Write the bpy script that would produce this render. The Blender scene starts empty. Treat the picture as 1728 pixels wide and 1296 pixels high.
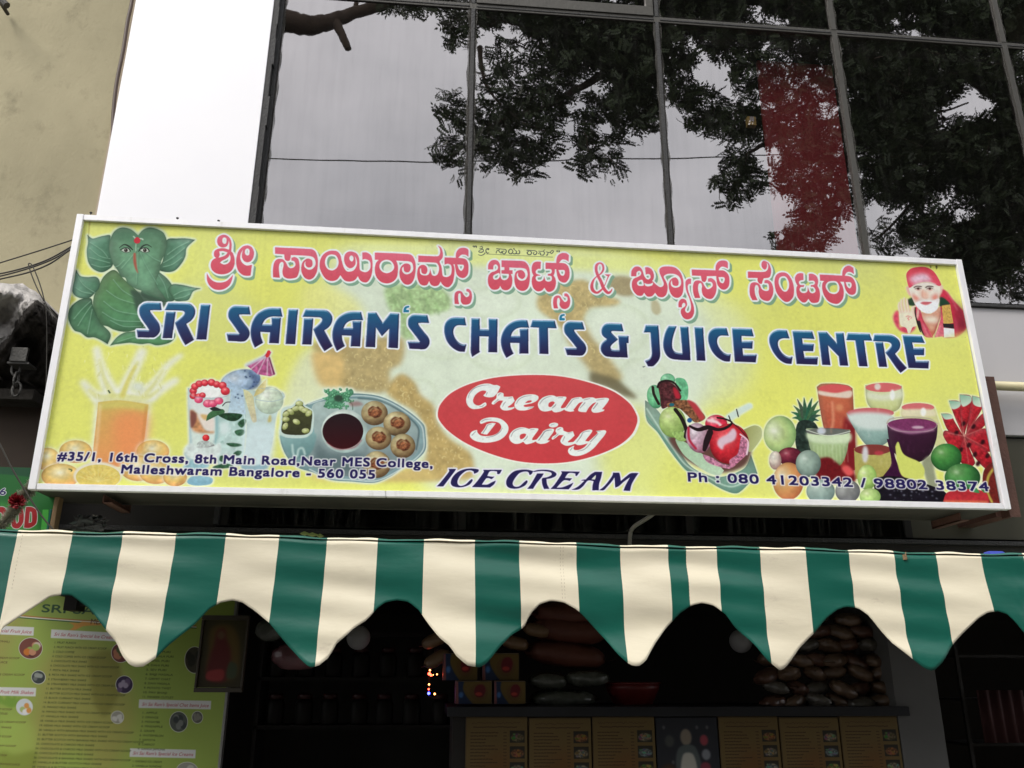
import bpy, bmesh, math, random
import numpy as np

# ------------------------------------------------------------------ camera, sky, sun, exposure
scene = bpy.context.scene
FPX, YAW, PITCH, ROLL = 1431.7, math.radians(5.44), math.radians(18.993), math.radians(0.153)
EYE = np.array([0.0, 0.0, 1.65])
_f = np.array([math.sin(YAW) * math.cos(PITCH), math.cos(YAW) * math.cos(PITCH), math.sin(PITCH)])
_r = np.array([math.cos(YAW), -math.sin(YAW), 0.0]); _u = np.cross(_r, _f)
RT = _r * math.cos(ROLL) + _u * math.sin(ROLL); UP = -_r * math.sin(ROLL) + _u * math.cos(ROLL); FW = _f
from mathutils import Matrix
cam_data = bpy.data.cameras.new('camera'); cam = bpy.data.objects.new('camera', cam_data); scene.collection.objects.link(cam)
cam_data.sensor_width = 36; cam_data.lens = 36 * FPX / 1728; cam_data.clip_end = 400; cam_data.clip_start = .05
cam.matrix_world = Matrix(((RT[0], UP[0], -FW[0], EYE[0]), (RT[1], UP[1], -FW[1], EYE[1]), (RT[2], UP[2], -FW[2], EYE[2]), (0, 0, 0, 1)))
scene.camera = cam

SUN_EL, SUN_AZ = math.radians(46), math.radians(226)          # azimuth clockwise from +Y: behind the camera, a little left
world = bpy.data.worlds.new('World'); scene.world = world; world.use_nodes = True
wn, wl = world.node_tree.nodes, world.node_tree.links; wn.clear()
wo = wn.new('ShaderNodeOutputWorld'); bg = wn.new('ShaderNodeBackground'); bg.inputs[1].default_value = 0.12
sky = wn.new('ShaderNodeTexSky'); sky.sky_type = 'NISHITA'; sky.sun_disc = False; sky.sun_elevation = SUN_EL; sky.sun_rotation = SUN_AZ
sky.dust_density = 3.0; sky.air_density = 1.0
tc = wn.new('ShaderNodeTexCoord'); nz = wn.new('ShaderNodeTexNoise'); nz.inputs['Scale'].default_value = 2.2; nz.inputs['Detail'].default_value = 5
mp = wn.new('ShaderNodeMapping'); mp.inputs['Scale'].default_value = (1, 1, 2.2)
wl.new(tc.outputs['Generated'], mp.inputs[0]); wl.new(mp.outputs[0], nz.inputs['Vector'])
cr = wn.new('ShaderNodeValToRGB'); cr.color_ramp.elements[0].position = .3; cr.color_ramp.elements[1].position = .72
cr.color_ramp.elements[0].color = (6.0, 6.1, 6.3, 1); cr.color_ramp.elements[1].color = (11.0, 10.9, 11.0, 1)
wl.new(nz.outputs['Fac'], cr.inputs[0])
wm = wn.new('ShaderNodeMixRGB'); wm.inputs[0].default_value = .92
wl.new(sky.outputs[0], wm.inputs[1]); wl.new(cr.outputs[0], wm.inputs[2]); wl.new(wm.outputs[0], bg.inputs[0]); wl.new(bg.outputs[0], wo.inputs[0])

sun_data = bpy.data.lights.new('sun', 'SUN'); sun_data.energy = 1.5; sun_data.angle = math.radians(24); sun_data.color = (1.0, .95, .88)
sun = bpy.data.objects.new('sun', sun_data); scene.collection.objects.link(sun)
from mathutils import Vector
sd = Vector((math.sin(SUN_AZ) * math.cos(SUN_EL), math.cos(SUN_AZ) * math.cos(SUN_EL), math.sin(SUN_EL)))
sun.rotation_euler = sd.to_track_quat('Z', 'Y').to_euler(); sun.location = sd * 30

scene.view_settings.view_transform = 'Standard'; scene.view_settings.look = 'None'
scene.view_settings.exposure = 0.90; scene.view_settings.gamma = 1.0; scene.view_settings.use_curve_mapping = False
scene.render.engine = 'CYCLES'
scene.cycles.max_bounces = 8; scene.cycles.diffuse_bounces = 3; scene.cycles.glossy_bounces = 4; scene.cycles.transparent_max_bounces = 10

def at(px, py, Y):
    """where the sight line through a point of the photograph (1728 x 1296) meets the upright plane at depth Y"""
    d = FW + RT * ((px - 864) / FPX) + UP * ((648 - py) / FPX)
    return EYE + d * ((Y - EYE[1]) / d[1])

GLASS_Y = 4.62                                                # plane of the glass facade
SIGN_Y = 4.0                                                  # plane of the sign face
AWN_Y = 3.4                                                   # plane of the awning valance
# ------------------------------------------------------------------ a small painter for flat prints
def vnoise(h, w, cell, seed):
    """smooth value noise 0..1"""
    r = np.random.RandomState(seed)
    gh, gw = int(h / cell) + 3, int(w / cell) + 3
    g = r.rand(gh, gw).astype(np.float32)
    y = np.arange(h, dtype=np.float32) / cell; x = np.arange(w, dtype=np.float32) / cell
    yi = y.astype(int); xi = x.astype(int)
    fy = y - yi; fx = x - xi
    fy = (fy * fy * (3 - 2 * fy))[:, None]; fx = (fx * fx * (3 - 2 * fx))[None, :]
    a = g[yi][:, xi]; b = g[yi][:, xi + 1]; c = g[yi + 1][:, xi]; d = g[yi + 1][:, xi + 1]
    return (a * (1 - fx) + b * fx) * (1 - fy) + (c * (1 - fx) + d * fx) * fy

def gblur(a, s):
    if s < 0.3: return a
    n = max(1, int(s * 2.6)); k = np.exp(-0.5 * (np.arange(-n, n + 1) / s) ** 2); k = (k / k.sum()).astype(np.float32)
    def one(m):
        p = np.pad(m, ((n, n), (0, 0)), mode='edge'); o = np.zeros_like(m)
        for i, w in enumerate(k): o += w * p[i:i + m.shape[0]]
        return o
    return one(one(a).T).T

def smooth_path(pts, corner, closed=True, sub=6):
    """Catmull-Rom through the points; a marked point stays a sharp corner"""
    n = len(pts); out = []
    rng = range(n if closed else n - 1)
    for i in rng:
        p1, p2 = pts[i], pts[(i + 1) % n]
        p0 = p1 if corner[i] or (not closed and i == 0) else pts[(i - 1) % n]
        p3 = p2 if corner[(i + 1) % n] or (not closed and i + 2 >= n) else pts[(i + 2) % n]
        if corner[i] and corner[(i + 1) % n]:
            out.append(p1); continue
        L = np.linalg.norm(p2 - p1)
        t1 = (p2 - p0) / 2; t2 = (p3 - p1) / 2
        for t in (t1, t2):
            m = np.linalg.norm(t)
            if m > L and m > 0: t *= L / m
        for k in range(sub):
            t = k / sub; t2_, t3_ = t * t, t * t * t
            out.append((2*t3_-3*t2_+1)*p1 + (t3_-2*t2_+t)*t1 + (-2*t3_+3*t2_)*p2 + (t3_-t2_)*t2)
    if not closed: out.append(pts[-1])
    return np.array(out)

def cover(conts, nonzero=False, ss=3, pad=2, W=None, H=None):
    """antialiased coverage of a set of closed contours -> (x0, y0, mask)"""
    allp = np.concatenate(conts)
    x0 = max(0, int(np.floor(allp[:, 0].min())) - pad); y0 = max(0, int(np.floor(allp[:, 1].min())) - pad)
    x1 = min(W, int(np.ceil(allp[:, 0].max())) + pad); y1 = min(H, int(np.ceil(allp[:, 1].max())) + pad)
    if x1 <= x0 or y1 <= y0: return None
    w, h = (x1 - x0) * ss, (y1 - y0) * ss
    T = np.zeros((h, w + 1), np.int32)
    for c in conts:
        q = (c - (x0, y0)) * ss; r = np.roll(q, -1, 0)
        for (ax, ay), (bx, by) in zip(q, r):
            if ay == by: continue
            s = 1
            if ay > by: ax, ay, bx, by = bx, by, ax, ay; s = -1
            ra = max(0, int(np.ceil(ay - .5))); rb = min(h - 1, int(np.ceil(by - .5)) - 1)
            if rb < ra: continue
            rr = np.arange(ra, rb + 1)
            xs = ax + (rr + .5 - ay) * (bx - ax) / (by - ay)
            T[rr, np.clip(np.ceil(xs - .5), 0, w).astype(int)] += s
    C = np.cumsum(T, 1)[:, :w]
    m = (C != 0) if nonzero else ((C & 1) != 0)
    m = m.astype(np.float32).reshape(y1 - y0, ss, x1 - x0, ss).mean((1, 3))
    return x0, y0, m

class Art:
    def __init__(s, W, H, fn, k):
        s.W, s.H, s.fn, s.k = W, H, fn, k
        s.c = np.ones((H, W, 3), np.float32); s.a = None; s.fr = (0, 0, 1.0)
        s.rs = np.random.RandomState(5)
    def F(s, ox, oy, sc): s.fr = (ox, oy, sc)
    def raw(s, pts):                                     # traced units -> canvas units
        p = np.asarray(pts, float) / s.fr[2] + (s.fr[0], s.fr[1])
        return s.fn(p)
    def P(s, t):
        pts, cor = [], []
        for q in t.replace('\n', '').split(';'):
            q = q.strip()
            if not q: continue
            cor.append(q.endswith('!')); x, y = q.rstrip('!').split(','); pts.append((float(x), float(y)))
        return [smooth_path(s.raw(pts), cor)]
    def S(s, t, r=None):
        pts = [tuple(float(v) for v in q.split(',')) for q in t.replace('\n', '').split(';') if q.strip()]
        if len(pts[0]) == 2: pts = [(x, y, r) for x, y in pts]
        a = np.array(pts); a3 = smooth_path(a, [False] * len(a), closed=False, sub=8)
        kk = s.k / s.fr[2]; c = s.raw(a3[:, :2]); rad = np.maximum(a3[:, 2] * kk, .25)
        out = []; th = np.linspace(0, 2 * math.pi, 13)[:-1]; circ = np.stack([np.cos(th), np.sin(th)], 1)
        for i in range(len(c)):
            out.append(c[i] + circ * rad[i])
            if i:
                d = c[i] - c[i - 1]; L = np.hypot(*d)
                if L < 1e-6: continue
                n = np.array([d[1], -d[0]]) / L
                out.append(np.array([c[i-1] + n * rad[i-1], c[i] + n * rad[i], c[i] - n * rad[i], c[i-1] - n * rad[i-1]]))
        return out
    def E(s, cx, cy, rx, ry, rot=0, n=40):
        th = np.linspace(0, 2 * math.pi, n + 1)[:-1]; r = math.radians(rot)
        x = rx * np.cos(th); y = ry * np.sin(th)
        return [s.raw(np.stack([cx + x * math.cos(r) - y * math.sin(r), cy + x * math.sin(r) + y * math.cos(r)], 1))]
    def mask(s, add, sub=(), nz=True, pad=2):
        r = cover(add, nz, 3, pad, s.W, s.H)
        if r is None: return None
        x0, y0, m = r
        for h in sub:
            q = cover(h, True, 3, 1, s.W, s.H)
            if q is None: continue
            hx, hy, hm = q
            ax, ay = max(x0, hx), max(y0, hy); bx, by = min(x0 + m.shape[1], hx + hm.shape[1]), min(y0 + m.shape[0], hy + hm.shape[0])
            if bx > ax and by > ay: m[ay-y0:by-y0, ax-x0:bx-x0] *= 1 - hm[ay-hy:by-hy, ax-hx:bx-hx]
        return x0, y0, m
    def grow(s, r, rad, extra=2):
        x0, y0, m = r; n = int(math.ceil(rad)) + extra
        nx0, ny0 = max(0, x0 - n), max(0, y0 - n); nx1, ny1 = min(s.W, x0 + m.shape[1] + n), min(s.H, y0 + m.shape[0] + n)
        b = np.zeros((y0 + m.shape[0] + n - (y0 - n), x0 + m.shape[1] + n - (x0 - n)), np.float32)
        b[n:n + m.shape[0], n:n + m.shape[1]] = m; o = b.copy()
        for rr, nn in ((rad, 28), (rad * .5, 12)):
            for t in range(nn):
                dx = int(round(math.cos(t * 2 * math.pi / nn) * rr)); dy = int(round(math.sin(t * 2 * math.pi / nn) * rr))
                o = np.maximum(o, np.roll(np.roll(b, dy, 0), dx, 1))
        oy, ox = ny0 - (y0 - n), nx0 - (x0 - n)
        return nx0, ny0, o[oy:oy + ny1 - ny0, ox:ox + nx1 - nx0]
    def put(s, r, col, alpha=1.0, blur=0, tex=0, cell=6, seed=1, dx=0, dy=0):
        """composite a colour (or HxWx3 array) through a mask"""
        if r is None: return
        x0, y0, m = r
        if blur:
            n = int(blur * 2.5) + 1; m = np.pad(m, n); x0 -= n; y0 -= n; m = gblur(m, blur)
            if isinstance(col, np.ndarray) and col.ndim == 3: col = np.pad(col, ((n, n), (n, n), (0, 0)), mode='edge')
        x0 += int(round(dx)); y0 += int(round(dy))
        ax, ay, bx, by = max(0, x0), max(0, y0), min(s.W, x0 + m.shape[1]), min(s.H, y0 + m.shape[0])
        if bx <= ax or by <= ay: return
        mm = m[ay-y0:by-y0, ax-x0:bx-x0] * alpha
        if isinstance(col, np.ndarray) and col.ndim == 3: cc = col[ay-y0:by-y0, ax-x0:bx-x0]
        else: cc = np.broadcast_to(np.asarray(col, np.float32) / 255.0, mm.shape + (3,))
        if tex:
            nz = vnoise(by - ay, bx - ax, cell, seed) * .6 + vnoise(by - ay, bx - ax, cell * .4 + 1, seed + 1) * .4
            cc = np.clip(cc * (1 + (nz[..., None] - .5) * 2 * tex), 0, 1)
        if s.a is not None:
            A = s.a[ay:by, ax:bx]; na = mm + A * (1 - mm)
            L = s.l[ay:by, ax:bx]
            L[...] = np.where(na[..., None] > 1e-4, (cc * mm[..., None] + L * (A * (1 - mm))[..., None]) / np.maximum(na, 1e-4)[..., None], L)
            s.a[ay:by, ax:bx] = na
        else:
            C = s.c[ay:by, ax:bx]; C += (cc - C) * mm[..., None]
    def grad(s, r, c0, c1, ang=90, gamma=1.0):
        x0, y0, m = r; h, w = m.shape; t = math.radians(ang)
        y, x = np.mgrid[0:h, 0:w].astype(np.float32); v = x * math.cos(t) + y * math.sin(t)
        v = ((v - v.min()) / max(1e-3, v.max() - v.min())) ** gamma
        return (np.asarray(c0, np.float32) + (np.asarray(c1, np.float32) - np.asarray(c0, np.float32)) * v[..., None]) / 255
    def fill(s, shp, c0, c1=None, ang=90, sub=(), nz=True, **kw):
        r = s.mask(shp, sub, nz)
        if r is None: return
        vol = kw.pop('vol', 0)
        s.put(r, c0 if c1 is None else s.grad(r, c0, c1, ang), **kw)
        if vol:
            x0, y0, m = r; sz = min(m.shape) ; inner = gblur(m, max(1.5, sz * .09)); edge = m * np.clip(1 - inner, 0, 1)
            s.put((x0, y0, edge), tuple(v * .35 for v in c0), alpha=vol)
            up = gblur(m * (1 - np.roll(np.roll(inner, int(sz * .12), 0), int(sz * .06), 1)), 2.0) * m
            s.put((x0, y0, np.clip(up, 0, 1) * .6), (236, 244, 236), alpha=vol * .35)
        return r
    def ball(s, cx, cy, rx, ry, rot, dark, mid, light, lx=-.35, ly=-.45, **kw):
        """a round thing as a picture prints it: three tones"""
        shp = s.E(cx, cy, rx, ry, rot); r = s.mask(shp)
        if r is None: return
        x0, y0, m = r; h, w = m.shape; c = shp[0].mean(0); e = shp[0].max(0) - shp[0].min(0)
        y, x = np.mgrid[0:h, 0:w].astype(np.float32)
        u = (x + x0 - c[0]) / (e[0] / 2) - lx; v = (y + y0 - c[1]) / (e[1] / 2) - ly
        d = np.clip(np.sqrt(u * u + v * v) / 1.45, 0, 1)[..., None]
        D, M, L = [np.asarray(q, np.float32) / 255 for q in (dark, mid, light)]
        col = np.where(d < .5, L + (M - L) * (d / .5), M + (D - M) * ((d - .5) / .5))
        sz = max(6.0, float(min(e)))
        mo = vnoise(h, w, sz * .30, int(cx) % 997)[..., None] * .6 + vnoise(h, w, sz * .11 + 1, int(cy) % 991)[..., None] * .4
        col = np.clip(col * (1 + (mo - .5) * .26), 0, 1)
        s.put(r, col.astype(np.float32), **kw)
        inner = gblur(m, sz * .07); s.put((x0, y0, m * np.clip(1 - inner, 0, 1)), tuple(v * .6 for v in dark), alpha=.42)
        if sz > 24:
            hx, hy = c[0] + lx * e[0] * .42, c[1] + ly * e[1] * .42
            g = np.exp(-(((x + x0 - hx) / (sz * .10)) ** 2 + ((y + y0 - hy) / (sz * .07)) ** 2)).astype(np.float32)
            s.put((x0, y0, m * g), tuple(min(255, v * .5 + 125) for v in light), alpha=.55)
    def line(s, t, rad, col, **kw): s.put(s.mask(s.S(t, rad)), col, **kw)
    def begin(s): s.a = np.zeros((s.H, s.W), np.float32); s.l = np.zeros((s.H, s.W, 3), np.float32)
    def end(s, halo=0, col=(232, 236, 232), soft=1.0, ha=.9):
        a, l = s.a, s.l; s.a = None
        ys, xs = np.where(a > .05)
        if len(ys) == 0: return
        r = (xs.min(), ys.min(), a[ys.min():ys.max() + 1, xs.min():xs.max() + 1])
        if halo: s.put(s.grow(r, halo * s.k), col, alpha=ha, blur=soft * s.k)
        y0, y1, x0, x1 = ys.min(), ys.max() + 1, xs.min(), xs.max() + 1
        C = s.c[y0:y1, x0:x1]; C += (l[y0:y1, x0:x1] - C) * a[y0:y1, x0:x1, None]
    def image(s, name):
        im = bpy.data.images.new(name, s.W, s.H, alpha=False, float_buffer=False)
        px = np.ones((s.H, s.W, 4), np.float32); px[..., :3] = np.clip(s.c, 0, 1)[::-1]
        im.pixels.foreach_set(px.ravel()); im.update(); im.pack(); return im

def homography(src, dst):
    A = []
    for (x, y), (u, v) in zip(src, dst):
        A.append([x, y, 1, 0, 0, 0, -u * x, -u * y, -u]); A.append([0, 0, 0, x, y, 1, -v * x, -v * y, -v])
    Hm = np.linalg.svd(np.array(A))[2][-1].reshape(3, 3)
    def f(p):
        p = np.asarray(p, float); q = np.concatenate([p, np.ones((len(p), 1))], 1) @ Hm.T
        return q[:, :2] / q[:, 2:]
    return f

def lettering(body, shear=0.0, spacing=1.0, word=1.0):
    """outlines of plain latin lettering from Blender's built-in font; em units, y up; returns contours, width"""
    cu = bpy.data.curves.new('lettering', 'FONT'); cu.body = body; cu.shear = shear
    cu.space_character = spacing; cu.space_word = word; cu.resolution_u = 4
    o = bpy.data.objects.new('lettering', cu); bpy.context.scene.collection.objects.link(o)
    dg = bpy.context.evaluated_depsgraph_get(); c2 = o.to_curve(dg); out = []
    for sp in c2.splines:
        pts = sp.bezier_points; n = len(pts)
        for i in range(n):
            a, b = pts[i], pts[(i + 1) % n]
            A, B, Cc, D = [np.array(v[:2]) for v in (a.co, a.handle_right, b.handle_left, b.co)]
            if i == 0: path = []
            for k in range(5):
                t = k / 5; path.append((1-t)**3*A + 3*(1-t)**2*t*B + 3*(1-t)*t*t*Cc + t**3*D)
        if n: out.append(np.array(path))
    o.to_curve_clear(); bpy.data.objects.remove(o); bpy.data.curves.remove(cu)
    return out

def text_quad(art, body, p0, p1, size, shear=0.0, spacing=1.0, lean_on=True):
    """lettering set along the baseline p0 -> p1 (traced units); size = cap height in traced units"""
    cs = lettering(body, shear, spacing)
    allx = np.concatenate(cs)[:, 0]; xa, xb = allx.min(), allx.max()
    p0 = np.array(p0, float); p1 = np.array(p1, float); d = (p1 - p0) / (xb - xa); n = np.array([0.0, -1.0]) * (size / 0.70)
    res = []
    for c in cs:
        b = p0 + (c[:, :1] - xa) * d
        lean = -((b[:, :1] / art.fr[2] + art.fr[0]) - 857) / 4230 if lean_on else 0.0
        res.append(art.raw(b + c[:, 1:2] * n + np.concatenate([lean * c[:, 1:2] * (size / 0.70), 0 * b[:, :1]], 1)))
    return res
# ------------------------------------------------------------------ the printed face of the shop sign
SIGN_W, SIGN_H = 2640, 786
FACE = [(139.5, 371.5), (1613.5, 447.0), (1690.0, 849.5), (62.5, 815.8)]      # the printed face in the photograph: tl tr br bl
sign_map = homography(FACE, [(0, 0), (SIGN_W, 0), (SIGN_W, SIGN_H), (0, SIGN_H)])

def paint_sign():
    A = Art(SIGN_W, SIGN_H, sign_map, SIGN_W / 1560.0); rs = np.random.RandomState(9)
    H, W = SIGN_H, SIGN_W
    Y = np.array([217, 221, 124], np.float32); Y2 = np.array([227, 231, 122], np.float32); Y3 = np.array([205, 212, 140], np.float32)
    n = vnoise(H, W, 300, 3)[..., None]; n2 = vnoise(H, W, 180, 4)[..., None]
    A.c[:] = (Y + (Y2 - Y) * n + (Y3 - Y) * np.clip(n2 * 1.4 - .7, 0, 1)) / 255
    A.F(0, 0, 1)
    pale = (214, 226, 208)
    A.fill(A.P("575,425;700,415;850,420;1000,425;1120,450;1190,520;1215,600;1180,700;1130,760;1085,850;760,850;690,760;560,680;540,600;560,520"), pale, blur=26, tex=.03, cell=40)
    A.fill(A.P("1130,480;1250,520;1270,640;1180,690;1100,640"), pale, blur=30, alpha=.6)
    A.fill(A.P("520,590;560,600;560,700;510,740;480,700;490,640"), (216, 224, 200), blur=14, alpha=.8)
    A.fill(A.P("600,420;900,425;1130,440;1130,462;900,450;640,440"), (224, 232, 140), blur=10, alpha=.7)
    A.fill(A.P("300,470;420,500;480,560;400,600;300,560"), (206, 212, 140), blur=20, alpha=.5)
    A.fill(A.P("520,480;600,500;620,560;560,590;520,560"), (226, 228, 150), blur=14, alpha=.8)
    A.fill(A.P("1020,700;1100,690;1180,740;1160,850;1040,850"), (218, 224, 130), blur=22, alpha=.8)
    A.F(500, 440, 2.88)
    A.F(500, 440, 2.88)
    for cx, cy, rx, ry in ((730, 330, 210, 150), (1010, 420, 170, 120), (1560, 330, 180, 130), (960, 200, 150, 80), (1700, 560, 120, 90), (620, 640, 80, 70)):
        m_ = A.mask(A.E(cx, cy, rx, ry)); 
        if m_ is None: continue
        x0_, y0_, mm_ = m_; inn = gblur(mm_, min(rx, ry) * .16); A.put((x0_, y0_, mm_ * np.clip(1 - inn, 0, 1)), (186, 202, 170), alpha=.75, blur=3); A.put((x0_, y0_, mm_ * inn), (226, 236, 222), alpha=.35, tex=.05, cell=12, blur=2)
    A.F(500, 440, 2.88)
    # leafy green and the brown puffed shells behind the lettering
    A.fill(A.P("450,125;560,110;700,120;760,170;760,230;700,250;640,270;610,330;580,370;530,370;515,280;470,240;450,190"), (168, 196, 146), blur=5, tex=.16, cell=11, alpha=.95)
    for x, y in ((480, 160), (520, 200), (560, 150), (600, 210), (640, 170), (690, 200), (560, 260), (560, 320)):
        A.line(f"{x},{y};{x+12},{y+25};{x+18},{y+60}", 4, (130, 168, 112), blur=3, alpha=.5)
    A.fill(A.P("90,440;170,430;250,440;260,600;200,615;130,600;95,520"), (212, 184, 124), blur=8, alpha=.95, tex=.05, cell=22)
    A.fill(A.P("90,400;240,380;520,370;540,430;520,500;470,530;470,600;430,640;300,630;230,600;250,500;200,450;120,440"), (176, 158, 110), blur=7, alpha=.9, tex=.1, cell=14)
    A.fill(A.P("450,630;480,580;530,548;590,590;620,650;680,700;700,780;760,860;860,930;880,1000;860,1060;300,1060;620,1000;640,850;600,740;500,680"), (184, 162, 108), blur=6, alpha=.95, tex=.1, cell=16)
    A.fill(A.P("100,990;400,1010;640,1000;700,1060;100,1060"), (212, 192, 130), blur=8, alpha=.8)
    A.fill(A.P("1185,200;1210,140;1290,110;1400,88;1450,110;1480,150;1590,190;1560,215;1450,225;1420,260;1400,310;1330,330;1270,290;1200,240"), (186, 170, 122), blur=6, alpha=.95, tex=.12, cell=13)
    A.fill(A.P("1540,85;1600,70;1670,95;1660,160;1590,165;1540,130"), (162, 150, 116), blur=5, alpha=.9, tex=.06)
    A.fill(A.P("1270,260;1400,290;1460,380;1510,430;1560,500;1600,560;1560,600;1470,560;1420,500;1360,430;1310,330"), (182, 166, 120), blur=8, alpha=.95, tex=.08, cell=14)
    A.fill(A.P("1450,540;1500,550;1570,570;1620,610;1675,665;1600,650;1520,610;1450,590"), (118, 112, 88), blur=6, alpha=.9)
    A.fill(A.P("1745,190;1775,195;1790,240;1770,260;1745,240"), (176, 166, 130), blur=3, alpha=.7)
    spots = [((250, 420), (520, 620), 60), ((460, 580), (700, 760), 70), ((640, 760), (860, 1030), 70), ((1220, 100), (1560, 230), 45), ((1370, 330), (1540, 520), 16)]
    for (xa, ya), (xb, yb), cnt in spots:
        for _ in range(cnt):
            x, y = rs.uniform(xa, xb), rs.uniform(ya, yb); px, py = sign_map([(500 + x / 2.88, 440 + y / 2.88)])[0].astype(int)
            if not (0 <= px < W and 0 <= py < H): continue
            c = A.c[py, px]
            if c[2] > .56 or c[0] < .45: continue
            if rs.rand() < .3:
                r = rs.uniform(5, 14); t = rs.uniform(0, 6.28)
                A.line(";".join(f"{x+r*math.cos(t+a):.1f},{y+r*math.sin(t+a):.1f}" for a in (0, .7, 1.4, 2.1, 2.8)), rs.uniform(1.0, 2.0), (226, 216, 160), blur=.9, alpha=.75)
            else:
                A.line(f"{x:.1f},{y:.1f};{x+rs.uniform(-3,3):.1f},{y+rs.uniform(3,9):.1f}", rs.uniform(1, 2.2), (230, 222, 176), blur=.9, alpha=.6)

    # --- leaf-faced figure at top left
    A.F(100, 340, 4.32); A.begin()
    LF = ((118, 160, 132), (70, 120, 86))
    def leaf(t, c0, c1, ang, veins=(), vc=(168, 204, 180)):
        sh = A.P(t); A.fill(sh, tuple(v * .96 for v in c0), c1, ang, tex=.10, cell=16, vol=.85)
        r = A.mask(sh); inner = A.grow((r[0], r[1], 1 - r[2]), 0) if False else None
        for v in veins: A.line(v, 2.2, vc, blur=.8, alpha=.75)
        for v in veins:
            q = ";".join(f"{float(p.split(',')[0])+4},{float(p.split(',')[1])+9}" for p in v.split(';'))
            A.line(q, 4.5, (62, 98, 78), blur=2.2, alpha=.35)
        A.put(A.mask(A.S(t.replace('!', '') + ';' + t.replace('!', '').split(';')[0], 2.0)), (56, 96, 72), alpha=.35, blur=1.2)
    leaf("370,1045!;420,985;480,950;560,940;640,900;760,900;850,960;820,1020;720,1045;660,1030;600,1035;520,1025;460,1030;415,1035", (86, 134, 100), (104, 160, 112), 90, ("420,1020;560,980;700,960",))
    leaf("225,700;150,708;85,755;58,815;70,880;105,935;150,950;200,985;250,985;300,1005;350,1035!;372,960;300,880;262,800;240,750", (62, 108, 78), (112, 160, 124), 100, ("130,900;180,820;230,750", "200,960;220,860;235,780", "100,850;160,780;225,720"))
    leaf("700,500;760,530;810,580;840,640;838,720;700,720;600,670;640,560", (110, 150, 124), (80, 124, 96), 60, ("720,520;770,600;800,700",))
    leaf("400,492;330,530;288,600;250,680;243,750;262,800;280,840;300,890;350,905;400,930;480,945;560,930;620,900;640,780;600,690;540,620;470,560", (104, 146, 92), (86, 138, 106), 80,
         ("340,640;430,700;560,740", "320,720;420,790;590,820", "310,800;420,860;610,870", "370,860;470,905;600,905", "390,560;460,640;560,700"))
    A.fill(A.P("520,640;600,655;700,690;780,720;780,760;620,770;570,800;540,700"), (64, 88, 74), blur=3, alpha=.9)
    leaf("115,490!;145,535;200,545;262,543;290,575;285,625;255,660;215,695;160,700;110,680;88,640;105,560", (132, 176, 154), (74, 116, 90), 0, ("120,520;170,600;260,660", "110,620;160,650;230,665"))
    leaf("1040,632!;980,622;905,605;830,600;800,640;835,700;860,722;900,722;950,712;985,650", (84, 130, 100), (134, 180, 158), 0, ("840,680;900,650;1000,632", "850,705;920,690;960,670"))
    leaf("200,235!;235,262;280,252;320,242;368,240;362,300;370,380;388,450;352,490;300,508;240,482;205,430;195,350;205,290", (134, 180, 158), (62, 108, 80), 12, ("215,330;290,390;370,410", "215,400;290,420;365,440", "230,450;300,470;370,460", "220,290;310,350;350,400"))
    leaf("995,272!;930,262;860,262;790,270;772,350;755,430;728,488;790,508;850,495;900,440;925,390;935,330", (66, 112, 84), (146, 190, 170), 0, ("760,440;830,400;920,330", "760,470;830,450;900,400", "790,380;860,330;950,285"))
    leaf("575,240!;520,195;450,182;395,215;362,290;360,350;385,440;420,490;450,540;480,550;500,590;560,630;620,650;680,680;740,700;790,718!;755,665;720,620;708,570;735,500;745,430;778,360;788,290;765,225;720,195;660,182;610,200",
         (100, 142, 112), (130, 178, 146), 100, ("575,330;520,400;450,480", "575,330;570,450;560,600", "575,330;630,450;720,600", "600,330;680,400;740,430", "470,420;430,460;400,470"), (156, 200, 172))
    A.fill(A.P("575,245!;530,200;460,190;400,220;370,280;420,270;500,280;565,330!;600,300;680,240;760,270;770,230;720,198;660,186;615,205"), (76, 118, 92), blur=7, alpha=.55)
    for ex, sg in ((484, 1), (624, -1)):
        A.fill(A.P(f"{ex-36},{346+2*sg}!;{ex-8},{333};{ex+18},{336};{ex+30},{354};{ex+6},{362};{ex-18},{360}"), (190, 204, 190))
        A.fill(A.E(ex, 347, 14, 13), (56, 44, 42)); A.fill(A.E(ex - 3, 343, 3, 3), (180, 186, 182))
        A.line(f"{ex-40},{344};{ex-10},{330};{ex+18},{333};{ex+33},{354}", 3.4, (34, 40, 38), blur=.4)
        A.line(f"{ex-36},{348};{ex-14},{361};{ex+10},{364};{ex+30},{356}", 1.8, (60, 70, 62), blur=.5); A.line(f"{ex-30},{318};{ex},{308};{ex+30},{318}", 4, (56, 84, 68), blur=3, alpha=.6)
    A.line("435,330,2;470,305,4;505,318,6;535,345,3", None, (48, 60, 54)); A.line("578,355,3;605,320,6;640,306,4;675,325,2", None, (48, 60, 54))
    A.line("558,300;556,350", 2.5, (180, 206, 186), blur=.8); A.line("540,245;560,262;600,262;610,270", 4, (208, 220, 206), blur=1)
    A.fill(A.P("567,250;590,268;585,292;565,298;546,288;545,268"), (188, 58, 70))
    A.line("548,372,8;550,430,10;560,480,7;574,515,2", None, (166, 96, 80), blur=1.2)
    A.end(3.2, (216, 228, 206), 1.6, .95)

    # --- orange juice glass with a splash, oranges
    A.F(40, 560, 3.927)
    W8 = (228, 232, 222)
    for t in ("480,110,26;500,200,30;530,300,40;600,430,50", "785,130,34;740,230,36;690,330,40;650,440,50", "1045,155,18;960,220,24;900,300,30;820,400,44", "390,330,22;440,390,30;500,440,34", "1010,320,26;930,370,30;850,420,40", "480,430,30;650,420,40;850,430,30"):
        A.line(t, None, W8, blur=6, alpha=.9)
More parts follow.
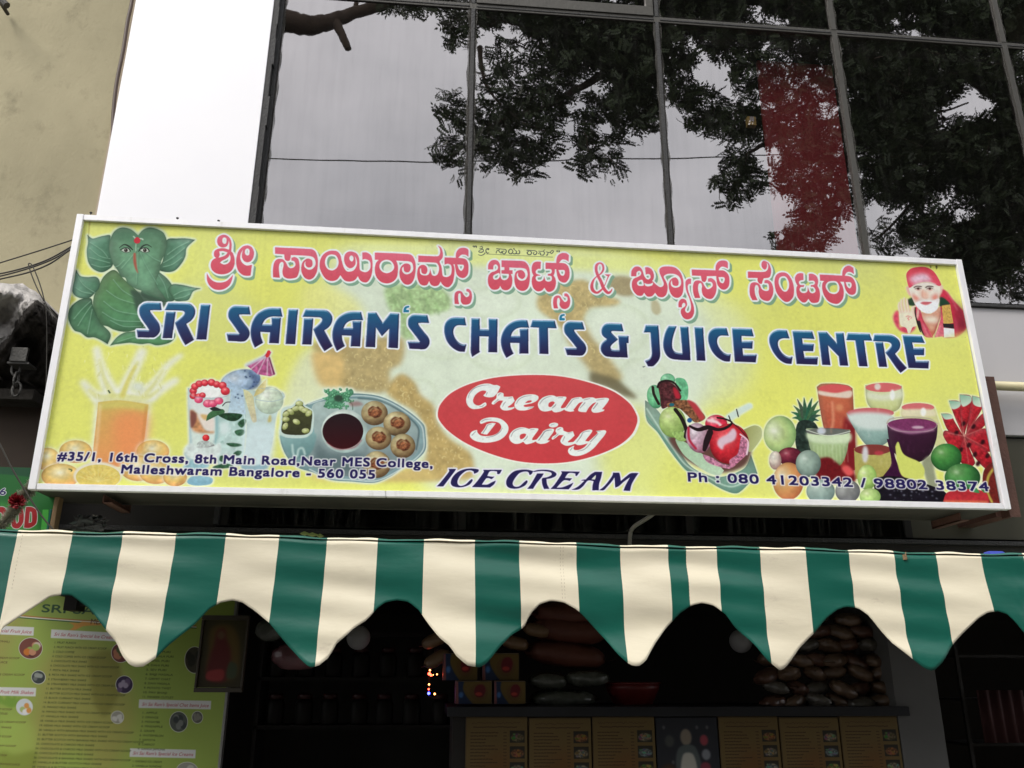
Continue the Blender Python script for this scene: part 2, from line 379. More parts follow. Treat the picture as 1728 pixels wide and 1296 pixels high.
    for t in ("500,180,8;530,300,12;590,420,20", "755,200,12;700,320,14;650,420,20", "930,250,7;870,340,12;800,420,18", "430,380,10;500,430,20;640,430,26;800,440,20;900,380,8"):
        A.line(t, None, (212, 214, 140), blur=3, alpha=.7)
    A.line("740,225,9;690,320,11;655,420,14", None, (212, 204, 110), blur=3, alpha=.8)
    A.fill(A.E(760, 360, 45, 35), (214, 222, 206), blur=5)
    A.fill(A.P("470,450!;850,460!;800,900!;440,890!"), W8, blur=7)
    A.fill(A.P("492,462!;640,450;830,478!;792,800!;760,900!;452,880!;458,780!"), (208, 178, 104), (220, 150, 98), 90, tex=.03, cell=30)
    A.fill(A.P("600,560;820,540;790,820;720,900;640,800"), (224, 148, 104), blur=14, alpha=.7)
    A.fill(A.P("492,462!;640,448;832,475!;828,520;640,500;490,510"), (206, 200, 116), blur=5, alpha=.8)
    for _ in range(60):
        x, y = rs.uniform(400, 960), rs.uniform(120, 440); A.line(f"{x:.0f},{y:.0f};{x+rs.uniform(-14,14):.0f},{y+rs.uniform(8,34):.0f}", rs.uniform(1, 3), (240, 242, 226) if rs.rand() < .6 else (196, 196, 110), blur=.8, alpha=.5)
    A.line("560,385;570,400", 4, (60, 80, 60), blur=.6)
    ORs = [(150, 840, 85, 75, 0), (340, 790, 110, 75, 0), (860, 790, 110, 75, 0), (760, 900, 120, 85, 0), (880, 930, 110, 75, 0), (240, 950, 130, 80, 0), (1010, 960, 80, 60, 0)]
    for cx, cy, rx, ry, ro in ORs:
        A.fill(A.E(cx, cy, rx + 8, ry + 8), W8, blur=5, alpha=.8)
        A.ball(cx, cy, rx, ry, ro, (218, 156, 106), (222, 192, 118), (226, 222, 190), lx=-.1, ly=-.3, tex=.03)
    A.fill(A.E(490, 950, 165, 92), (222, 218, 200), blur=2); A.fill(A.E(492, 958, 150, 82), (214, 196, 112), tex=.06)
    for k in range(9):
        t = math.radians(200 + k * 18); A.line(f"492,990;{492+150*math.cos(t):.0f},{990+115*math.sin(t):.0f}", 2, (226, 218, 160), blur=1, alpha=.6)
    A.line("295,905;315,912;310,920", 3, (70, 90, 60), blur=.7)

    for _ in range(90):
        a, r = rs.uniform(3.3, 6.1), rs.uniform(.3, .95); A.line(f"{492+r*150*math.cos(a):.0f},{990+r*115*math.sin(a):.0f};{492+(r+.07)*150*math.cos(a):.0f},{990+(r+.07)*115*math.sin(a):.0f}", 2.2, (228, 214, 140) if rs.rand() < .5 else (206, 172, 92), blur=.8, alpha=.6)
    A.fill(A.P("640,560;790,560;780,700;740,840;640,860;600,700"), (232, 150, 96), blur=16, alpha=.5)
    A.line("505,480;480,760;465,870", 6, (236, 222, 190), blur=3, alpha=.6); A.line("815,490;785,780", 5, (190, 120, 70), blur=3, alpha=.6)
    # --- ice-cream and mint glasses
    A.F(300, 580, 5.4); A.begin()
    A.ball(585, 330, 185, 100, -12, (120, 146, 176), (164, 186, 208), (196, 210, 222), lx=-.4, ly=-.2, tex=.12, cell=9)
    A.fill(A.P("470,330!;640,420!;650,640;420,640;440,500"), (166, 190, 212), (186, 208, 218), tex=.08)
    A.fill(A.P("660,240;720,270;770,320;740,390;660,415;700,340;670,290"), (86, 104, 138), blur=3, alpha=.8, tex=.2, cell=6)
    for x, y in ((625, 240), (632, 292), (640, 300), (672, 292), (710, 342), (565, 490), (600, 470), (700, 380), (560, 455), (540, 480)): A.fill(A.E(x, y, 8, 6), (56, 74, 108), blur=1)
    A.fill(A.P("100,400!;500,410!;470,620;370,1000!;120,960!"), (196, 212, 210), (206, 220, 214), tex=.06, cell=14)
    A.fill(A.P("100,400!;118,930;70,1000;110,1080!;160,1050;140,900"), (166, 192, 198), blur=2)
    A.fill(A.P("130,480;260,560;420,580;430,640;200,640;125,580"), (214, 222, 220), blur=3)
    A.fill(A.P("125,600;190,640;230,700;260,780;340,790;340,810;190,805;140,770"), (190, 140, 100), blur=3, tex=.2, cell=10)
    A.fill(A.P("125,600!;180,640;170,720;130,760"), (130, 84, 76), blur=2)
    A.fill(A.P("190,640;320,650;350,720;330,790;250,760"), (222, 214, 206), blur=3)
    A.fill(A.P("220,640;290,650;280,690;240,680"), (206, 176, 120), blur=2)
    A.fill(A.E(300, 425, 190, 70), (222, 226, 226)); 
    A.fill(A.E(300, 430, 110, 55), (234, 238, 236), tex=.04)
    for x, y, r in ((150, 425, 34), (165, 385, 34), (205, 360, 34), (255, 352, 34), (318, 348, 36), (365, 365, 34), (420, 375, 38), (445, 425, 42), (150, 470, 34), (200, 480, 36), (235, 465, 30)):
        A.ball(x, y, r, r * .9, 0, (160, 48, 62), (214, 62, 76), (240, 150, 150), lx=-.2, ly=-.4)
    for x, y, r in ((200, 505, 40), (285, 540, 45), (330, 540, 42), (385, 515, 42)): A.ball(x, y, r, r * .8, 0, (200, 70, 110), (222, 96, 130), (236, 170, 184))
    A.line("105,400;140,470;300,490;460,470;505,410", 2.5, (150, 168, 178), alpha=.8)
    A.fill(A.P("360,620!;640,640!;620,960!;600,1110!;380,1100!;350,900"), (170, 200, 196), (196, 216, 214), tex=.08, cell=20)
    for _ in range(40):
        x, y = rs.uniform(380, 610), rs.uniform(700, 1080); A.line(f"{x:.0f},{y:.0f};{x+rs.uniform(-18,18):.0f},{y+rs.uniform(-16,16):.0f}", rs.uniform(2, 7), [(226, 238, 238), (150, 190, 190), (120, 160, 150)][rs.randint(3)], blur=1.5, alpha=.55)
    for _ in range(26):
        x, y = rs.uniform(640, 880), rs.uniform(640, 1060); A.line(f"{x:.0f},{y:.0f};{x+rs.uniform(-6,6):.0f},{y+rs.uniform(10,50):.0f}", rs.uniform(2, 5), (230, 238, 236) if rs.rand() < .6 else (160, 186, 196), blur=2, alpha=.45)
    A.line("365,660;372,800;350,900", 8, (110, 156, 166), blur=3, alpha=.7)
    A.fill(A.P("380,640;480,625;600,640;560,690;500,700;440,680"), (42, 74, 52), tex=.3, cell=6)
    A.fill(A.P("270,700!;285,640;340,600;420,590;440,620;390,640;330,670"), (70, 112, 76), tex=.15)
    A.fill(A.P("300,585!;350,570;410,600;330,605"), (44, 52, 50)); A.line("420,560;450,530;490,525", 4, (50, 52, 52))
    for t in ("560,720;610,680;640,700;600,760", "535,790;600,775;630,800;590,835;550,825", "455,905;520,900;590,910;600,925;510,935", "520,1000;560,970;600,980;570,1015", "395,1060;400,1020;435,1020;430,1070", "330,1120;420,1090;500,1095;520,1120;380,1135"): A.fill(A.P(t), (58, 96, 72), tex=.3, cell=6, blur=.8)
    A.fill(A.P("400,720;470,720;480,800;410,820"), (206, 222, 222), blur=4)
    A.line("620,640,4;630,760,4;612,900,4;620,960,3", None, (214, 228, 232), blur=1.2)
    A.ball(268, 853, 32, 30, 0, (170, 40, 52), (214, 54, 62), (232, 110, 104)); A.fill(A.P("190,900;240,880;310,890;345,925;300,950;200,945"), (178, 188, 186), tex=.2, cell=5)
    A.line("180,940;240,950;300,935;345,920", 4, (90, 90, 92), blur=1)
    A.fill(A.P("70,970;130,900;200,940;330,930;400,900;390,1010;250,1050;120,1040"), (208, 220, 218), tex=.1, cell=10, blur=2)
    A.fill(A.P("60,1120;130,1060;250,1080;300,1110;200,1150;80,1150"), (150, 188, 198), tex=.1, blur=2)
    A.fill(A.P("100,1240;140,1205;250,1200;330,1225;310,1275;180,1288;105,1270"), (150, 190, 206), (126, 170, 190), tex=.06)
    A.fill(A.P("610,410!;980,440!;990,480;920,640;880,900;820,1120!;600,1110!;640,900;640,700;620,500"), (184, 204, 198), (198, 218, 222), tex=.07, cell=18)
    A.ball(850, 510, 130, 125, 0, (176, 196, 178), (206, 220, 200), (226, 234, 222), tex=.08, cell=7)
    A.fill(A.P("608,405!;650,420;700,470;715,560;735,700;700,710;660,600;630,500"), (206, 208, 164), (196, 188, 160), 60, tex=.08)
    A.fill(A.P("820,318!;815,400;780,440;705,478!;740,400"), (190, 178, 118), (214, 208, 160), 0, tex=.08)
    A.fill(A.P("640,760;860,740;880,900;830,1090;620,1090"), (204, 222, 226), blur=9, alpha=.9)
    A.line("720,500;860,520;960,500;990,470", 2.5, (140, 164, 186), alpha=.7, blur=.6); A.line("640,420;800,400;960,430;990,460", 2, (170, 190, 200), alpha=.7)
    A.fill(A.P("840,680;860,640;870,700;840,710"), (190, 180, 120), blur=2)
    A.fill(A.P("600,1090;700,1110;830,1085;835,1130;720,1160;610,1145"), (150, 180, 192), blur=2)
    A.fill(A.P("838,60!;870,68!;850,110!;905,270!;860,290!;740,270!;640,190!;800,105!"), (178, 96, 140), tex=.25, cell=7)
    for t in ("820,110;740,270", "835,110;830,280", "845,110;880,270", "815,108;680,225"): A.line(t, 5, (216, 206, 216), blur=1, alpha=.8)
    A.line("640,190;800,115", 12, (196, 206, 216), blur=2, alpha=.9); A.line("850,120;895,270", 6, (110, 50, 84), blur=1); A.line("845,65;830,105", 14, (206, 58, 62))
    A.end(2.6, (224, 230, 212), 1.4, .9)

    # --- platter with filled shells and two bowls
    A.F(440, 620, 5.08); A.begin()
    A.fill(A.P("420,310;560,260;700,225;870,222;1060,250;1260,350;1420,480;1440,560;1440,700;1360,790;1240,860;1140,930;1000,985;800,975;620,960;480,900;330,850;230,740;185,600;210,500;300,380"), (120, 158, 162), (168, 198, 206), 60, tex=.06, cell=26, vol=.6)
    A.fill(A.P("460,330;620,280;880,265;1080,290;1240,380;1370,500;1390,600;1370,720;1200,850;1000,940;760,930;520,870;380,800;480,600"), (176, 196, 192), (120, 136, 142), 80, tex=.08, cell=24)
    A.line("430,310;600,262;870,240;1060,268;1250,365;1400,490;1425,600;1420,700;1340,790;1130,925;1000,970;800,960;600,940;440,870", 5, (206, 220, 220), blur=1, alpha=.9)
    A.line("860,262;1060,290;1240,385;1375,510;1372,640;1360,700", 6, (64, 86, 92), blur=1.5, alpha=.7)
    A.fill(A.P("500,600;560,700;700,730;860,720;900,760;880,880;700,900;560,880;480,780"), (86, 104, 108), blur=10, alpha=.7)
    A.fill(A.P("200,350;290,320;345,268;400,320;470,370;475,480;460,560;400,600;250,600;180,570;190,460"), (196, 214, 208))
    A.fill(A.P("215,375;300,335;345,280;395,335;458,375;455,480;440,550;390,575;240,570;195,540;205,450"), (84, 88, 54), (60, 62, 44), 90, tex=.1)
    for x, y, a in ((350, 305, 0), (320, 348, -10), (275, 375, 40), (235, 395, -30), (370, 350, 30), (400, 365, 0), (432, 390, -40), (232, 440, 0), (325, 462, 25), (228, 500, -60), (405, 540, 0)):
        A.ball(x, y, 34, 23, a, (132, 142, 84), (178, 186, 132), (206, 210, 170))
    A.fill(A.P("180,575;250,605;400,605;465,560;500,580;470,700;400,770;300,760;220,680"), (150, 186, 186), (96, 130, 132), 70, blur=2)
    A.line("290,660;300,740;330,760;345,700;380,690;400,740", 9, (176, 202, 200), blur=1.5)
    A.ball(740, 545, 200, 185, 0, (168, 190, 188), (206, 220, 214), (224, 234, 228)); A.fill(A.E(728, 545, 176, 152), (42, 28, 34), (66, 18, 26), 90)
    A.line("590,640;660,690;740,700;830,680;890,620", 4, (150, 60, 70), blur=1.5, alpha=.7)
    A.fill(A.P("560,180!;620,200;650,180;700,215;760,200;800,180;820,220;780,260;810,290;740,290;700,340;640,350;560,335;590,290;550,260;600,240"), (104, 164, 130), (76, 130, 102), 60, tex=.25, cell=7)
    for _ in range(46):
        x, y = rs.uniform(560, 820), rs.uniform(185, 350)
        if abs(x - 690) + abs(y - 260) < 190: A.ball(x, y, rs.uniform(9, 17), rs.uniform(7, 13), rs.uniform(0, 180), (52, 104, 76), (92, 156, 118), (150, 204, 168))
    A.fill(A.E(690, 262, 40, 30), (58, 78, 66), blur=2); A.line("780,270;810,320;812,360", 3, (80, 110, 90))
    A.fill(A.P("780,300;860,290;900,320;800,330"), (150, 110, 108), blur=3, alpha=.7)
    for x, y, rx, ry in ((1000, 390, 115, 105), (1195, 480, 118, 105), (1035, 605, 112, 100), (1245, 670, 108, 105), (1020, 830, 120, 115)):
        A.ball(x, y, rx, ry, 0, (104, 84, 62), (178, 162, 122), (206, 200, 162), lx=-.3, ly=-.5, tex=.1, cell=8)
        A.fill(A.P(f"{x-55},{y-28};{x-20},{y-60};{x+15},{y-50};{x+30},{y-58};{x+66},{y-16};{x+50},{y+26};{x+8},{y+44};{x-20},{y+30};{x-48},{y+20}"), (112, 70, 50), blur=1, tex=.45, cell=4)
        A.fill(A.P(f"{x-20},{y-30};{x+30},{y-34};{x+40},{y};{x},{y+24};{x-24},{y}"), (166, 112, 80), blur=2, tex=.4, cell=4, alpha=.8)
        A.line(f"{x-40},{y-18};{x-8},{y-45};{x+28},{y-30}", 5, (212, 196, 150), blur=1.5, alpha=.6)
    A.end(2.2, (220, 230, 218), 1.6, .9)

    # --- sundae boat
    A.F(1080, 600, 4.984); A.begin()
    A.fill(A.P("75,370!;120,400;200,480;300,680;430,900;540,980;700,1020;900,950;960,830!;1015,990!;860,1150;740,1130;560,1030;430,970;300,820;180,640;90,540"), (168, 204, 186), (122, 178, 160), 60, tex=.05, vol=.7)
    A.line("90,440;180,580;300,760;420,920;600,1020;800,1100;980,1010", 6, (206, 228, 216), blur=1.5, alpha=.8); A.line("85,500;160,600;300,790;410,950;560,1040", 4, (84, 150, 134), blur=1.5, alpha=.7)
    A.fill(A.P("280,680;430,880;700,980;900,930;960,820;930,760;600,700"), (104, 76, 70), blur=4)
    A.fill(A.P("330,700;420,730;560,830;660,890;735,965!;690,1005;600,980;480,900;390,820"), (158, 190, 160), (190, 214, 190), 60, tex=.05)
    A.fill(A.P("900,620!;990,585;1045,610;1050,680;1000,760;950,810;920,760;930,680"), (148, 150, 96), (196, 206, 160), 20)
    A.line("780,520,28;860,470,26;950,420,22", None, (206, 224, 214), blur=.8); A.line("840,450;855,510", 5, (50, 50, 52)); A.line("775,505;790,545", 5, (50, 50, 52))
    A.ball(265, 200, 62, 55, 0, (96, 160, 124), (128, 196, 154), (160, 214, 180), tex=.1); A.fill(A.P("330,190;400,190;435,250;430,360;380,380;350,280"), (112, 184, 142), tex=.2, cell=8)
    A.ball(160, 340, 68, 100, -10, (84, 150, 112), (120, 192, 146), (150, 210, 170), tex=.08)
    A.fill(A.P("190,240;260,210;330,250;380,350;300,400;220,440;200,340"), (88, 50, 54), tex=.4, cell=6); A.fill(A.P("310,260;350,290;370,350;330,350"), (176, 50, 66), blur=2)
    A.line("180,260;200,220;260,205;320,225;370,290", 9, (48, 34, 34)); A.line("140,260;150,320;190,400", 12, (48, 40, 36))
    A.fill(A.P("260,400;360,370;460,380;530,450;580,520;500,560;430,500;360,440;280,440"), (128, 90, 66), tex=.45, cell=5); A.fill(A.P("430,370;500,400;570,510;540,540;480,450"), (178, 70, 76), blur=2)
    A.ball(305, 555, 112, 130, -10, (124, 152, 86), (176, 202, 128), (206, 220, 160), tex=.08, cell=7)
    A.fill(A.P("300,640;400,640;420,710;350,710"), (150, 180, 110), tex=.2); A.line("330,450;380,520;420,620;415,680", 17, (42, 34, 34)); A.fill(A.E(448, 540, 20, 20), (40, 96, 148)); A.fill(A.E(300, 408, 22, 14), (44, 104, 120))
    A.ball(520, 690, 100, 130, -20, (150, 100, 120), (198, 168, 186), (224, 214, 224), tex=.15, cell=8); A.line("440,600;445,700;500,780", 10, (176, 52, 76), blur=1)
    A.ball(670, 570, 92, 75, 0, (176, 44, 66), (206, 60, 84), (236, 190, 196), tex=.15); A.line("600,540;680,560;720,600", 12, (232, 210, 214), blur=2)
    A.ball(780, 740, 165, 170, 0, (116, 28, 38), (196, 50, 62), (222, 110, 116), lx=-.2, ly=-.3, tex=.1)
    A.fill(A.P("690,700;760,660;810,610;840,650;820,710;740,750;720,790;680,750"), (214, 190, 204), blur=2.5)
    A.fill(A.P("880,680;935,740;930,820;850,900;800,940;780,880;850,820"), (180, 120, 146), tex=.4, cell=5); A.line("870,660;935,720;925,830", 7, (230, 214, 226), blur=1)
    A.fill(A.P("560,830;640,860;700,900;800,930;780,950;680,930;590,890"), (186, 130, 156), tex=.35, cell=6)
    A.line("450,590,10;520,620,16;600,600,20;690,620,14;760,600,12;800,560,8;740,530,8;680,520,8", None, (44, 30, 34)); A.line("620,640,26;590,720,26;570,790,16", None, (46, 30, 36)); A.line("800,560,5;860,610,4;930,690,4", None, (70, 30, 40))
    A.end(2.0, (222, 232, 216), 1.5, .85)

    # --- fruit and filled glasses
    A.F(1280, 600, 3.857); A.begin()
    for a, L in ((-150, 110), (-130, 125), (-112, 150), (-95, 150), (-75, 150), (-58, 150), (-38, 120), (-20, 100), (190, 90), (0, 80)):
        t = math.radians(a); x, y = 330 + L * math.cos(t), 420 + L * math.sin(t)
        A.line(f"330,470,18;{(330+x)/2:.0f},{(425+y)/2-8:.0f},14;{x:.0f},{y:.0f},2", None, (52 + (a % 3) * 12, 92 + (a % 4) * 8, 78), tex=.15)
    A.fill(A.P("280,430;380,430;420,520;400,640;300,660;260,560"), (48, 62, 56), tex=.3, cell=8)
    A.ball(160, 510, 105, 120, 5, (124, 160, 104), (184, 204, 142), (222, 230, 206), lx=-.4, ly=-.2, tex=.03)
    A.ball(225, 655, 80, 60, 0, (70, 28, 44), (112, 44, 62), (158, 84, 96), tex=.1); A.ball(130, 680, 40, 60, 0, (150, 120, 116), (206, 196, 186), (222, 220, 210))
    A.fill(A.P("400,200!;430,180;520,178;600,190;630,210!;640,400;655,740!;560,760!;470,560;430,400"), (196, 120, 88), (168, 64, 56), 90, tex=.05, vol=.7)
    A.fill(A.E(517, 212, 105, 28), (206, 96, 98)); A.fill(A.P("410,225;520,240;620,225;615,270;520,268;415,250"), (220, 204, 190), blur=2)
    A.line("500,300;505,420;495,480", 8, (214, 150, 120), blur=3); A.fill(A.E(545, 335, 26, 24), (206, 140, 104), blur=4)
    A.fill(A.P("580,400;640,420;650,740;600,770;570,600"), (120, 32, 42), blur=5, alpha=.85)
    A.fill(A.P("712,190!;720,290;750,340;840,370;920,350;950,280;945,195!"), (206, 214, 172), (196, 204, 140), 90, vol=.6); A.fill(A.E(828, 205, 116, 30), (206, 110, 112)); A.fill(A.E(790, 200, 20, 22), (216, 206, 200), blur=2)
    A.fill(A.P("730,235;830,250;935,220;945,270;830,290;730,275"), (212, 218, 194), blur=4); A.fill(A.E(885, 255, 16, 35), (232, 236, 232), blur=2)
    A.fill(A.P("590,370!;640,470;720,580;800,590;870,540;895,400!;760,360"), (172, 200, 194), (126, 156, 150), 80, tex=.04, vol=.6); A.fill(A.E(745, 372, 150, 34), (196, 104, 110)); A.fill(A.P("600,380;740,365;890,390;870,470;740,480;640,450"), (204, 216, 212), blur=5)
    A.fill(A.P("945,330!;1155,330!;1185,420;1230,560;1180,600;1100,480;950,400"), (206, 206, 152), (214, 214, 160), 90); A.fill(A.E(1050, 335, 105, 28), (206, 116, 118)); A.fill(A.P("955,350;1150,350;1160,390;950,390"), (222, 216, 186), blur=3); A.fill(A.E(1085, 365, 18, 28), (236, 238, 234), blur=2)
    A.fill(A.P("640,600!;880,600!;890,800!;650,800!"), (182, 178, 110), (168, 160, 92), 90, tex=.05); A.fill(A.E(760, 610, 118, 34), (132, 66, 62)); A.fill(A.E(712, 640, 20, 55), (206, 206, 210), blur=3); A.fill(A.E(800, 632, 30, 14), (176, 70, 80), blur=2)
    A.fill(A.P("850,540!;910,560;900,640;940,740;990,800;820,810;880,700"), (66, 26, 62), tex=.1)
    A.fill(A.P("850,450!;880,600;960,680;1060,690;1130,640;1170,540;1178,450!;1010,420"), (74, 38, 66), (52, 26, 44), 80, tex=.05, vol=.7); A.fill(A.E(1012, 448, 160, 42), (126, 62, 104), tex=.1); A.line("880,470;1000,500;1150,480", 8, (182, 130, 166), blur=3); A.fill(A.E(1050, 465, 40, 9), (206, 180, 196), blur=2)
    A.line("850,440;870,412;1000,398;1130,410;1175,440", 4, (182, 176, 158), blur=.8); A.line("850,440;870,465;930,490;1100,492;1160,470;1178,440", 3, (186, 164, 170), blur=.8, alpha=.8)
    A.fill(A.P("1080,690;1140,650;1160,760;1180,860;1130,860;1100,780"), (150, 156, 130), blur=3)
    A.fill(A.P("330,470!;370,640;450,700;540,720;590,640;615,480!"), (182, 206, 160), (150, 172, 120), 90, tex=.03, vol=.6); A.fill(A.P("335,500;460,520;612,500;610,560;450,570;350,550"), (206, 222, 190), blur=4); A.fill(A.E(472, 492, 143, 24), (96, 96, 100), alpha=.8); A.fill(A.E(430, 488, 28, 22), (196, 204, 214), blur=2); A.line("330,480;470,518;615,490", 3, (226, 234, 222), alpha=.8)
    for x0_ in range(380, 600, 24): A.line(f"{x0_},580;{x0_+6},690", 2.2, (212, 222, 190), blur=1.4, alpha=.5)
    A.fill(A.P("400,690;480,660;560,720;640,760;640,820;420,820"), (112, 32, 38), blur=3, tex=.1); A.fill(A.P("560,730;600,712;640,760;600,780"), (214, 96, 96), blur=3)
    for L in ("1200,375!;1260,380;1290,430;1345,520!;1250,490", "1250,290!;1320,300;1335,400;1345,520!;1290,400", "1320,250!;1390,260;1395,330;1350,520!;1325,400", "1400,258!;1465,280;1460,350;1360,520!;1380,380", "1350,520!;1440,400;1485,370;1490,440;1400,520", "1350,520!;1480,470;1510,520;1530,620;1440,600", "1350,520!;1230,485;1215,520;1280,620;1330,640", "1350,520!;1400,640;1420,700;1370,720;1310,660", "1350,520!;1480,600;1540,700;1500,740;1420,660"):
        A.fill(A.P(L), (188, 52, 62), (160, 34, 46), 60, tex=.25, cell=7, vol=.8)
    for L in ("1200,375!;1262,380;1278,405;1225,412", "1250,290!;1322,298;1318,332;1272,345", "1320,250!;1390,262;1392,300;1345,330;1325,300", "1400,258!;1465,280;1462,330;1410,315"): A.fill(A.P(L), (126, 176, 150), (222, 228, 216), 70, blur=.8)
    for x, y in ((1345, 440), (1410, 460), (1470, 560), (1300, 500), (1420, 640), (1500, 650), (1330, 610), (1380, 580), (1440, 700)): A.fill(A.E(x, y, 13, 18, 30), (58, 20, 28), blur=2)
    for a, b in (((1350, 520), (1290, 390)), ((1350, 520), (1330, 400)), ((1355, 520), (1440, 380)), ((1350, 520), (1470, 470)), ((1350, 520), (1240, 500)), ((1350, 520), (1500, 600)), ((1350, 520), (1380, 700))): A.line(f"{a[0]},{a[1]},3;{b[0]},{b[1]},2", None, (222, 150, 140), blur=1.5, alpha=.7)
    A.fill(A.P("1480,740;1550,700;1600,960!;1490,960!;1470,860"), (112, 44, 40), tex=.15); A.line("1550,720;1505,790;1500,880;1530,950", 9, (176, 160, 78), blur=1.5)
    A.ball(1235, 660, 100, 90, 0, (40, 86, 48), (72, 134, 70), (128, 176, 108), tex=.05); A.ball(1340, 790, 115, 90, 0, (40, 86, 50), (74, 134, 74), (130, 172, 116), tex=.05)
    A.ball(215, 815, 100, 122, 0, (180, 110, 76), (212, 162, 108), (222, 212, 182), lx=-.4, ly=-.3); A.ball(345, 700, 82, 88, 0, (106, 124, 118), (146, 166, 156), (176, 194, 184))
    A.ball(425, 880, 92, 80, 0, (112, 132, 128), (150, 170, 164), (180, 196, 190)); A.ball(600, 880, 80, 75, 0, (104, 106, 108), (140, 142, 142), (168, 172, 170)); 
    A.fill(A.P("780,800;960,790;1180,860;1240,900;1230,960!;790,950!"), (30, 26, 36), tex=.3, cell=12)
    for _ in range(26): A.fill(A.E(rs.uniform(800, 1230), rs.uniform(850, 940), rs.uniform(3, 9), rs.uniform(3, 7)), (150, 156, 170), blur=1.5, alpha=.7)
    A.ball(725, 790, 62, 82, 0, (128, 164, 88), (172, 200, 122), (206, 220, 164)); A.ball(745, 915, 68, 55, 0, (130, 164, 96), (172, 200, 130), (200, 214, 160))
    A.fill(A.P("1215,950!;1240,890;1330,870;1440,870;1500,900;1510,958!"), (178, 54, 62), tex=.12, cell=8); A.line("1225,948;1500,952", 8, (206, 150, 96), blur=3, alpha=.7)
    A.fill(A.P("1370,830;1420,850;1450,890;1400,880"), (72, 140, 88)); A.fill(A.P("1460,830;1500,870;1480,890;1455,860"), (80, 130, 80))
    for x0_, x1_, y0_, y1_, c_ in ((420, 610, 290, 480, (226, 170, 140)), (620, 860, 440, 540, (226, 236, 232)), (730, 930, 290, 340, (224, 228, 190)), (880, 1150, 520, 620, (110, 66, 104)), (350, 600, 560, 660, (220, 232, 206)), (660, 880, 660, 780, (206, 200, 150))):
        for _ in range(9):
            x, y = rs.uniform(x0_, x1_), rs.uniform(y0_, y1_); A.line(f"{x:.0f},{y:.0f};{x+rs.uniform(-4,4):.0f},{y+rs.uniform(10,40):.0f}", rs.uniform(1.5, 4), c_, blur=2.5, alpha=.45)
    A.end(2.0, (226, 232, 214), 1.5, .85)
    A.F(1280, 600, 3.857); A.fill(A.P("905,590!;925,560;960,640;1060,690;1095,740;1080,790;1020,800;950,780;920,700"), (206, 214, 116), blur=1)

    # --- bearded man in a red head cloth, right palm raised
    A.F(1500, 440, 9.257); A.begin()
    A.fill(A.P("840,430;930,470;1020,590;1120,700;1200,800;1240,1000;1190,1100;1080,1180;900,1190;850,1150;840,800;820,560"), (206, 66, 88), (178, 52, 72), 60, tex=.08, blur=2)
    A.fill(A.P("1040,640;1130,700;1210,800;1238,1020;1180,1110;1110,1000;1140,880"), (76, 36, 48), blur=14, alpha=.85)
    A.line("920,470;1010,600;1090,760", 9, (228, 150, 164), blur=3, alpha=.7); A.line("1060,900;1080,1050;1070,1170", 12, (222, 120, 150), blur=5, alpha=.7)
    A.fill(A.P("820,560;900,580;980,670;900,680;820,700"), (44, 76, 58), blur=2); A.fill(A.P("325,600;400,565;440,640;460,690;340,680"), (50, 78, 58), blur=2)
    A.fill(A.P("540,790!;680,820!;820,700!;850,800;820,900;760,1080;700,1190!;560,960;520,840"), (214, 176, 150), (186, 92, 78), 85, tex=.04)
    A.fill(A.P("560,870;700,860;800,880;780,960;620,950"), (232, 232, 216), blur=8); A.fill(A.P("660,1000;720,1000;730,1060;680,1080"), (218, 190, 160), blur=6)
    A.fill(A.P("430,680;520,760;560,900;640,1040;720,1190!;600,1180;520,1060;470,920"), (198, 70, 90), (206, 96, 112), 60, tex=.1); A.fill(A.P("830,700;860,760;880,900;880,1170!;740,1190!;790,1040;840,860"), (204, 76, 96), (214, 120, 136), 90, tex=.1)
    A.line("840,720;820,880;760,1040;740,1180", 5, (96, 36, 46), blur=2, alpha=.7); A.line("500,760;560,930;680,1180", 5, (140, 44, 60), blur=2, alpha=.6); A.line("760,1180;830,1000", 7, (234, 190, 196), blur=3); A.line("640,1170;560,980", 6, (232, 180, 190), blur=3)
    A.fill(A.P("850,690!;980,670!;1030,960!;880,985!"), (206, 174, 98), tex=.1, cell=6)
    for i in range(22): A.fill(A.E(rs.uniform(880, 1000), rs.uniform(700, 950), 6, 5), (150, 110, 70), blur=1)
    A.fill(A.P("868,970!;1035,975!;1040,1050!;880,1030!"), (52, 46, 50)); A.fill(A.P("880,1035!;1045,1052!;1050,1180!;885,1190!"), (226, 230, 232))
    A.fill(A.P("300,400;340,390;370,450;380,540;340,520;310,460"), (222, 178, 172), blur=2); A.fill(A.P("800,360;860,380;860,460;820,530;790,500"), (226, 196, 184), blur=2)
    A.fill(A.P("350,400;600,330;810,380;812,540;800,640;780,740;700,800;610,810;520,760;450,690;400,590;365,500"), (226, 222, 212), tex=.03)
    A.fill(A.P("400,510;480,560;510,610;470,620;420,580"), (218, 132, 118), blur=5); A.fill(A.P("700,560;770,500;785,560;740,615"), (218, 128, 114), blur=5); A.fill(A.P("530,470;600,460;650,540;600,575;550,560"), (224, 180, 160), blur=6)
    A.fill(A.P("440,660;530,610;690,610;810,580;800,680;775,750;700,802;610,808;520,762"), (232, 236, 240), tex=.03, blur=1.5)
    A.fill(A.P("515,650!;560,628;610,628;700,635!;650,668;590,680"), (206, 112, 118), blur=1.5); A.line("525,650;610,645;695,638", 3, (150, 60, 70), blur=1)
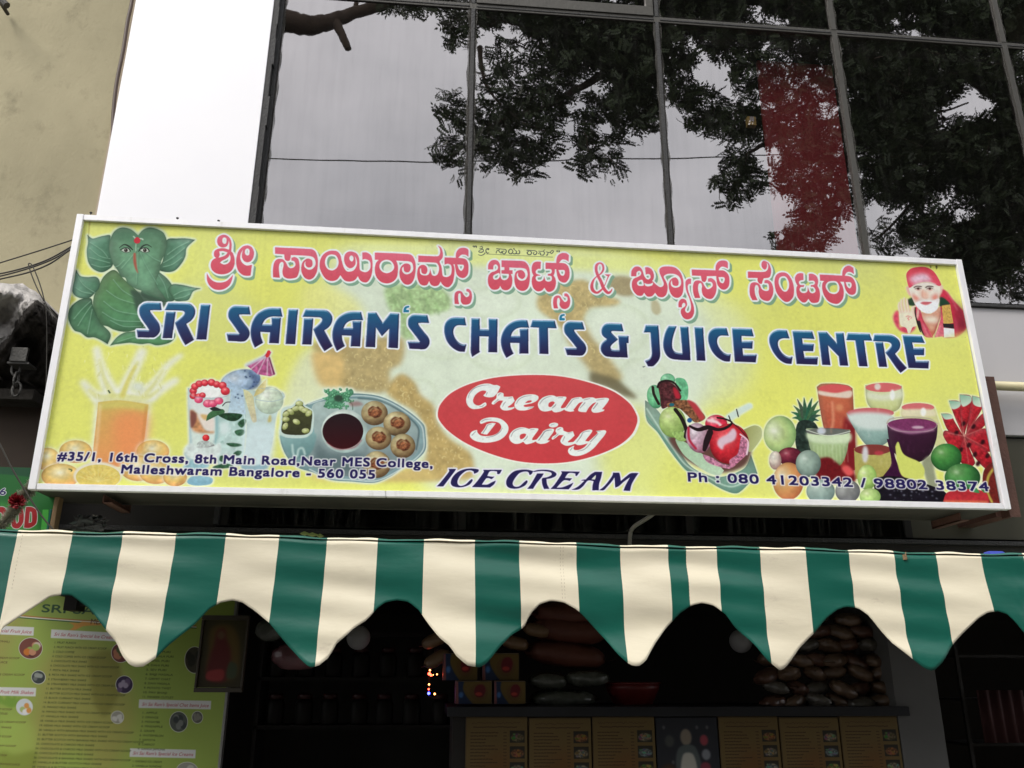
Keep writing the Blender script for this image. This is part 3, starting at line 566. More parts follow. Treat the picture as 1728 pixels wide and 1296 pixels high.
    for ex in (485, 665):
        A.line(f"{ex-65},{405};{ex-20},{385};{ex+50},{392}", 9, (70, 50, 48), blur=1.2)
        A.fill(A.P(f"{ex-45},430;{ex},408;{ex+45},425;{ex},445"), (226, 216, 210)); A.fill(A.E(ex, 425, 22, 16), (74, 44, 40), blur=1); A.line(f"{ex-50},430;{ex},406;{ex+48},424", 4, (60, 40, 40), blur=.8); A.line(f"{ex-40},436;{ex},450;{ex+40},436", 4, (206, 130, 120), blur=1.5)
    A.line("560,440;548,520;560,560;600,575;640,560", 5, (196, 120, 100), blur=2, alpha=.7)
    for t_, r_ in (("520,520;560,590;500,620", 10), ("690,530;700,590;760,600", 9), ("480,460;520,480;545,450", 7), ("620,455;660,470;710,455", 7), ("400,480;410,560;440,640", 9), ("800,480;806,560;790,640", 8)):
        A.line(t_, r_, (188, 122, 104), blur=5, alpha=.45)
    for _ in range(60):
        x, y = rs.uniform(470, 790), rs.uniform(660, 800); A.line(f"{x:.0f},{y:.0f};{x+rs.uniform(-8,8):.0f},{y+rs.uniform(10,26):.0f}", 2.2, (196, 198, 206) if rs.rand() < .6 else (250, 250, 252), blur=1.2, alpha=.5)
    A.line("470,610;540,600;610,606;690,600;740,610", 10, (214, 214, 216), blur=3, alpha=.8)
    A.fill(A.P("300,240;310,170;380,105;500,82;620,90;720,150;790,250;840,360;800,380;700,330;600,315;480,335;400,380;350,410;325,360"), (206, 78, 92), (212, 88, 108), 90, tex=.06, cell=20)
    A.fill(A.P("350,280;420,215;540,185;640,210;690,300;600,310;480,330;430,350"), (222, 206, 222), blur=7, tex=.08, cell=8, alpha=.9); A.line("400,370;500,330;640,318;760,350", 7, (230, 214, 222), blur=2); A.line("350,400;480,340;620,322;800,375", 3, (150, 60, 76), blur=1.5, alpha=.7); A.line("640,220;740,280", 6, (180, 56, 74), blur=3, alpha=.6)
    A.fill(A.P("100,880;130,790;180,770;200,1040!;280,1010;450,1020;350,1120;220,1090;140,1000"), (206, 80, 104), blur=3, tex=.12, cell=10)
    A.fill(A.P("205,780;300,770;420,780;445,900;460,1000;400,1030;360,1120;330,1120;300,1040;220,1000;195,880"), (226, 222, 200), tex=.03)
    for t in ("210,800,20;185,700,17;195,640,11", "250,790,22;225,680,19;228,595,13", "300,785,22;270,650,19;272,570,13", "345,790,22;322,680,19;312,590,12", "420,860,26;400,730,24;440,700,16"):
        A.line(t, None, (226, 216, 196)); A.line(";".join(f"{float(p.split(',')[0])+17},{float(p.split(',')[1])},4" for p in t.split(';')), None, (204, 110, 108), blur=2, alpha=.75)
    A.line("300,860;340,850;345,880;320,885;350,910;330,915", 4, (210, 90, 96), blur=.8); A.line("355,855;385,875;370,895", 3, (210, 90, 96), blur=.8)
    A.line("440,720,10;440,800,12;460,900,12;490,1000,16;520,1100,8", None, (46, 36, 40)); A.line("500,940,22;540,1080,14;580,1160,6", None, (46, 42, 44), blur=1.2); A.fill(A.P("480,720;500,780;480,900;460,860"), (222, 190, 180), blur=2)
    A.end(1.2, (226, 232, 190), 1.6, .5)
    A.F(1500, 440, 9.257); A.fill(A.P("540,1190;900,1200;1240,1090;1260,1230;700,1250"), (220, 226, 130), blur=9, alpha=.8)

    # --- red oval badge with script lettering
    A.F(720, 600, 4.32)
    ov = "92,420;110,350;190,265;330,195;520,148;760,130;1000,140;1220,185;1400,250;1520,340;1575,430;1580,490;1540,580;1440,660;1280,730;1080,780;880,793;680,775;480,720;300,640;170,550;105,475"
    A.fill(A.P(ov), (232, 234, 226))
    A.fill(A.P("105,420;125,352;200,272;335,205;522,158;760,140;1000,150;1215,195;1392,260;1508,345;1560,432;1562,488;1522,572;1430,650;1275,720;1078,770;880,783;682,765;485,710;308,632;182,545;118,470"), (202, 86, 90), (198, 74, 80), 90, tex=.02, cell=40)
    cream = []
    A.F(780, 630, 10.8)
    C_ = [A.P("760,235!;700,205;640,205;560,180;460,180;350,210;240,280;170,360;135,450;140,530;180,600;250,640;340,640;430,620;500,580;505,545;485,520;440,540;380,575;320,570;270,530;262,470;300,390;370,330;440,305;500,315!;490,350;450,395;490,420;560,430;630,420;680,380;720,320"),
          A.P("690,400;700,360;760,340;815,360;820,415!;900,420;985,412!;1022,495!;960,560;900,600;905,615;960,615;1010,600!;1020,625!;960,655;880,670;800,660;755,610;770,560;810,490!;740,490;690,520;640,560;600,545;620,500;680,450"),
          A.P("1020,600;1025,530;1080,450;1180,395;1300,375;1400,385;1455,420;1440,480;1360,530;1250,560;1190,575;1195,600;1250,605;1380,595!;1340,630;1240,665;1150,672;1070,655")]
    H_ = [A.P("1210,535!;1260,495;1320,488;1330,510;1280,530")]
    A.F(900, 650, 10.8)
    C_ += [A.P("150,370;160,300;230,225;330,185;420,180;490,205!;560,200;660,205;665,240;620,310;570,390;580,415;650,400!;720,300;765,240!;830,220;930,210;968,240!;1060,220;1150,215;1205,235!;1300,225;1400,220;1448,240;1430,290;1370,370;1320,430!;1370,435!;1340,465;1240,492;1160,490;1125,450;1140,400;1200,320;1215,300!;1150,330;1080,400;1030,485!;950,482;890,465;885,430;930,350;975,295!;900,320;840,390;800,440!;815,465!;740,478;660,460;630,440!;560,475;480,490;430,480;405,450!;330,470;250,472;185,440"),
           A.P("350,720;380,690;450,675;510,690;520,720;490,750;420,765;365,750"),
           A.P("470,830;490,780;550,755;605,770;615,820!;700,850;790,830!;820,910!;760,970;700,1020;710,1035;800,1025!;880,940;940,860;1010,820;1090,800;1145,815;1120,870;1050,960;1015,1010!;1080,1015!;1150,950;1240,860;1210,825!;1290,815;1370,810;1400,835;1370,900;1280,1010;1180,1130;1080,1210;960,1265;840,1285;740,1260;700,1200;720,1140;820,1090!;800,1140;820,1170;900,1170;1000,1120;1060,1050!;960,1080;880,1085;830,1060!;740,1090;660,1095;590,1060;560,1010;590,940;620,905!;540,905;480,950;420,985;400,965;420,930;490,880")]
    H_ += [A.P("340,370;350,320;410,290;455,310;430,350;390,390;355,390")]
    A.F(780, 630, 10.8)
    C_ += [A.P("385,870;430,830;520,800;640,795;760,820;850,880;905,960;900,1050;850,1130;760,1200;640,1240;500,1255;360,1240;260,1200;205,1140;215,1080;260,1040;335,1020!;345,1070;400,1120;500,1135;620,1120;720,1070;775,990;765,930;720,890;640,870;540,870;450,900;400,910"),
           A.P("510,920!;600,895;680,900!;620,980;520,1105!;460,1100;400,1080!;460,1010"),
           A.P("920,1160;940,1090;1010,1020;1110,980;1200,980;1280,1005!;1360,990;1450,1000;1450,1030;1400,1100;1345,1180;1350,1210;1420,1200!;1500,1110;1540,1050!;1600,1015;1680,1000;1740,1010;1730,1060;1680,1130;1620,1215!;1670,1220!;1600,1265;1500,1280;1430,1260;1410,1235!;1320,1270;1230,1285;1180,1240!;1100,1275;1020,1275;950,1230")]
    H_ += [A.P("1115,1150;1130,1110;1190,1090;1230,1105;1210,1150;1170,1185;1130,1190")]
    for c in C_: A.fill(c, (226, 234, 232), sub=H_, tex=.02)
    GR = (132, 124, 132)
    A.F(780, 630, 10.8)
    for t in ("170,440,3;200,350,6;290,260,7;420,215,5;560,200,2", "370,600,3;430,590,6;475,550,3", "520,340,6;500,390,4", "720,400,4;740,370,6;780,355,2", "640,540,4;720,470,6", "910,445,5;970,435,4", "800,600,3;830,540,6;860,510,4", "1050,550,4;1100,470,6;1200,415,6;1330,400,2", "1270,630,5;1370,605,3", "415,870,5;480,835,6;600,825,2", "440,1080,6;500,990,8;530,935,6;600,915,4", "240,1120,6;310,1050,5", "500,1160,3;640,1130,6;750,1060,7;800,985,3", "955,1150,4;1000,1060,6;1100,1005,5;1200,995,2", "1190,1215,6;1240,1170,7;1260,1130,4", "1460,1215,5;1530,1110,7;1570,1055,5;1660,1025,4", "1310,1022,5;1380,1015,4"): A.line(t, None, GR, alpha=.8, blur=.5)
    A.F(900, 650, 10.8)
    for t in ("180,340,4;240,260,6;330,210,5;400,200,2", "520,225,5;600,218,4", "410,410,5;460,370,8;480,335,4", "670,410,5;740,320,7;800,250,5;900,228,4", "920,410,5;1010,310,7", "990,262,5;1100,235,4", "1160,425,7;1240,320,8", "1220,265,5;1360,242,4", "385,722,5;460,695,3", "510,810,5;570,775,4", "160,1000,4;230,910,6;290,830,6;400,810,4", "440,955,5;520,880,5", "700,868,4;765,855,4", "600,1020,4;640,930,6", "860,1030,5;940,920,7;980,850,6;1100,825,4", "1110,1025,6;1200,930,7;1250,870,5", "1220,835,4;1300,828,3", "740,1180,6;780,1130,5", "880,1195,4;1000,1160,6;1110,1055,5"): A.line(t, None, GR, alpha=.8, blur=.5)

    # --- ICE CREAM
    NAVY = (46, 42, 88)
    A.begin(); A.F(730, 770, 8.64)
    for t in ("285,175!;395,175!;370,215;205,432!;110,432!;160,380;290,215",
              "720,185;715,220;660,245;650,215;600,195;530,210;450,280;415,350;420,400;460,425;530,405;590,350;625,325;635,350;590,405;500,440;410,445;340,425;315,380;340,300;420,220;520,180;620,170",
              "790,190!;1065,190!;1030,248;995,248;990,215;890,212;850,280!;930,292!;955,288!;915,325;890,318;880,312!;835,315;770,405!;850,405;920,370;975,348!;950,400;890,448!;625,442!;700,360;800,220",
              "1520,210!;1500,250;1470,265;1450,225;1400,215;1320,240;1250,320;1220,390;1250,435;1320,430;1390,370;1425,345;1440,365;1400,420;1310,460;1220,465;1150,440;1125,380;1150,300;1230,220;1330,192;1440,190"):
        A.fill(A.P(t), NAVY)
    A.F(900, 770, 8.64)
    for t in ("50,215;120,195;230,190;330,205;390,245;375,285;310,315;245,325!;255,400;290,468!;210,470!;185,400;178,330!;190,312;270,295;320,265;310,230;230,212;150,210;60,222",
              "110,245!;205,245!;180,290;100,390;50,468!;-35,468!;20,400",
              "460,212!;735,218!;690,278;670,275;665,245;570,240;515,310!;620,315!;585,352;560,345;500,345;440,400;395,452!;480,445;560,415;640,378!;610,430;570,475!;305,470!;370,400;470,245",
              "955,220!;1060,220!;1045,300;1015,400;1010,490!;915,490!;920,420;935,355!;850,350;780,430;710,478;610,482!;700,440;780,370;800,350!;750,348!;780,335;820,332!;890,260",
              "1218,232!;1310,232!;1325,300;1330,355!;1420,280;1480,240;1590,238!;1540,310;1490,400;1465,498!;1370,495!;1400,420;1465,300!;1380,360;1300,430;1250,450!;1245,380;1240,300!;1200,360;1130,440;1080,488;1015,488!;1080,440;1150,360;1210,270"):
        A.fill(A.P(t), NAVY)
    A.F(900, 770, 8.64); hole = A.mask(A.P("968,262!;965,300;955,332!;900,330!;930,300"))
    A.end(2.4, (222, 222, 236), .6, 1); A.put(hole, (214, 220, 214))

    # --- address and telephone lines
    def small(body, fr, p0, p1, size, sp):
        A.F(*fr); cs = text_quad(A, body, p0, p1, size, 0, sp)
        r = cover(cs, False, 3, 4, A.W, A.H); bold = A.grow(r, 1.1, 1)
        A.put(A.grow(bold, 3.4, 2), (222, 222, 226), alpha=.88, blur=.8); A.put(bold, (44, 38, 92))
    small("#35/1, 16th Cross, 8th Main Road,Near MES College,", (0, 0, 1), (95, 775.5), (735, 788.5), 14.2, 1.12)
    small("Malleshwaram Bangalore - 560 055", (0, 0, 1), (205, 797.5), (637, 806.8), 14.2, 1.12)
    small("Ph : 080 41203342 / 98802 38374", (0, 0, 1), (1168, 811.5), (1672, 828), 15.0, 1.1)

    # --- KANNADA headline: traced glyph by glyph; '+' joins, '-' cuts out
    K = []
    def kn(fr, adds, subs=()): K.append((fr, adds, subs))
    kn((340, 380, 10.8), ["430,155;500,180;550,235;574,320;572,400;565,460!;600,500;628,590;630,690;595,790;525,855;420,885;300,870;220,810;190,730;205,650;245,605;290,583!;258,558;247,500;265,450;310,420;380,405;450,408;525,432!;532,330;520,258!;512,320;475,375;400,390;340,360;308,300;312,230;350,180"],
       ["440,205;475,225;480,270;470,310;440,325;408,300;400,255;412,220", "345,462!;420,458;500,483!;465,530;400,562;332,578!;356,530", "535,515!;555,570;545,640;500,688;430,705;360,672!;400,635;475,598;520,560"])
    kn((340, 380, 10.8), ["880,352;945,385;985,470;975,570;930,640;860,662;800,635;765,570;768,490;787,428!;745,500;735,590;770,670;850,722;950,708!;925,905!;860,912;780,895;700,820;662,700;665,580;700,460;770,380;820,357"], ["865,408;900,430;905,480;895,525;860,538;825,510;818,465;832,425"])
    kn((340, 380, 10.8), ["118,862!;180,960;260,1020;360,1038;470,1015;550,950;602,890!;585,980;540,1080;450,1150;350,1172;250,1155;170,1090;125,1000"])
    kn((450, 400, 8.64), ["148,135!;680,162;740,195;776,290;778,400;762,500;715,580;650,608;585,580;540,500;535,420;560,345;625,300;685,320;702,370;690,415;650,432;610,415;594,370;603,336!;578,370;585,425;640,462;700,450;742,395;738,320;700,275;625,260;380,248!;375,300;360,330;325,335;295,315;285,270;285,240!;148,230!",
       "120,575!;118,480;130,380;165,320;215,305;270,315;310,360;340,420;380,442;430,425;450,385;430,340;390,330!;388,290!;440,278;490,310;510,400;505,480;470,570;400,592;330,592;275,560;258,490;275,400;270,360;245,350;215,380;205,450;220,582!"])
    kn((450, 400, 8.64), ["990,185;1060,195;1110,250;1130,330;1160,430;1200,485;1245,495;1300,480;1340,430;1355,370;1345,310;1320,262!;1335,330;1330,390;1290,435;1240,442;1190,400;1165,330;1175,250;1220,205;1280,200;1350,230;1385,300;1392,400;1400,470;1450,500;1500,500;1545,460;1555,400;1540,340;1480,312;1435,320!;1432,215!;1500,215;1560,260;1583,350;1580,480;1560,570;1510,645;1450,650;1400,620;1368,560!;1320,620;1240,640;1170,620;1110,545!;1060,610;980,630;900,600;840,520;805,420;815,320;860,240;930,195"],
       ["985,240;1050,262;1085,340;1075,410;1040,455;985,476;920,450;885,380;892,305;925,258", "1275,257;1298,275;1304,305;1295,335;1275,345;1250,325;1242,292;1255,265"])
    kn((620, 400, 8.64), ["148,215!;650,240;705,272;742,360;748,450;730,580;690,660;630,687;570,665;520,590;510,500;530,430;575,385;625,378;665,400;675,450;650,500;610,505;578,485;570,420!;548,450;555,500;600,535;660,525;705,480;710,420;690,365;640,345;560,340;462,335!;485,400;488,480;470,580;410,645;320,668;230,640;165,560;148,460;165,370;205,325!;148,322!"], ["323,322;390,345;430,410;425,460;385,500;323,520;255,495;218,440;222,385;260,340"])
    kn((620, 400, 8.64), ["785,260!;1040,270;1085,262;1105,220;1100,160;1070,110!;1120,145;1145,220;1140,290;1100,340;1100,360!;1125,420;1140,540;1160,565;1210,570;1260,540;1275,470;1265,400;1220,378;1170,390!;1170,285!;1335,290!;1340,220;1380,160;1440,143;1500,155;1522,185!;1520,275!;1480,248;1420,245;1370,290!;1470,305;1510,350;1522,430;1510,530;1460,580;1400,575;1350,530;1330,450;1320,385!;1300,385!;1318,450;1310,560;1290,650;1240,712;1190,715;1140,680;1112,635!;1080,690;1020,705;970,680;945,630!;915,685;860,697;810,670;775,590;770,500;790,430;830,400;875,400;910,430;920,480;900,525;870,530;835,510;825,440!;808,470;820,530;870,550;930,540;955,490;960,450!;985,540;1030,555;1070,530;1090,460;1080,400;1040,365;785,355!"], ["1358,388!;1445,392;1452,430;1420,480;1382,455"])
    kn((620, 400, 8.64), ["1320,960!;1315,860;1330,795;1380,770;1425,785;1450,825;1490,862;1530,840;1530,795;1490,775!;1490,740!;1530,745;1565,790;1572,870;1550,945;1500,970;1440,965;1410,920;1410,850;1400,805;1375,820;1370,880;1385,965!"])
    kn((820, 420, 10.8), ["100,355!;105,270;145,205;210,183;275,200;315,260;322,330!;345,330!;345,190!;740,205;810,250;855,340;865,450;860,580;830,690;770,742;690,742;620,690;585,590;585,480;610,400;670,370;730,375;775,430;775,490;730,530;680,510;650,470;650,410!;625,450;640,520;700,562;780,545;820,480;820,410;790,350;720,330;600,325;490,318!;490,368!;550,370!;548,440!;515,435!;540,500;545,580;525,670;480,720;420,735;360,715;322,650!;300,700;240,725;170,715;115,650;98,560;110,470;160,410;230,385;275,350;280,300;240,262;200,290;195,355!"],
       ["250,436;205,460;190,505;220,540;280,530;312,490;318,450;300,420;275,425", "320,190!;345,190!;345,310!;400,315!;400,365!;345,370!;345,430!;480,438!;478,490;445,535;390,550;345,525;325,470!;322,330!"])
    kn((820, 420, 10.8), ["1065,218!;1060,348!;1010,348;970,390;985,435;1050,458!;1060,470!;990,478;970,520;1000,570;1060,575;1110,540;1125,480!;1150,560;1200,582;1255,565;1268,520;1250,480;1190,470!;1195,440!;1250,430;1265,385;1240,352;1150,350!;1150,235!;1345,242!;1350,170;1380,100;1450,60;1530,65;1575,100!;1570,220!;1520,185;1450,180;1395,240!;1500,250;1560,300;1588,400;1580,510;1530,590;1470,600;1400,560;1365,480;1350,400;1345,355!;1320,355!;1315,420;1295,470!;1330,530;1340,620;1310,720;1240,768;1180,760;1130,690!;1080,745;1000,757;930,700;900,600;905,510;930,465!;902,400;900,310;930,240;990,215"], ["1385,370!;1488,372;1505,410;1480,472;1425,460"])
    kn((820, 420, 10.8), ["1300,1075!;1288,970;1300,880;1350,840;1410,845;1450,905;1500,958;1548,930;1545,870;1492,850!;1492,802!;1540,802;1585,860;1600,950;1580,1040;1520,1085;1450,1075;1405,1010;1415,930;1390,880;1365,900;1360,990;1380,1075!"])
    kn((1060, 430, 8.64), ["95,300!;103,215;150,162;215,162;258,210;285,300;290,360;340,392;400,370;415,378!;470,430;520,458;562,440;570,400;540,320;508,240;512,190;560,160;650,155;740,175;810,240;850,340;858,450;840,560;790,612;720,605;665,540;642,440;655,370;700,325;750,320;785,370;780,430;740,442;700,420;690,350!;672,400;690,450;750,468;810,440;822,370;790,300;720,265;640,262;590,280;570,310;600,370;628,450;610,560;560,605;490,595;445,540!;400,590;330,595;285,540!;250,585;180,575;120,500;105,410;130,340;200,305;235,280;240,240;210,220;175,245;172,300!",
       "298,168!;350,170;400,205;428,280;415,350;370,388;320,390;285,365;265,320;280,290;315,335;350,345;378,320;372,280;345,265;308,275!"], ["180,400;205,365;250,350;268,370;280,430;245,442;200,435", "285,397!;330,412;380,408;415,388!;405,430;350,448;305,438"])
    kn((1060, 430, 8.64), ["968,335!;965,412!;935,415;918,450;930,530;970,640;1005,740;1010,830;980,905;920,932;860,912;822,850;822,790;860,755;882,735;880,700;855,690;835,720;835,755!;785,755!;785,690;810,645;850,630;895,655;908,720;890,760;880,800;905,835;940,828;962,790;965,720;940,620;900,520;885,430;890,370;925,338"])
    kn((1060, 430, 8.64), ["975,200!;1322,215!;1325,150;1360,90;1420,70;1480,80;1500,105!;1500,190!;1450,165;1400,165;1362,215!;1440,220;1500,270;1522,350;1510,450;1460,498;1400,490;1350,430;1335,360;1330,300!;1195,300!;1190,350;1165,385;1125,370;1110,295!;980,290!", "1022,620!;998,540;995,440;1020,375;1080,362;1130,385;1160,440;1200,490;1245,480;1280,440;1265,390;1212,380!;1212,335!;1265,330;1320,380;1335,460;1320,560;1270,630;1200,628;1140,580;1120,500;1125,440;1105,400;1075,420;1068,500;1100,620!"], ["1362,315!;1440,318;1455,350;1430,405;1385,385"])
    kn((1260, 430, 8.64), ["60,235!;290,240;330,225;352,190;355,130;335,105!;340,150;325,195;300,205;265,170;258,120;280,80;320,82;365,115;395,190;395,260;370,320;290,335!;275,370;260,415;225,410;200,370;200,330!;62,328!", "125,655!;90,580;85,480;105,410;165,393;225,420;260,490;310,520;360,510;365,450;350,412;298,405!;300,365!;350,360;400,400;428,480;420,580;370,660;300,660;240,620;215,540;218,480;200,440;175,435;158,480;165,570;200,655!"])
    kn((1260, 430, 8.64), ["570,245;640,270;700,360;730,480;720,600;660,670;600,675;530,620;470,530;445,400;460,310;500,262"], ["580,302;620,320;655,390;655,470;620,525;570,520;520,450;505,380;525,320"])
    kn((1260, 430, 8.64), ["865,262!;868,355!;820,365;800,390;820,428;880,430!;870,460!;830,460;810,500;840,540;890,545;925,520;930,450!;960,530;1000,550;1040,530;1040,490;1010,455;975,455!;975,430!;1020,425;1035,390;1010,365;945,368!;945,265!;1010,268;1065,310;1082,380;1070,440!;1100,500;1110,580;1090,670;1030,690;980,680;942,630!;900,680;850,678;790,620;765,540;765,470;780,440!;750,380;745,320;775,270;820,255"])
    kn((1260, 430, 8.64), ["1103,275!;1430,290!;1435,220;1470,165;1530,145;1590,175!;1600,270!;1555,240;1500,240;1465,290!;1550,305;1600,350;1632,440;1625,540;1580,570;1520,550;1475,480;1455,380!;1400,378!;1440,450;1455,540;1440,630;1380,695;1310,697;1230,660;1170,580;1140,480;1145,400;1170,370!;1110,365!"], ["1290,368;1350,380;1388,440;1385,510;1350,550;1300,558;1240,535;1195,470;1195,420;1230,380", "1480,385!;1550,388;1568,430;1545,475;1505,450"])
    masks = []
    for fr, adds, subs in K:
        A.F(*fr); sh = []
        m = A.mask([c for t in adds for c in A.P(t)] if len(adds) == 1 else A.P(adds[0]), [A.P(t) for t in subs])
        masks.append(m)
        for t in adds[1:]: masks.append(A.mask(A.P(t), [A.P(q) for q in subs]))
    A.F(990, 420, 12.96)
    amp = A.S("560,560,16;520,660,10;470,780,9;400,880,20;300,945,28;210,890,40;190,780,34;230,660,20;290,595,12;390,520,18;440,430,24;425,330,24;360,292,20;295,340,30;285,450,32;320,560,36;390,700,38;450,850,40;540,945,36;605,915,20;632,860,8") + [np.asarray(A.raw([(468, 540), (607, 540), (570, 575), (520, 580)]))]
    masks.append(A.mask(amp))
    for m in masks:
        g = A.grow(m, 3.4 * A.k / 1.0, 2); A.put(g, (126, 164, 142), alpha=.92, dx=3.6 * A.k, dy=4.6 * A.k)
    for m in masks: A.put(A.grow(m, 3.3 * A.k, 2), (226, 232, 234), blur=.5)
    for m in masks: A.put(m, A.grad(m, (216, 114, 136), (206, 88, 104), 95, .9))

    # --- small headline pressed against the top of the frame
    A.F(800, 400, 10.8); D = (52, 62, 74)
    for t in ("40,150,8;60,150,10;60,175,5", "80,150,9;98,150,11;98,180,5", "165,165,4;200,155,6;215,180,5;180,200,5;160,195,4;220,205,6;230,240,7;190,262,8;145,250,6;165,225,4;220,205,3", "290,195,5;325,195,8;320,215,6;290,200,5;275,235,7;300,275,8;330,268,4", "140,305,5;190,318,6;250,290,7;262,265,5",
              "470,195,7;540,200,6;600,205,6", "520,205,5;515,225,5", "465,275,6;475,240,6;500,225,6;530,260,7;555,275,7;565,245,6", "600,205,6;640,215,7;645,255,8;615,290,8;580,275,7;585,240,6;612,240,6",
              "720,205,6;690,240,8;705,280,8;745,285,8;770,240,6;740,205,6;720,205,6", "775,285,8;815,288,8;838,250,6;810,225,5;785,200,7;790,190,8", "835,285,8;880,288,8;895,250,7;875,225,6",
              "1025,225,7;1100,228,6;1170,232,6", "1060,240,6;1030,265,8;1050,300,8;1095,300,8;1110,260,7;1080,240,6", "1170,232,6;1205,255,7;1200,290,8;1165,305,8;1140,280,6;1160,260,5", "1240,240,6;1310,245,5;1350,215,5", "1240,290,7;1250,270,6;1275,275,6;1270,305,7;1300,312,7;1330,310,7;1345,270,7;1330,245,6", "1375,255,5;1410,265,6;1395,315,8;1380,312,8", "1410,265,6;1450,262,6;1480,230,6;1510,240,6;1495,270,7;1470,285,6;1450,262,5",
              "1565,240,6;1580,235,9;1575,258,4", "1600,240,6;1618,238,9;1610,262,4"):
        A.line(t, None, D, blur=.4)
    A.line("285,292;1495,350", 4.2, (84, 96, 84), blur=.4)

    # --- ENGLISH headline
    G = {}
    def gl(nm, fr, ref, adds, subs=()): G[nm] = (fr, ref, adds, subs)
    gl('S', (220, 500, 10.8), (140, 735), ["560,108!;580,240!;430,238;368,245;380,285;440,365;520,470;548,540;550,620;510,690;450,735;400,742!;140,735!;122,600!;355,608!;300,520;220,410;175,320;165,240;190,165;250,118;320,102!"])
    gl('S2', (380, 500, 10.8), (80, 800), ["465,178!;490,318!;320,318;280,328;300,380;380,490;450,580;475,660;450,740;390,800;320,812!;80,800!;55,670!;290,672!;230,580;150,470;95,390;85,310;110,230;170,180;230,168!"])
    gl('R', (220, 500, 10.8), (600, 752), ["705,112!;1080,125;1150,160;1200,240;1190,340;1130,430;1035,495!;1090,600;1180,785!;1020,880!;950,760;880,610;830,470!;900,420;980,350;1010,300;990,262;930,250;640,240!", "665,275!;840,275!;775,755!;600,752!"])
    gl('R3', (1430, 540, 10.8), (620, 840), ["540,252!;820,262;900,290;970,350;1000,430;980,520;905,605!;1000,730;1118,865!;1005,955!;920,850;820,700;735,580!;790,530;845,460;830,410;770,385;515,370!", "552,392!;690,392!;765,845!;620,840!"])
    gl('I', (220, 500, 10.8), (1225, 775), ["1308,145!;1480,148!;1405,780!;1225,775!"])
    gl('I3', (1080, 520, 7.855), (800, 685), ["768,245!;880,250!;912,688!;800,685!"])
    gl('A', (380, 500, 10.8), (830, 835), ["1045,205!;1078,355!;900,352;820,370;750,420;705,500!;885,500!;880,375!;1050,375!;1010,840!;830,835!;850,640!;670,630!;680,720;720,830!;570,918!;520,800;495,680;500,560;540,430;620,310;740,235;860,205"])
    gl('A3', (740, 500, 8.64), (1230, 828), ["1345,340!;1372,450!;1250,445;1180,465;1130,510;1105,570!;1240,572!;1235,470!;1360,465!;1362,828!;1230,828!;1230,672!;1095,668!;1105,740;1145,828!;1040,890!;990,790;962,680;965,590;1000,490;1060,410;1150,355;1250,335"])
    gl('M', (540, 500, 8.64), (705, 728), ["740,232!;860,228!;957,380!;1070,238!;1195,245!;1180,748!;1040,740!;1052,460!;945,572!;855,440!;845,735!;705,728!"])
    gl('q', (540, 500, 8.64), (1260, 225), ["1342,128!;1348,152!;1310,165;1298,188!;1342,190!;1340,225!;1260,225!;1262,180;1288,140"])
    gl('C', (740, 500, 8.64), (430, 797), ["430,298!;452,412!;330,408;280,440;262,510;285,590;340,660;400,690;455,690!;430,797!;340,790;240,730;170,640;135,530;132,440;160,360;220,310;290,295"])
    gl('C3', (1290, 540, 10.8), (550, 788), ["462,178!;512,322!;400,320;330,345;300,400;315,490;370,580;440,640;510,665;570,655!;550,788!;440,775;330,710;230,590;165,460;142,350;165,260;230,200;320,172"])
    gl('H', (740, 500, 8.64), (775, 805), ["530,308!;650,310!;650,468!;785,472!;780,314!;910,318!;905,808!;775,805!;780,575!;645,570!;645,780;655,800!;540,872!;520,800;520,700"])
    gl('T', (900, 520, 8.64), (140, 660), ["40,168!;362,176!;390,288!;262,282!;270,665!;140,660!;132,276!;8,268!"])
    gl('T2', (1430, 540, 10.8), (265, 828), ["65,225!;450,240!;498,360!;350,358!;415,832!;265,828!;195,352!;35,348!"])
    gl('&', (900, 520, 8.64), (1428, 712), ["1338,222!;1365,330!;1200,325;1188,350;1285,450!;1200,520;1175,565;1200,600;1310,605!;1290,396!;1440,400!;1440,500!;1410,500!;1428,712!;1180,705;1100,690;1045,630;1035,560;1060,500;1125,445!;1060,390;1045,320;1070,255;1130,218"])
    gl('J', (1080, 520, 7.855), (155, 760), ["125,218!;290,222!;310,500;315,620;290,690;230,755;200,762;155,760!;118,690!;180,660;205,600;200,500;185,312!;98,312!"])
    gl('speck', (1080, 520, 7.855), (80, 765), ["80,766!;125,760!;95,778!"])
    gl('U', (1080, 520, 7.855), (718, 680), ["430,230!;530,232!;490,350;472,450;480,530;520,575;610,590!;580,238!;685,240!;718,682!;560,675;450,655;385,590;355,480;370,360;400,275"])
    gl('E', (1080, 520, 7.855), (1300, 700), ["1262,262!;1520,270!;1548,368!;1385,360!;1390,436!;1535,433!;1530,530!;1400,525!;1408,610!;1590,610!;1575,712!;1300,700!"])
    gl('E2', (1290, 540, 10.8), (640, 785), ["570,190!;925,195!;968,328!;740,318!;755,418!;958,425!;945,552!;765,550!;785,665!;1030,665!;1020,798!;645,787!"])
    gl('E3', (1430, 540, 10.8), (1145, 860), ["1045,270!;1385,282!;1440,405!;1215,398!;1235,505!;1430,505!;1428,632!;1252,630!;1275,740!;1515,742!;1508,875!;1148,862!"])
    gl('N', (1290, 540, 10.8), (1110, 800), ["1040,205!;1190,205!;1375,410!;1355,222!;1495,218!;1578,818!;1430,812!;1410,645!;1212,440!;1260,805!;1110,800!"])
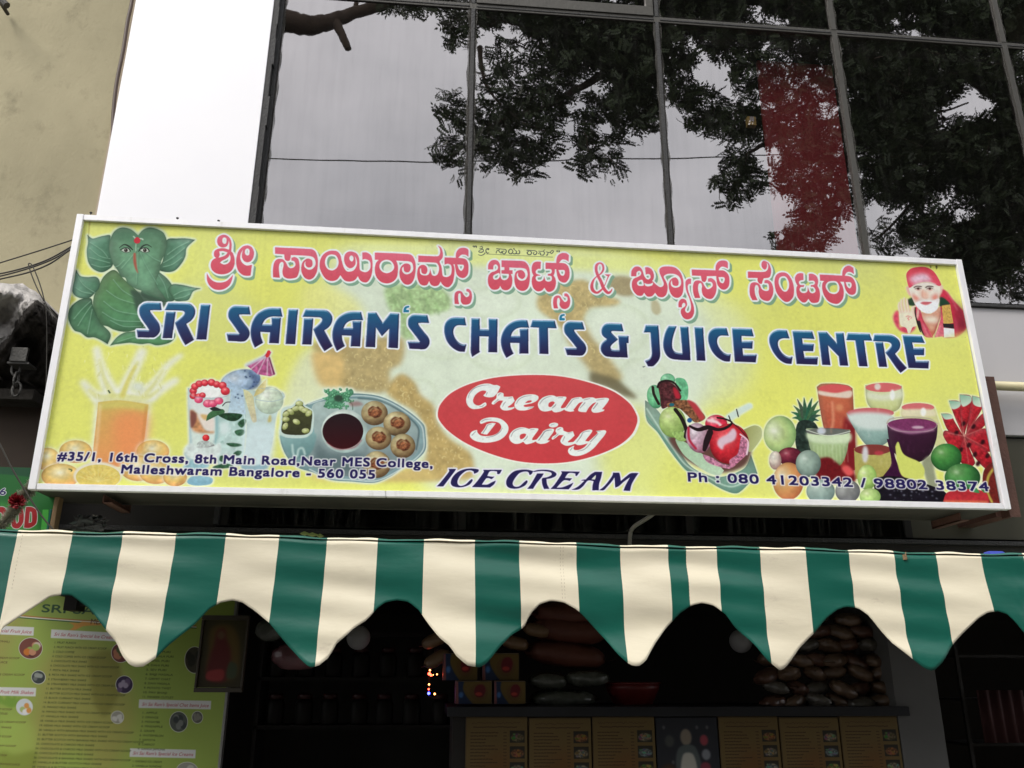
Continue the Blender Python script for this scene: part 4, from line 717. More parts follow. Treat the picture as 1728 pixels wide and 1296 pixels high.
    row = [('S', None), ('R', None), ('I', None), ('S2', None), ('A', None), ('I', (485.1, 578.7)), ('R', (513.3, 579.6)), ('A', (596.1, 583.3)), ('M', None), ('q', None), ('S2', (696.25, 587.4)),
           ('C', None), ('H', None), ('A3', None), ('T', None), ('q', (950, 540)), ('S2', (963.1, 598.7)), ('&', None), ('J', None), ('speck', None), ('U', None), ('I3', None), ('C', (1237.2, 609.1)), ('E', None),
           ('C3', None), ('E2', None), ('N', None), ('T2', None), ('R3', None), ('E3', None)]
    ms = []
    for nm, tgt in row:
        fr, ref, adds, subs = G[nm]; A.F(*fr)
        off = np.zeros(2)
        if tgt is not None: off = sign_map([tgt])[0] - A.raw([ref])[0]
        for t in adds:
            cs = [c + off for c in A.P(t)]; ms.append((nm, A.mask(cs)))
    for nm, m in ms:
        if nm != 'speck': A.put(A.grow(m, 3.0 * A.k * (.6 if nm == 'q' else 1), 2), (226, 232, 244), blur=.6)
    for nm, m in ms:
        if nm == 'q': A.put(m, (44, 128, 160)); continue
        if nm == 'speck': A.put(m, (60, 70, 80)); continue
        x0, y0, mm = m; yy = (np.arange(mm.shape[0]) + y0)[:, None] * np.ones((1, mm.shape[1]))
        top, bot = 252, 368                                  # canvas rows of cap height and baseline
        v = np.clip((yy - top) / (bot - top), 0, 1)[..., None]
        c = np.where(v < .5, np.array([40, 104, 138.]) + (np.array([46, 76, 120.]) - np.array([40, 104, 138.])) * v * 2, np.array([46, 76, 120.]) + (np.array([50, 38, 78.]) - np.array([46, 76, 120.])) * (v - .5) * 2) / 255
        A.put(m, c.astype(np.float32))
        hi = mm * (1 - np.roll(mm, 4, 0)); A.put((x0, y0, hi), (150, 190, 220), alpha=.75, blur=.6)
        hl = mm * (1 - np.roll(mm, 3, 1)); A.put((x0, y0, hl), (96, 140, 180), alpha=.4, blur=.6)
        dk = mm * (1 - np.roll(mm, -3, 1)) + mm * (1 - np.roll(mm, -2, 0)); A.put((x0, y0, np.clip(dk, 0, 1)), (34, 34, 62), alpha=.6, blur=.6)
    lum = A.c @ np.array([.3, .59, .11], np.float32); A.c = lum[..., None] + (A.c - lum[..., None]) * 1.0; A.c = np.clip(.64 + (A.c - .64) * 1.10, .02, .97)
    fine = vnoise(H, W, 2.2, 31) * .5 + vnoise(H, W, 4.5, 32) * .5; A.c *= (1 + (fine - .5) * .045)[..., None]
    # --- grime, sun bleaching and rust runs of the old print
    g1 = vnoise(H, W, 9, 21); g2 = vnoise(H, W, 60, 22)
    A.c *= (1 - .03 * np.clip(g1 * g2 * 2 - .3, 0, 1))[..., None]
    st = vnoise(H, W, 5, 25)[:1] * .5 + vnoise(H, W, 30, 26)[:1] * .5
    A.c *= (1 - .022 * np.clip(st - .55, 0, 1) * 2 * np.linspace(1, .2, H)[:, None])[..., None]
    A.F(0, 0, 1); A.line("150,372,1.4;149,385,.9;147.5,400,.5", None, (140, 120, 60), alpha=.5, blur=1)
    A.line("1583,448,2.2;1583,452,1", None, (60, 60, 30), alpha=.7, blur=.8); A.line("1573,448,1.6;1573,450,1", None, (60, 60, 30), alpha=.6, blur=.8)
    for _ in range(70):
        x, y = rs.uniform(0, W), rs.uniform(0, H); r = rs.uniform(.7, 1.8); xx, yy = int(x), int(y)
        A.put((xx, yy, np.ones((2, 2), np.float32)), (90, 88, 60), alpha=rs.uniform(.15, .5), blur=r)
    return A
# ------------------------------------------------------------------ helpers
rnd = random.Random(11)
ORIGIN = {}
def org(o): return ORIGIN.get(o.name, np.zeros(3))
def tag(o, label=None, cat=None, group=None, kind=None):
    if label: o['label'] = label
    if cat: o['category'] = cat
    if group: o['group'] = group
    if kind: o['kind'] = kind
    return o
def empty(name, loc, label=None, cat=None, group=None):
    o = bpy.data.objects.new(name, None); scene.collection.objects.link(o); o.location = Vector([float(v) for v in loc]); o.empty_display_size = .1
    ORIGIN[o.name] = np.array(loc, float); return tag(o, label, cat, group)

class MB:
    """collects shapes in world coordinates; build() links them as one mesh object"""
    def __init__(s): s.v, s.f, s.m, s.uv = [], [], [], None
    def add(s, v, f, m=0):
        b = len(s.v); s.v += [tuple(float(c) for c in p) for p in v]; s.f += [tuple(b + i for i in q) for q in f]; s.m += [m] * len(f); return s
    def box(s, a, b, m=0, bev=0.0):
        x0, y0, z0 = [min(a[i], b[i]) for i in range(3)]; x1, y1, z1 = [max(a[i], b[i]) for i in range(3)]
        if bev <= 0:
            v = [(x0,y0,z0),(x1,y0,z0),(x1,y1,z0),(x0,y1,z0),(x0,y0,z1),(x1,y0,z1),(x1,y1,z1),(x0,y1,z1)]
            return s.add(v, [(0,3,2,1),(4,5,6,7),(0,1,5,4),(1,2,6,5),(2,3,7,6),(3,0,4,7)], m)
        bm = bmesh.new(); bmesh.ops.create_cube(bm, size=1)
        for q in bm.verts: q.co = Vector(((x0+x1)/2 + q.co.x*(x1-x0), (y0+y1)/2 + q.co.y*(y1-y0), (z0+z1)/2 + q.co.z*(z1-z0)))
        bmesh.ops.bevel(bm, geom=bm.edges[:] , offset=bev, segments=2, affect='EDGES', profile=.7)
        bm.verts.index_update(); s.add([q.co[:] for q in bm.verts], [[q.index for q in f.verts] for f in bm.faces], m); bm.free(); return s
    def tube(s, pts, r, n=8, m=0, cap=True):
        pts = [np.array(p, float) for p in pts]; rr = r if isinstance(r, (list, tuple)) else [r] * len(pts)
        v, f = [], []; up = np.array([0, 0, 1.0])
        for i, p in enumerate(pts):
            t = pts[min(i+1, len(pts)-1)] - pts[max(i-1, 0)]; t /= np.linalg.norm(t) + 1e-9
            a = np.cross(t, up if abs(t[2]) < .9 else np.array([1.0, 0, 0])); a /= np.linalg.norm(a); b = np.cross(t, a)
            for k in range(n):
                th = 2*math.pi*k/n; v.append(p + (a*math.cos(th) + b*math.sin(th)) * rr[i])
        for i in range(len(pts)-1):
            for k in range(n): f.append((i*n+k, i*n+(k+1)%n, (i+1)*n+(k+1)%n, (i+1)*n+k))
        if cap: f += [tuple(range(n))[::-1], tuple((len(pts)-1)*n + k for k in range(n))]
        return s.add(v, f, m)
    def lathe(s, c, prof, n=16, axis='z', m=0):
        v, f = [], []
        for r, h in prof:
            for k in range(n):
                t = 2*math.pi*k/n; x, y = r*math.cos(t), r*math.sin(t)
                v.append((c[0]+x, c[1]+y, c[2]+h) if axis == 'z' else (c[0]+x, c[1]+h, c[2]+y))
        for i in range(len(prof)-1):
            for k in range(n): f.append((i*n+k, i*n+(k+1)%n, (i+1)*n+(k+1)%n, (i+1)*n+k))
        f += [tuple(range(n))[::-1], tuple((len(prof)-1)*n+k for k in range(n))]
        return s.add(v, f, m)
    def build(s, name, mats, parent=None, label=None, cat=None, group=None, kind=None, smooth=False, origin=None):
        me = bpy.data.meshes.new(name); V = np.array(s.v, float)
        if parent is not None: o0 = org(parent)
        else: o0 = np.array(origin, float) if origin is not None else np.array([V[:, 0].mean(), V[:, 1].mean(), V[:, 2].min()])
        me.from_pydata([tuple(p) for p in (V - o0)], [], s.f)
        for mt in (mats if isinstance(mats, (list, tuple)) else [mats]): me.materials.append(mt)
        if len(me.materials) > 1: me.polygons.foreach_set('material_index', s.m)
        if s.uv is not None:
            uvl = me.uv_layers.new(name='UVMap')
            for p in me.polygons:
                for li in p.loop_indices: uvl.data[li].uv = s.uv[me.loops[li].vertex_index]
        if smooth: me.polygons.foreach_set('use_smooth', [True] * len(me.polygons))
        me.update()
        bm = bmesh.new(); bm.from_mesh(me); bmesh.ops.recalc_face_normals(bm, faces=bm.faces[:]) if s.uv is None else None; bm.to_mesh(me); bm.free()
        o = bpy.data.objects.new(name, me); scene.collection.objects.link(o)
        if parent is not None: o.parent = parent; ORIGIN[o.name] = o0
        else: o.location = Vector([float(q) for q in o0]); ORIGIN[o.name] = o0
        return tag(o, label, cat, group, kind)
def copy_tree(o, parent=None, loc=None, label=None, rot=None):
    c = o.copy(); scene.collection.objects.link(c); c.parent = parent
    if loc is not None: c.location = Vector([float(v) for v in loc])
    if rot is not None: c.rotation_euler = rot
    if label: c['label'] = label
    for ch in o.children: copy_tree(ch, c)
    return c

# ------------------------------------------------------------------ materials (all procedural)
def mat(name, col, rough=.6, col2=None, nscale=6.0, ndetail=6, amt=.5, bump=.0, bscale=40, metal=0.0, spec=.5, stretch=(1, 1, 1), trans=0.0, extra=None):
    m = bpy.data.materials.new(name); m.use_nodes = True; N, L = m.node_tree.nodes, m.node_tree.links
    p = N['Principled BSDF']; p.inputs['Roughness'].default_value = rough; p.inputs['Metallic'].default_value = metal; p.inputs['Specular IOR Level'].default_value = spec
    tcn = N.new('ShaderNodeTexCoord'); mpn = N.new('ShaderNodeMapping'); mpn.inputs['Scale'].default_value = stretch; L.new(tcn.outputs['Object'], mpn.inputs[0])
    nn = N.new('ShaderNodeTexNoise'); nn.inputs['Scale'].default_value = nscale; nn.inputs['Detail'].default_value = ndetail; nn.inputs['Roughness'].default_value = .62; L.new(mpn.outputs[0], nn.inputs['Vector'])
    rp = N.new('ShaderNodeValToRGB'); rp.color_ramp.elements[0].position = .5 - amt * .5 + .05; rp.color_ramp.elements[1].position = .5 + amt * .5 - .05 if amt > .2 else .62
    c2 = col2 if col2 else tuple(c * .82 for c in col)
    rp.color_ramp.elements[0].color = (*c2, 1); rp.color_ramp.elements[1].color = (*col, 1)
    L.new(nn.outputs['Fac'], rp.inputs[0]); L.new(rp.outputs[0], p.inputs['Base Color'])
    if bump:
        bn = N.new('ShaderNodeTexNoise'); bn.inputs['Scale'].default_value = bscale; bn.inputs['Detail'].default_value = 5; L.new(mpn.outputs[0], bn.inputs['Vector'])
        b = N.new('ShaderNodeBump'); b.inputs['Strength'].default_value = bump; b.inputs['Distance'].default_value = .02; L.new(bn.outputs['Fac'], b.inputs['Height']); L.new(b.outputs[0], p.inputs['Normal'])
    if trans: p.inputs['Transmission Weight'].default_value = trans
    if extra: extra(m, N, L, p, mpn, rp)
    return m
def emis(name, col, st):
    m = bpy.data.materials.new(name); m.use_nodes = True; p = m.node_tree.nodes['Principled BSDF']
    p.inputs['Base Color'].default_value = (*col, 1); p.inputs['Emission Color'].default_value = (*col, 1); p.inputs['Emission Strength'].default_value = st; return m
def print_mat(name, img, rough=.45, spec=.3, bump=.0):
    m = bpy.data.materials.new(name); m.use_nodes = True; N, L = m.node_tree.nodes, m.node_tree.links; p = N['Principled BSDF']
    t = N.new('ShaderNodeTexImage'); t.image = img; t.interpolation = 'Cubic'; t.extension = 'EXTEND'
    p.inputs['Roughness'].default_value = rough; p.inputs['Specular IOR Level'].default_value = spec
    L.new(t.outputs[0], p.inputs['Base Color'])
    tcn = N.new('ShaderNodeTexCoord'); bn = N.new('ShaderNodeTexNoise'); bn.inputs['Scale'].default_value = 3.5; bn.inputs['Detail'].default_value = 3; L.new(tcn.outputs['Object'], bn.inputs['Vector'])
    b = N.new('ShaderNodeBump'); b.inputs['Strength'].default_value = bump; b.inputs['Distance'].default_value = .03; L.new(bn.outputs['Fac'], b.inputs['Height'])
    if bump: L.new(b.outputs[0], p.inputs['Normal'])
    return m

def stains(sc=2.2, lo=(.25, .22, .15), thr=.62):
    """darker blotches and specks over a plaster colour"""
    def f(m, N, L, p, mpn, rp):
        n2 = N.new('ShaderNodeTexNoise'); n2.inputs['Scale'].default_value = sc; n2.inputs['Detail'].default_value = 12; n2.inputs['Roughness'].default_value = .72; L.new(mpn.outputs[0], n2.inputs['Vector'])
        r2 = N.new('ShaderNodeValToRGB'); r2.color_ramp.elements[0].position = thr - .04; r2.color_ramp.elements[1].position = thr + .12
        r2.color_ramp.elements[0].color = (0, 0, 0, 1); r2.color_ramp.elements[1].color = (.75, .75, .75, 1); L.new(n2.outputs['Fac'], r2.inputs[0])
        mx = N.new('ShaderNodeMixRGB'); mx.inputs[2].default_value = (*lo, 1); L.new(r2.outputs[0], mx.inputs[0]); L.new(rp.outputs[0], mx.inputs[1]); L.new(mx.outputs[0], p.inputs['Base Color'])
    return f

M = {}
M['alu'] = mat('aluminium_frame', (.90, .90, .92), .42, (.80, .80, .83), 14, 4, .6, .05, 60, .1, .5, (1, 1, .3), extra=stains(7, (.50, .49, .47), .60))
M['tin'] = mat('sheet_tin', (.075, .07, .058), .6, (.045, .043, .036), 5, 6, .8, .05, 20, .3)
M['rust'] = mat('brown_steel', (.16, .075, .055), .65, (.09, .045, .035), 9, 8, .7, .2, 60, .2)
M['plaster'] = mat('olive_plaster', (.43, .385, .255), .9, (.32, .29, .19), 1.5, 12, .55, .14, 50, 0, .2, (1, 1, .7), extra=stains(4.5, (.22, .20, .13), .58))
M['plaster2'] = mat('pinkish_plaster', (.46, .38, .30), .9, (.36, .30, .23), 3, 8, .7, .3, 70, 0, .2)
M['acp'] = mat('white_cladding', (.90, .90, .93), .42, (.87, .87, .91), 1.3, 3, .6, 0, 1, 0, .4)
M['acp2'] = mat('grey_white_cladding', (.52, .51, .53), .45, (.46, .45, .47), 2.2, 6, .7, 0, 1, 0, .4, (1, 1, .4))
M['gasket'] = mat('black_sealant', (.022, .022, .024), .7, (.04, .04, .04), 30, 4, .8, .4, 90)
M['mull'] = mat('mullion_grey', (.085, .081, .072), .5, (.045, .043, .038), 5, 9, .9, .15, 60, .3, .5, (1, 1, .35))
M['seal'] = mat('sealant_smear', (.19, .185, .185), .7, (.10, .10, .10), 16, 9, .9, .3, 90)
M['black'] = mat('dark_void', (.018, .016, .015), .9, (.012, .011, .010), 3)
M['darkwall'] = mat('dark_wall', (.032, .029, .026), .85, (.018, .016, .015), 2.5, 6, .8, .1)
M['concrete'] = mat('stained_concrete', (.075, .068, .06), .95, (.02, .018, .016), 5, 10, .7, .8, 25, 0, .2)
M['flaky'] = mat('flaking_whitewash', (.42, .40, .38), .95, (.07, .06, .055), 7, 12, .42, .8, 30, 0, .2)
M['cable'] = mat('black_cable', (.03, .026, .018), .55, None, 20)
M['brownpipe'] = mat('brown_cable', (.07, .045, .035), .5, None, 20)
M['cream'] = mat('cream_cloth', (.86, .79, .61),   .34, (.80, .73, .55), 4, 9, .6, .07, 14, 0, .4, (.7, 1, 2.2), extra=stains(9, (.58, .50, .38), .64))
M['green'] = mat('green_cloth', (.009, .125, .088), .34, (.006, .10, .072), 4, 9, .6, .07, 14, 0, .5, (.7, 1, 2.2), extra=stains(8, (.04, .15, .12), .66))
M['hem'] = mat('hem_cloth', (.60, .55, .42), .6, (.42, .38, .28), 20)
M['red'] = mat('red_panel', (.42, .035, .045), .6, (.36, .03, .04), 3, 4, .6)
M['steel'] = mat('galvanised_steel', (.34, .34, .33), .45, (.22, .22, .21), 12, 6, .7, .1, 60, .7)
M['silver'] = mat('silver_foil', (.50, .49, .40), .3, (.26, .25, .19), 40, 2, .8, 0, 1, .45)
M['ypipe'] = mat('yellow_pipe', (.72, .66, .42), .45, (.6, .54, .33), 6)
M['ppipe'] = mat('pale_pipe', (.30, .29, .26), .5, (.2, .19, .17), 8)
M['wood'] = mat('worn_wood', (.32, .21, .11), .7, (.2, .13, .07), 8, 6, .8, .2, 50, 0, .4, (1, 1, .2))
M['asphalt'] = mat('asphalt', (.05, .05, .05), .9, (.035, .035, .036), 8, 10, .8, .5, 120)
M['paving'] = mat('paving_stone', (.085, .08, .07), .9, (.05, .047, .042), 5, 8, .8, .3, 60)
M['bark'] = mat('tree_bark', (.10, .075, .055), .95, (.05, .038, .03), 9, 10, .8, .8, 30, 0, .2, (1, 1, .4))
def leafy(m, N, L, p, mpn, rp):
    g = N.new('ShaderNodeNewGeometry'); r3 = N.new('ShaderNodeValToRGB'); r3.color_ramp.elements[0].color = (.022, .034, .014, 1); r3.color_ramp.elements[1].color = (.05, .075, .028, 1)
    L.new(g.outputs['Random Per Island'], r3.inputs[0]); L.new(r3.outputs[0], p.inputs['Base Color'])
M['leaf'] = mat('tree_leaves', (.06, .1, .03), .55, None, 4, 2, .5, 0, 1, 0, .3, extra=leafy)

def glass_mat(name, refl, tr, streak=.5, rough=.012):
    m = bpy.data.materials.new(name); m.use_nodes = True; N, L = m.node_tree.nodes, m.node_tree.links; N.remove(N['Principled BSDF']); out = N['Material Output']
    tcn = N.new('ShaderNodeTexCoord'); mpn = N.new('ShaderNodeMapping'); mpn.inputs['Scale'].default_value = (9, 9, .55); L.new(tcn.outputs['Object'], mpn.inputs[0])
    n1 = N.new('ShaderNodeTexNoise'); n1.inputs['Scale'].default_value = 2.6; n1.inputs['Detail'].default_value = 9; n1.inputs['Roughness'].default_value = .7; L.new(mpn.outputs[0], n1.inputs['Vector'])
    n2 = N.new('ShaderNodeTexNoise'); n2.inputs['Scale'].default_value = 1.3; n2.inputs['Detail'].default_value = 8; L.new(tcn.outputs['Object'], n2.inputs['Vector'])
    g = N.new('ShaderNodeBsdfGlossy'); g.inputs['Roughness'].default_value = rough
    cr_ = N.new('ShaderNodeValToRGB'); cr_.color_ramp.elements[0].position = .3; cr_.color_ramp.elements[1].position = .7
    cr_.color_ramp.elements[0].color = (refl[0] * .80, refl[1] * .80, refl[2] * .80, 1); cr_.color_ramp.elements[1].color = (*refl, 1)
    mxn = N.new('ShaderNodeMath'); mxn.operation = 'ADD'; ml = N.new('ShaderNodeMath'); ml.operation = 'MULTIPLY'; ml.inputs[1].default_value = .5; L.new(n1.outputs['Fac'], ml.inputs[0])
    ml2 = N.new('ShaderNodeMath'); ml2.operation = 'MULTIPLY'; ml2.inputs[1].default_value = .5; L.new(n2.outputs['Fac'], ml2.inputs[0]); L.new(ml.outputs[0], mxn.inputs[0]); L.new(ml2.outputs[0], mxn.inputs[1])
    L.new(mxn.outputs[0], cr_.inputs[0]); L.new(cr_.outputs[0], g.inputs['Color'])
    t = N.new('ShaderNodeBsdfTransparent'); t.inputs['Color'].default_value = (*tr, 1)
    a = N.new('ShaderNodeAddShader'); L.new(g.outputs[0], a.inputs[0]); L.new(t.outputs[0], a.inputs[1])
    # dust film: vertical rain streaks and specks
    d = N.new('ShaderNodeBsdfDiffuse'); d.inputs['Color'].default_value = (.34, .33, .32, 1)
    rp = N.new('ShaderNodeValToRGB'); rp.color_ramp.elements[0].position = .50; rp.color_ramp.elements[1].position = .80
    rp.color_ramp.elements[0].color = (.006, .006, .006, 1); rp.color_ramp.elements[1].color = (streak, streak, streak, 1); L.new(n1.outputs['Fac'], rp.inputs[0])
    mx = N.new('ShaderNodeMixShader'); L.new(rp.outputs[0], mx.inputs[0]); L.new(a.outputs[0], mx.inputs[1]); L.new(d.outputs[0], mx.inputs[2]); L.new(mx.outputs[0], out.inputs[0])
    b = N.new('ShaderNodeBump'); b.inputs['Strength'].default_value = .035; b.inputs['Distance'].default_value = .02; n3 = N.new('ShaderNodeTexNoise'); n3.inputs['Scale'].default_value = 1.6; L.new(tcn.outputs['Object'], n3.inputs['Vector'])
    L.new(n3.outputs['Fac'], b.inputs['Height']); L.new(b.outputs[0], g.inputs['Normal'])
    return m
M['glass'] = glass_mat('tinted_reflective_glass', (.292, .282, .286), (.36, .34, .35), .035)
M['glasslow'] = glass_mat('dusty_lower_glass', (.13, .13, .12), (.20, .20, .18), .22, .06)

def film_mat():
    m = bpy.data.materials.new('sealant_film'); m.use_nodes = True; N, L = m.node_tree.nodes, m.node_tree.links; N.remove(N['Principled BSDF']); out = N['Material Output']
    tcn = N.new('ShaderNodeTexCoord'); mpn = N.new('ShaderNodeMapping'); mpn.inputs['Scale'].default_value = (1, 1, .25); L.new(tcn.outputs['Object'], mpn.inputs[0])
    n = N.new('ShaderNodeTexNoise'); n.inputs['Scale'].default_value = 40; n.inputs['Detail'].default_value = 8; L.new(mpn.outputs[0], n.inputs['Vector'])
    r = N.new('ShaderNodeValToRGB'); r.color_ramp.elements[0].position = .35; r.color_ramp.elements[1].position = .7; r.color_ramp.elements[0].color = (.25, .25, .25, 1); r.color_ramp.elements[1].color = (.8, .8, .8, 1); L.new(n.outputs['Fac'], r.inputs[0])
    d = N.new('ShaderNodeBsdfDiffuse'); d.inputs['Color'].default_value = (.10, .097, .09, 1); t = N.new('ShaderNodeBsdfTransparent'); mx = N.new('ShaderNodeMixShader')
    L.new(r.outputs[0], mx.inputs[0]); L.new(t.outputs[0], mx.inputs[1]); L.new(d.outputs[0], mx.inputs[2]); L.new(mx.outputs[0], out.inputs[0]); return m
M['film'] = film_mat()
M['olivereflect'] = mat('olive_reflection_pane', (.085, .082, .062), .25, (.07, .068, .052), 3, 5, .6, 0, 1, 0, .4)  # olive reflection of the street put into the pane's base colour
M['oldsteel'] = mat('dull_old_steel', (.10, .098, .09), .6, (.05, .048, .045), 30, 6, .8, .3, 90, .3)
# ------------------------------------------------------------------ the ground and the street
g = MB(); g.add([(-150, -150, -.12), (150, -150, -.12), (150, 60, -.12), (-150, 60, -.12)], [(0, 1, 2, 3)]); g.build('ground', M['asphalt'], kind='structure')
g = MB(); g.add([(-60, -7.6, -.116), (60, -7.6, -.116), (60, -1.6, -.116), (-60, -1.6, -.116)], [(0, 1, 2, 3)]); g.build('road', M['asphalt'], kind='structure')
g = MB(); g.box((-60, -1.6, -.115), (60, 12, 0.0)); g.build('pavement', M['paving'], kind='structure')
g = MB(); g.box((-60, -9.0, -.115), (60, -7.6, 0.0)); g.build('far_pavement', M['paving'], kind='structure')

# ------------------------------------------------------------------ glass-fronted building
XM = [-1.092, .169, 1.437, 2.713, 3.985, 5.26, 6.53]
Z_SILL, Z_BAND, Z_LOW, Z_TR, Z_TOP = 3.87, 3.02, 2.38, 5.945, 9.0
bld = empty('commercial_building', (2.2, GLASS_Y, 0), 'building front of dark reflective glass panes with white cladding behind the shop sign', 'building')
for k in range(len(XM) - 1):
    xa, xb = XM[k] + .022, XM[k+1] - .022
    for (za, zb) in ((Z_SILL + .03, Z_TR - .02), (Z_TR + .03, 7.4), (7.44, Z_TOP)):
        if k == 1 and za > Z_TR and za < 7: xa2, xb2 = xa + .05, xb - .05; za += .07
        else: xa2, xb2 = xa, xb
        tlt = rnd.uniform(-.004, .004)
        MB().add([(xa2, GLASS_Y + tlt, za), (xb2, GLASS_Y - tlt, za), (xb2, GLASS_Y - tlt, zb), (xa2, GLASS_Y + tlt, zb)], [(0, 1, 2, 3)]).build('window_pane', M['glass'], bld)
    MB().add([(xa, GLASS_Y, Z_LOW + .02), (xb, GLASS_Y, Z_LOW + .02), (xb, GLASS_Y, Z_BAND - .012), (xa, GLASS_Y, Z_BAND - .012)], [(0, 1, 2, 3)]).build('window_pane', M['glasslow'] if k < 3 else M['olivereflect'], bld)
    MB().box((XM[k] + .004, GLASS_Y - .03, Z_BAND), (XM[k+1] - .004, GLASS_Y + .02, Z_SILL - .02), bev=.004).build('cladding_panel', M['acp2'], bld)
for i, x in enumerate(XM):
    core = M['gasket'] if i < 3 else M['mull']
    for (za, zb) in ((Z_SILL + .002, Z_TR - .0225), (Z_TR + .0225, 7.3975), (7.4425, Z_TOP)):
        w = .0125 if i < 3 else .018
        b = MB(); b.box((x - w, GLASS_Y - .014, za), (x + w, GLASS_Y + .03, zb), 0, .003)
        z = za                                         # lumps of squeezed-out sealant
        while z < zb - .02:
            hh = rnd.uniform(.03, .22); s_ = rnd.choice((-1, 1)); ww = rnd.uniform(.001, .006)
            b.box((x + s_ * (w - .002), GLASS_Y - .009, z), (x + s_ * (w + ww), GLASS_Y + .003, min(z + hh, zb)), 0); z += hh + rnd.uniform(.1, .9)
        b.build('mullion', core, bld)
        for s_ in (-1, 1):                              # dusty film of old sealant on the glass edge
            f = MB(); N_ = 40; wf = rnd.uniform(.012, .02)
            for k in range(N_ + 1):
                z = za + (zb - za) * k / N_; f.v += [(x + s_ * (w + .001), GLASS_Y - .0062, z), (x + s_ * (w + wf + .005 * math.sin(k * 1.3 + i) + rnd.uniform(-.002, .002)), GLASS_Y - .0062, z)]
            for k in range(N_): q = 2 * k; f.f.append((q, q+1, q+3, q+2)); f.m.append(0)
            f.build('sealant_film', M['film'], bld)
    MB().box((x - .02, GLASS_Y - .014, Z_LOW + .02), (x + .02, GLASS_Y + .04, Z_BAND - .001)).build('mullion', M['black'], bld)
for z in (Z_TR, 7.42):
    for i, x in enumerate(XM): MB().box((x - .0228, GLASS_Y - .0112, z - .0222), (x + .0228, GLASS_Y + .05, z + .0222)).build('joint_cover', M['mull'], bld)
for z, n in ((Z_TR, 'transom'), (7.42, 'transom')):
    for k in range(len(XM) - 1):
        b = MB(); b.box((XM[k] + .023, GLASS_Y - .010, z - .022), (XM[k+1] - .023, GLASS_Y + .05, z + .022), 0, .003)
        b.box((XM[k] + .023, GLASS_Y - .0145, z - .006), (XM[k+1] - .023, GLASS_Y - .0095, z + .001), 1); b.build(n, [M['mull'], M['gasket']], bld)
b = MB(); xa, xb = XM[1] + .023, XM[2] - .023                      # the one opening sash above the transom
b.box((xa, GLASS_Y - .02, Z_TR + .023), (xb, GLASS_Y + .02, Z_TR + .1), 0, .004); b.box((xa, GLASS_Y - .02, Z_TR + .1), (xa + .05, GLASS_Y + .02, 7.39), 0, .004); b.box((xb - .05, GLASS_Y - .02, Z_TR + .1), (xb, GLASS_Y + .02, 7.39), 0, .004)
b.build('sash_frame', M['mull'], bld)
MB().box((XM[0] - .02, GLASS_Y - .05, Z_SILL - .018), (XM[-1], GLASS_Y + .02, Z_SILL + .0015), bev=.003).build('window_sill', M['gasket'], bld)
MB().box((XM[0] - .9, GLASS_Y - .045, Z_LOW - .02), (XM[-1], GLASS_Y + .03, Z_LOW + .004), bev=.003).build('sill_strip', M['gasket'], bld)
MB().box((XM[0] - .9, GLASS_Y - .02, 2.1), (XM[-1], GLASS_Y + .25, Z_LOW - .021)).build('lintel', M['darkwall'], bld)
# white cladding pier between the glass and the next building
b = MB(); b.box((-2.0, GLASS_Y - .055, 3.02), (XM[0] - .045, GLASS_Y + .1, Z_TOP), 0, .004); b.build('cladding_pier', M['acp'], bld)
b = MB(); MB().box((-2.0, GLASS_Y, 2.1), (XM[0] - .0445, GLASS_Y + .1, 3.018)).build('lower_wall', M['darkwall'], bld); b.box((XM[0] - .0445, GLASS_Y - .05, 2.4), (XM[0] - .0225, GLASS_Y + .1, Z_TOP), 0)
z = 3.9
while z < 8: h = rnd.uniform(.05, .3); b.box((XM[0] - .03, GLASS_Y - .052, z), (XM[0] - .0225 + rnd.uniform(.004, .02), GLASS_Y - .004, z + h), 0); z += h
b.build('sealant_joint', M['gasket'], bld)
# dark rooms behind the glass, with the red panel and a small yellow light box seen through it
b = MB(); X0, X1 = XM[0] - .8, XM[-1] + .1
for zz0, zz1 in ((Z_BAND - .5, Z_TOP),):
    b.add([(X0, 7.5, 2.3), (X1, 7.5, 2.3), (X1, 7.5, 9.2), (X0, 7.5, 9.2)], [(0, 1, 2, 3)]); b.add([(X0, 4.75, 2.3), (X0, 7.5, 2.3), (X0, 7.5, 9.2), (X0, 4.75, 9.2)], [(0, 1, 2, 3)])
    b.add([(X1, 4.66, 2.3), (X1, 7.5, 2.3), (X1, 7.5, 9.2), (X1, 4.66, 9.2)], [(0, 1, 2, 3)]); b.box((X0, 4.68, 3.3), (X1, 7.5, 3.5)); b.box((X0, 4.72, 2.2), (X1, 7.5, 2.36)); b.box((X0, 4.68, 9.0), (X1, 7.5, 9.2)); b.box((X0, 4.72, 5.86), (X1, 4.95, 6.02)); b.box((X0, 4.68, 5.98), (X1, 7.5, 6.05))
b.build('inner_wall', M['black'], bld)
pa, pb = at(1274, 76, 4.84), at(1395, 80, 4.84); pc = at(1330, 430, 4.84)
rp_ = MB(); rp_.box((pa[0], 4.83, 3.55), (pb[0] + .01, 4.86, 5.85));
rp_.box(((pa[0] + pb[0]) / 2 - .004, 4.826, 3.55), ((pa[0] + pb[0]) / 2 + .004, 4.8295, 5.85))
rp_.build('red_panel', M['red'], bld)
MB().box((pa[0], 4.95, 6.055), (pb[0] + .01, 4.98, 6.13)).build('red_panel', M['red'], bld)
q = at(1268, 205, 4.80); lb = empty('wall_box', (q[0], 4.80, q[2]), 'small yellow box fixed behind the glass left of the red panel', 'box')
MB().box((q[0] - .03, 4.79, q[2] - .035), (q[0] + .03, 4.83, q[2] + .035), bev=.004).build('housing', mat('yellow_plastic', (.8, .62, .2), .5), lb)
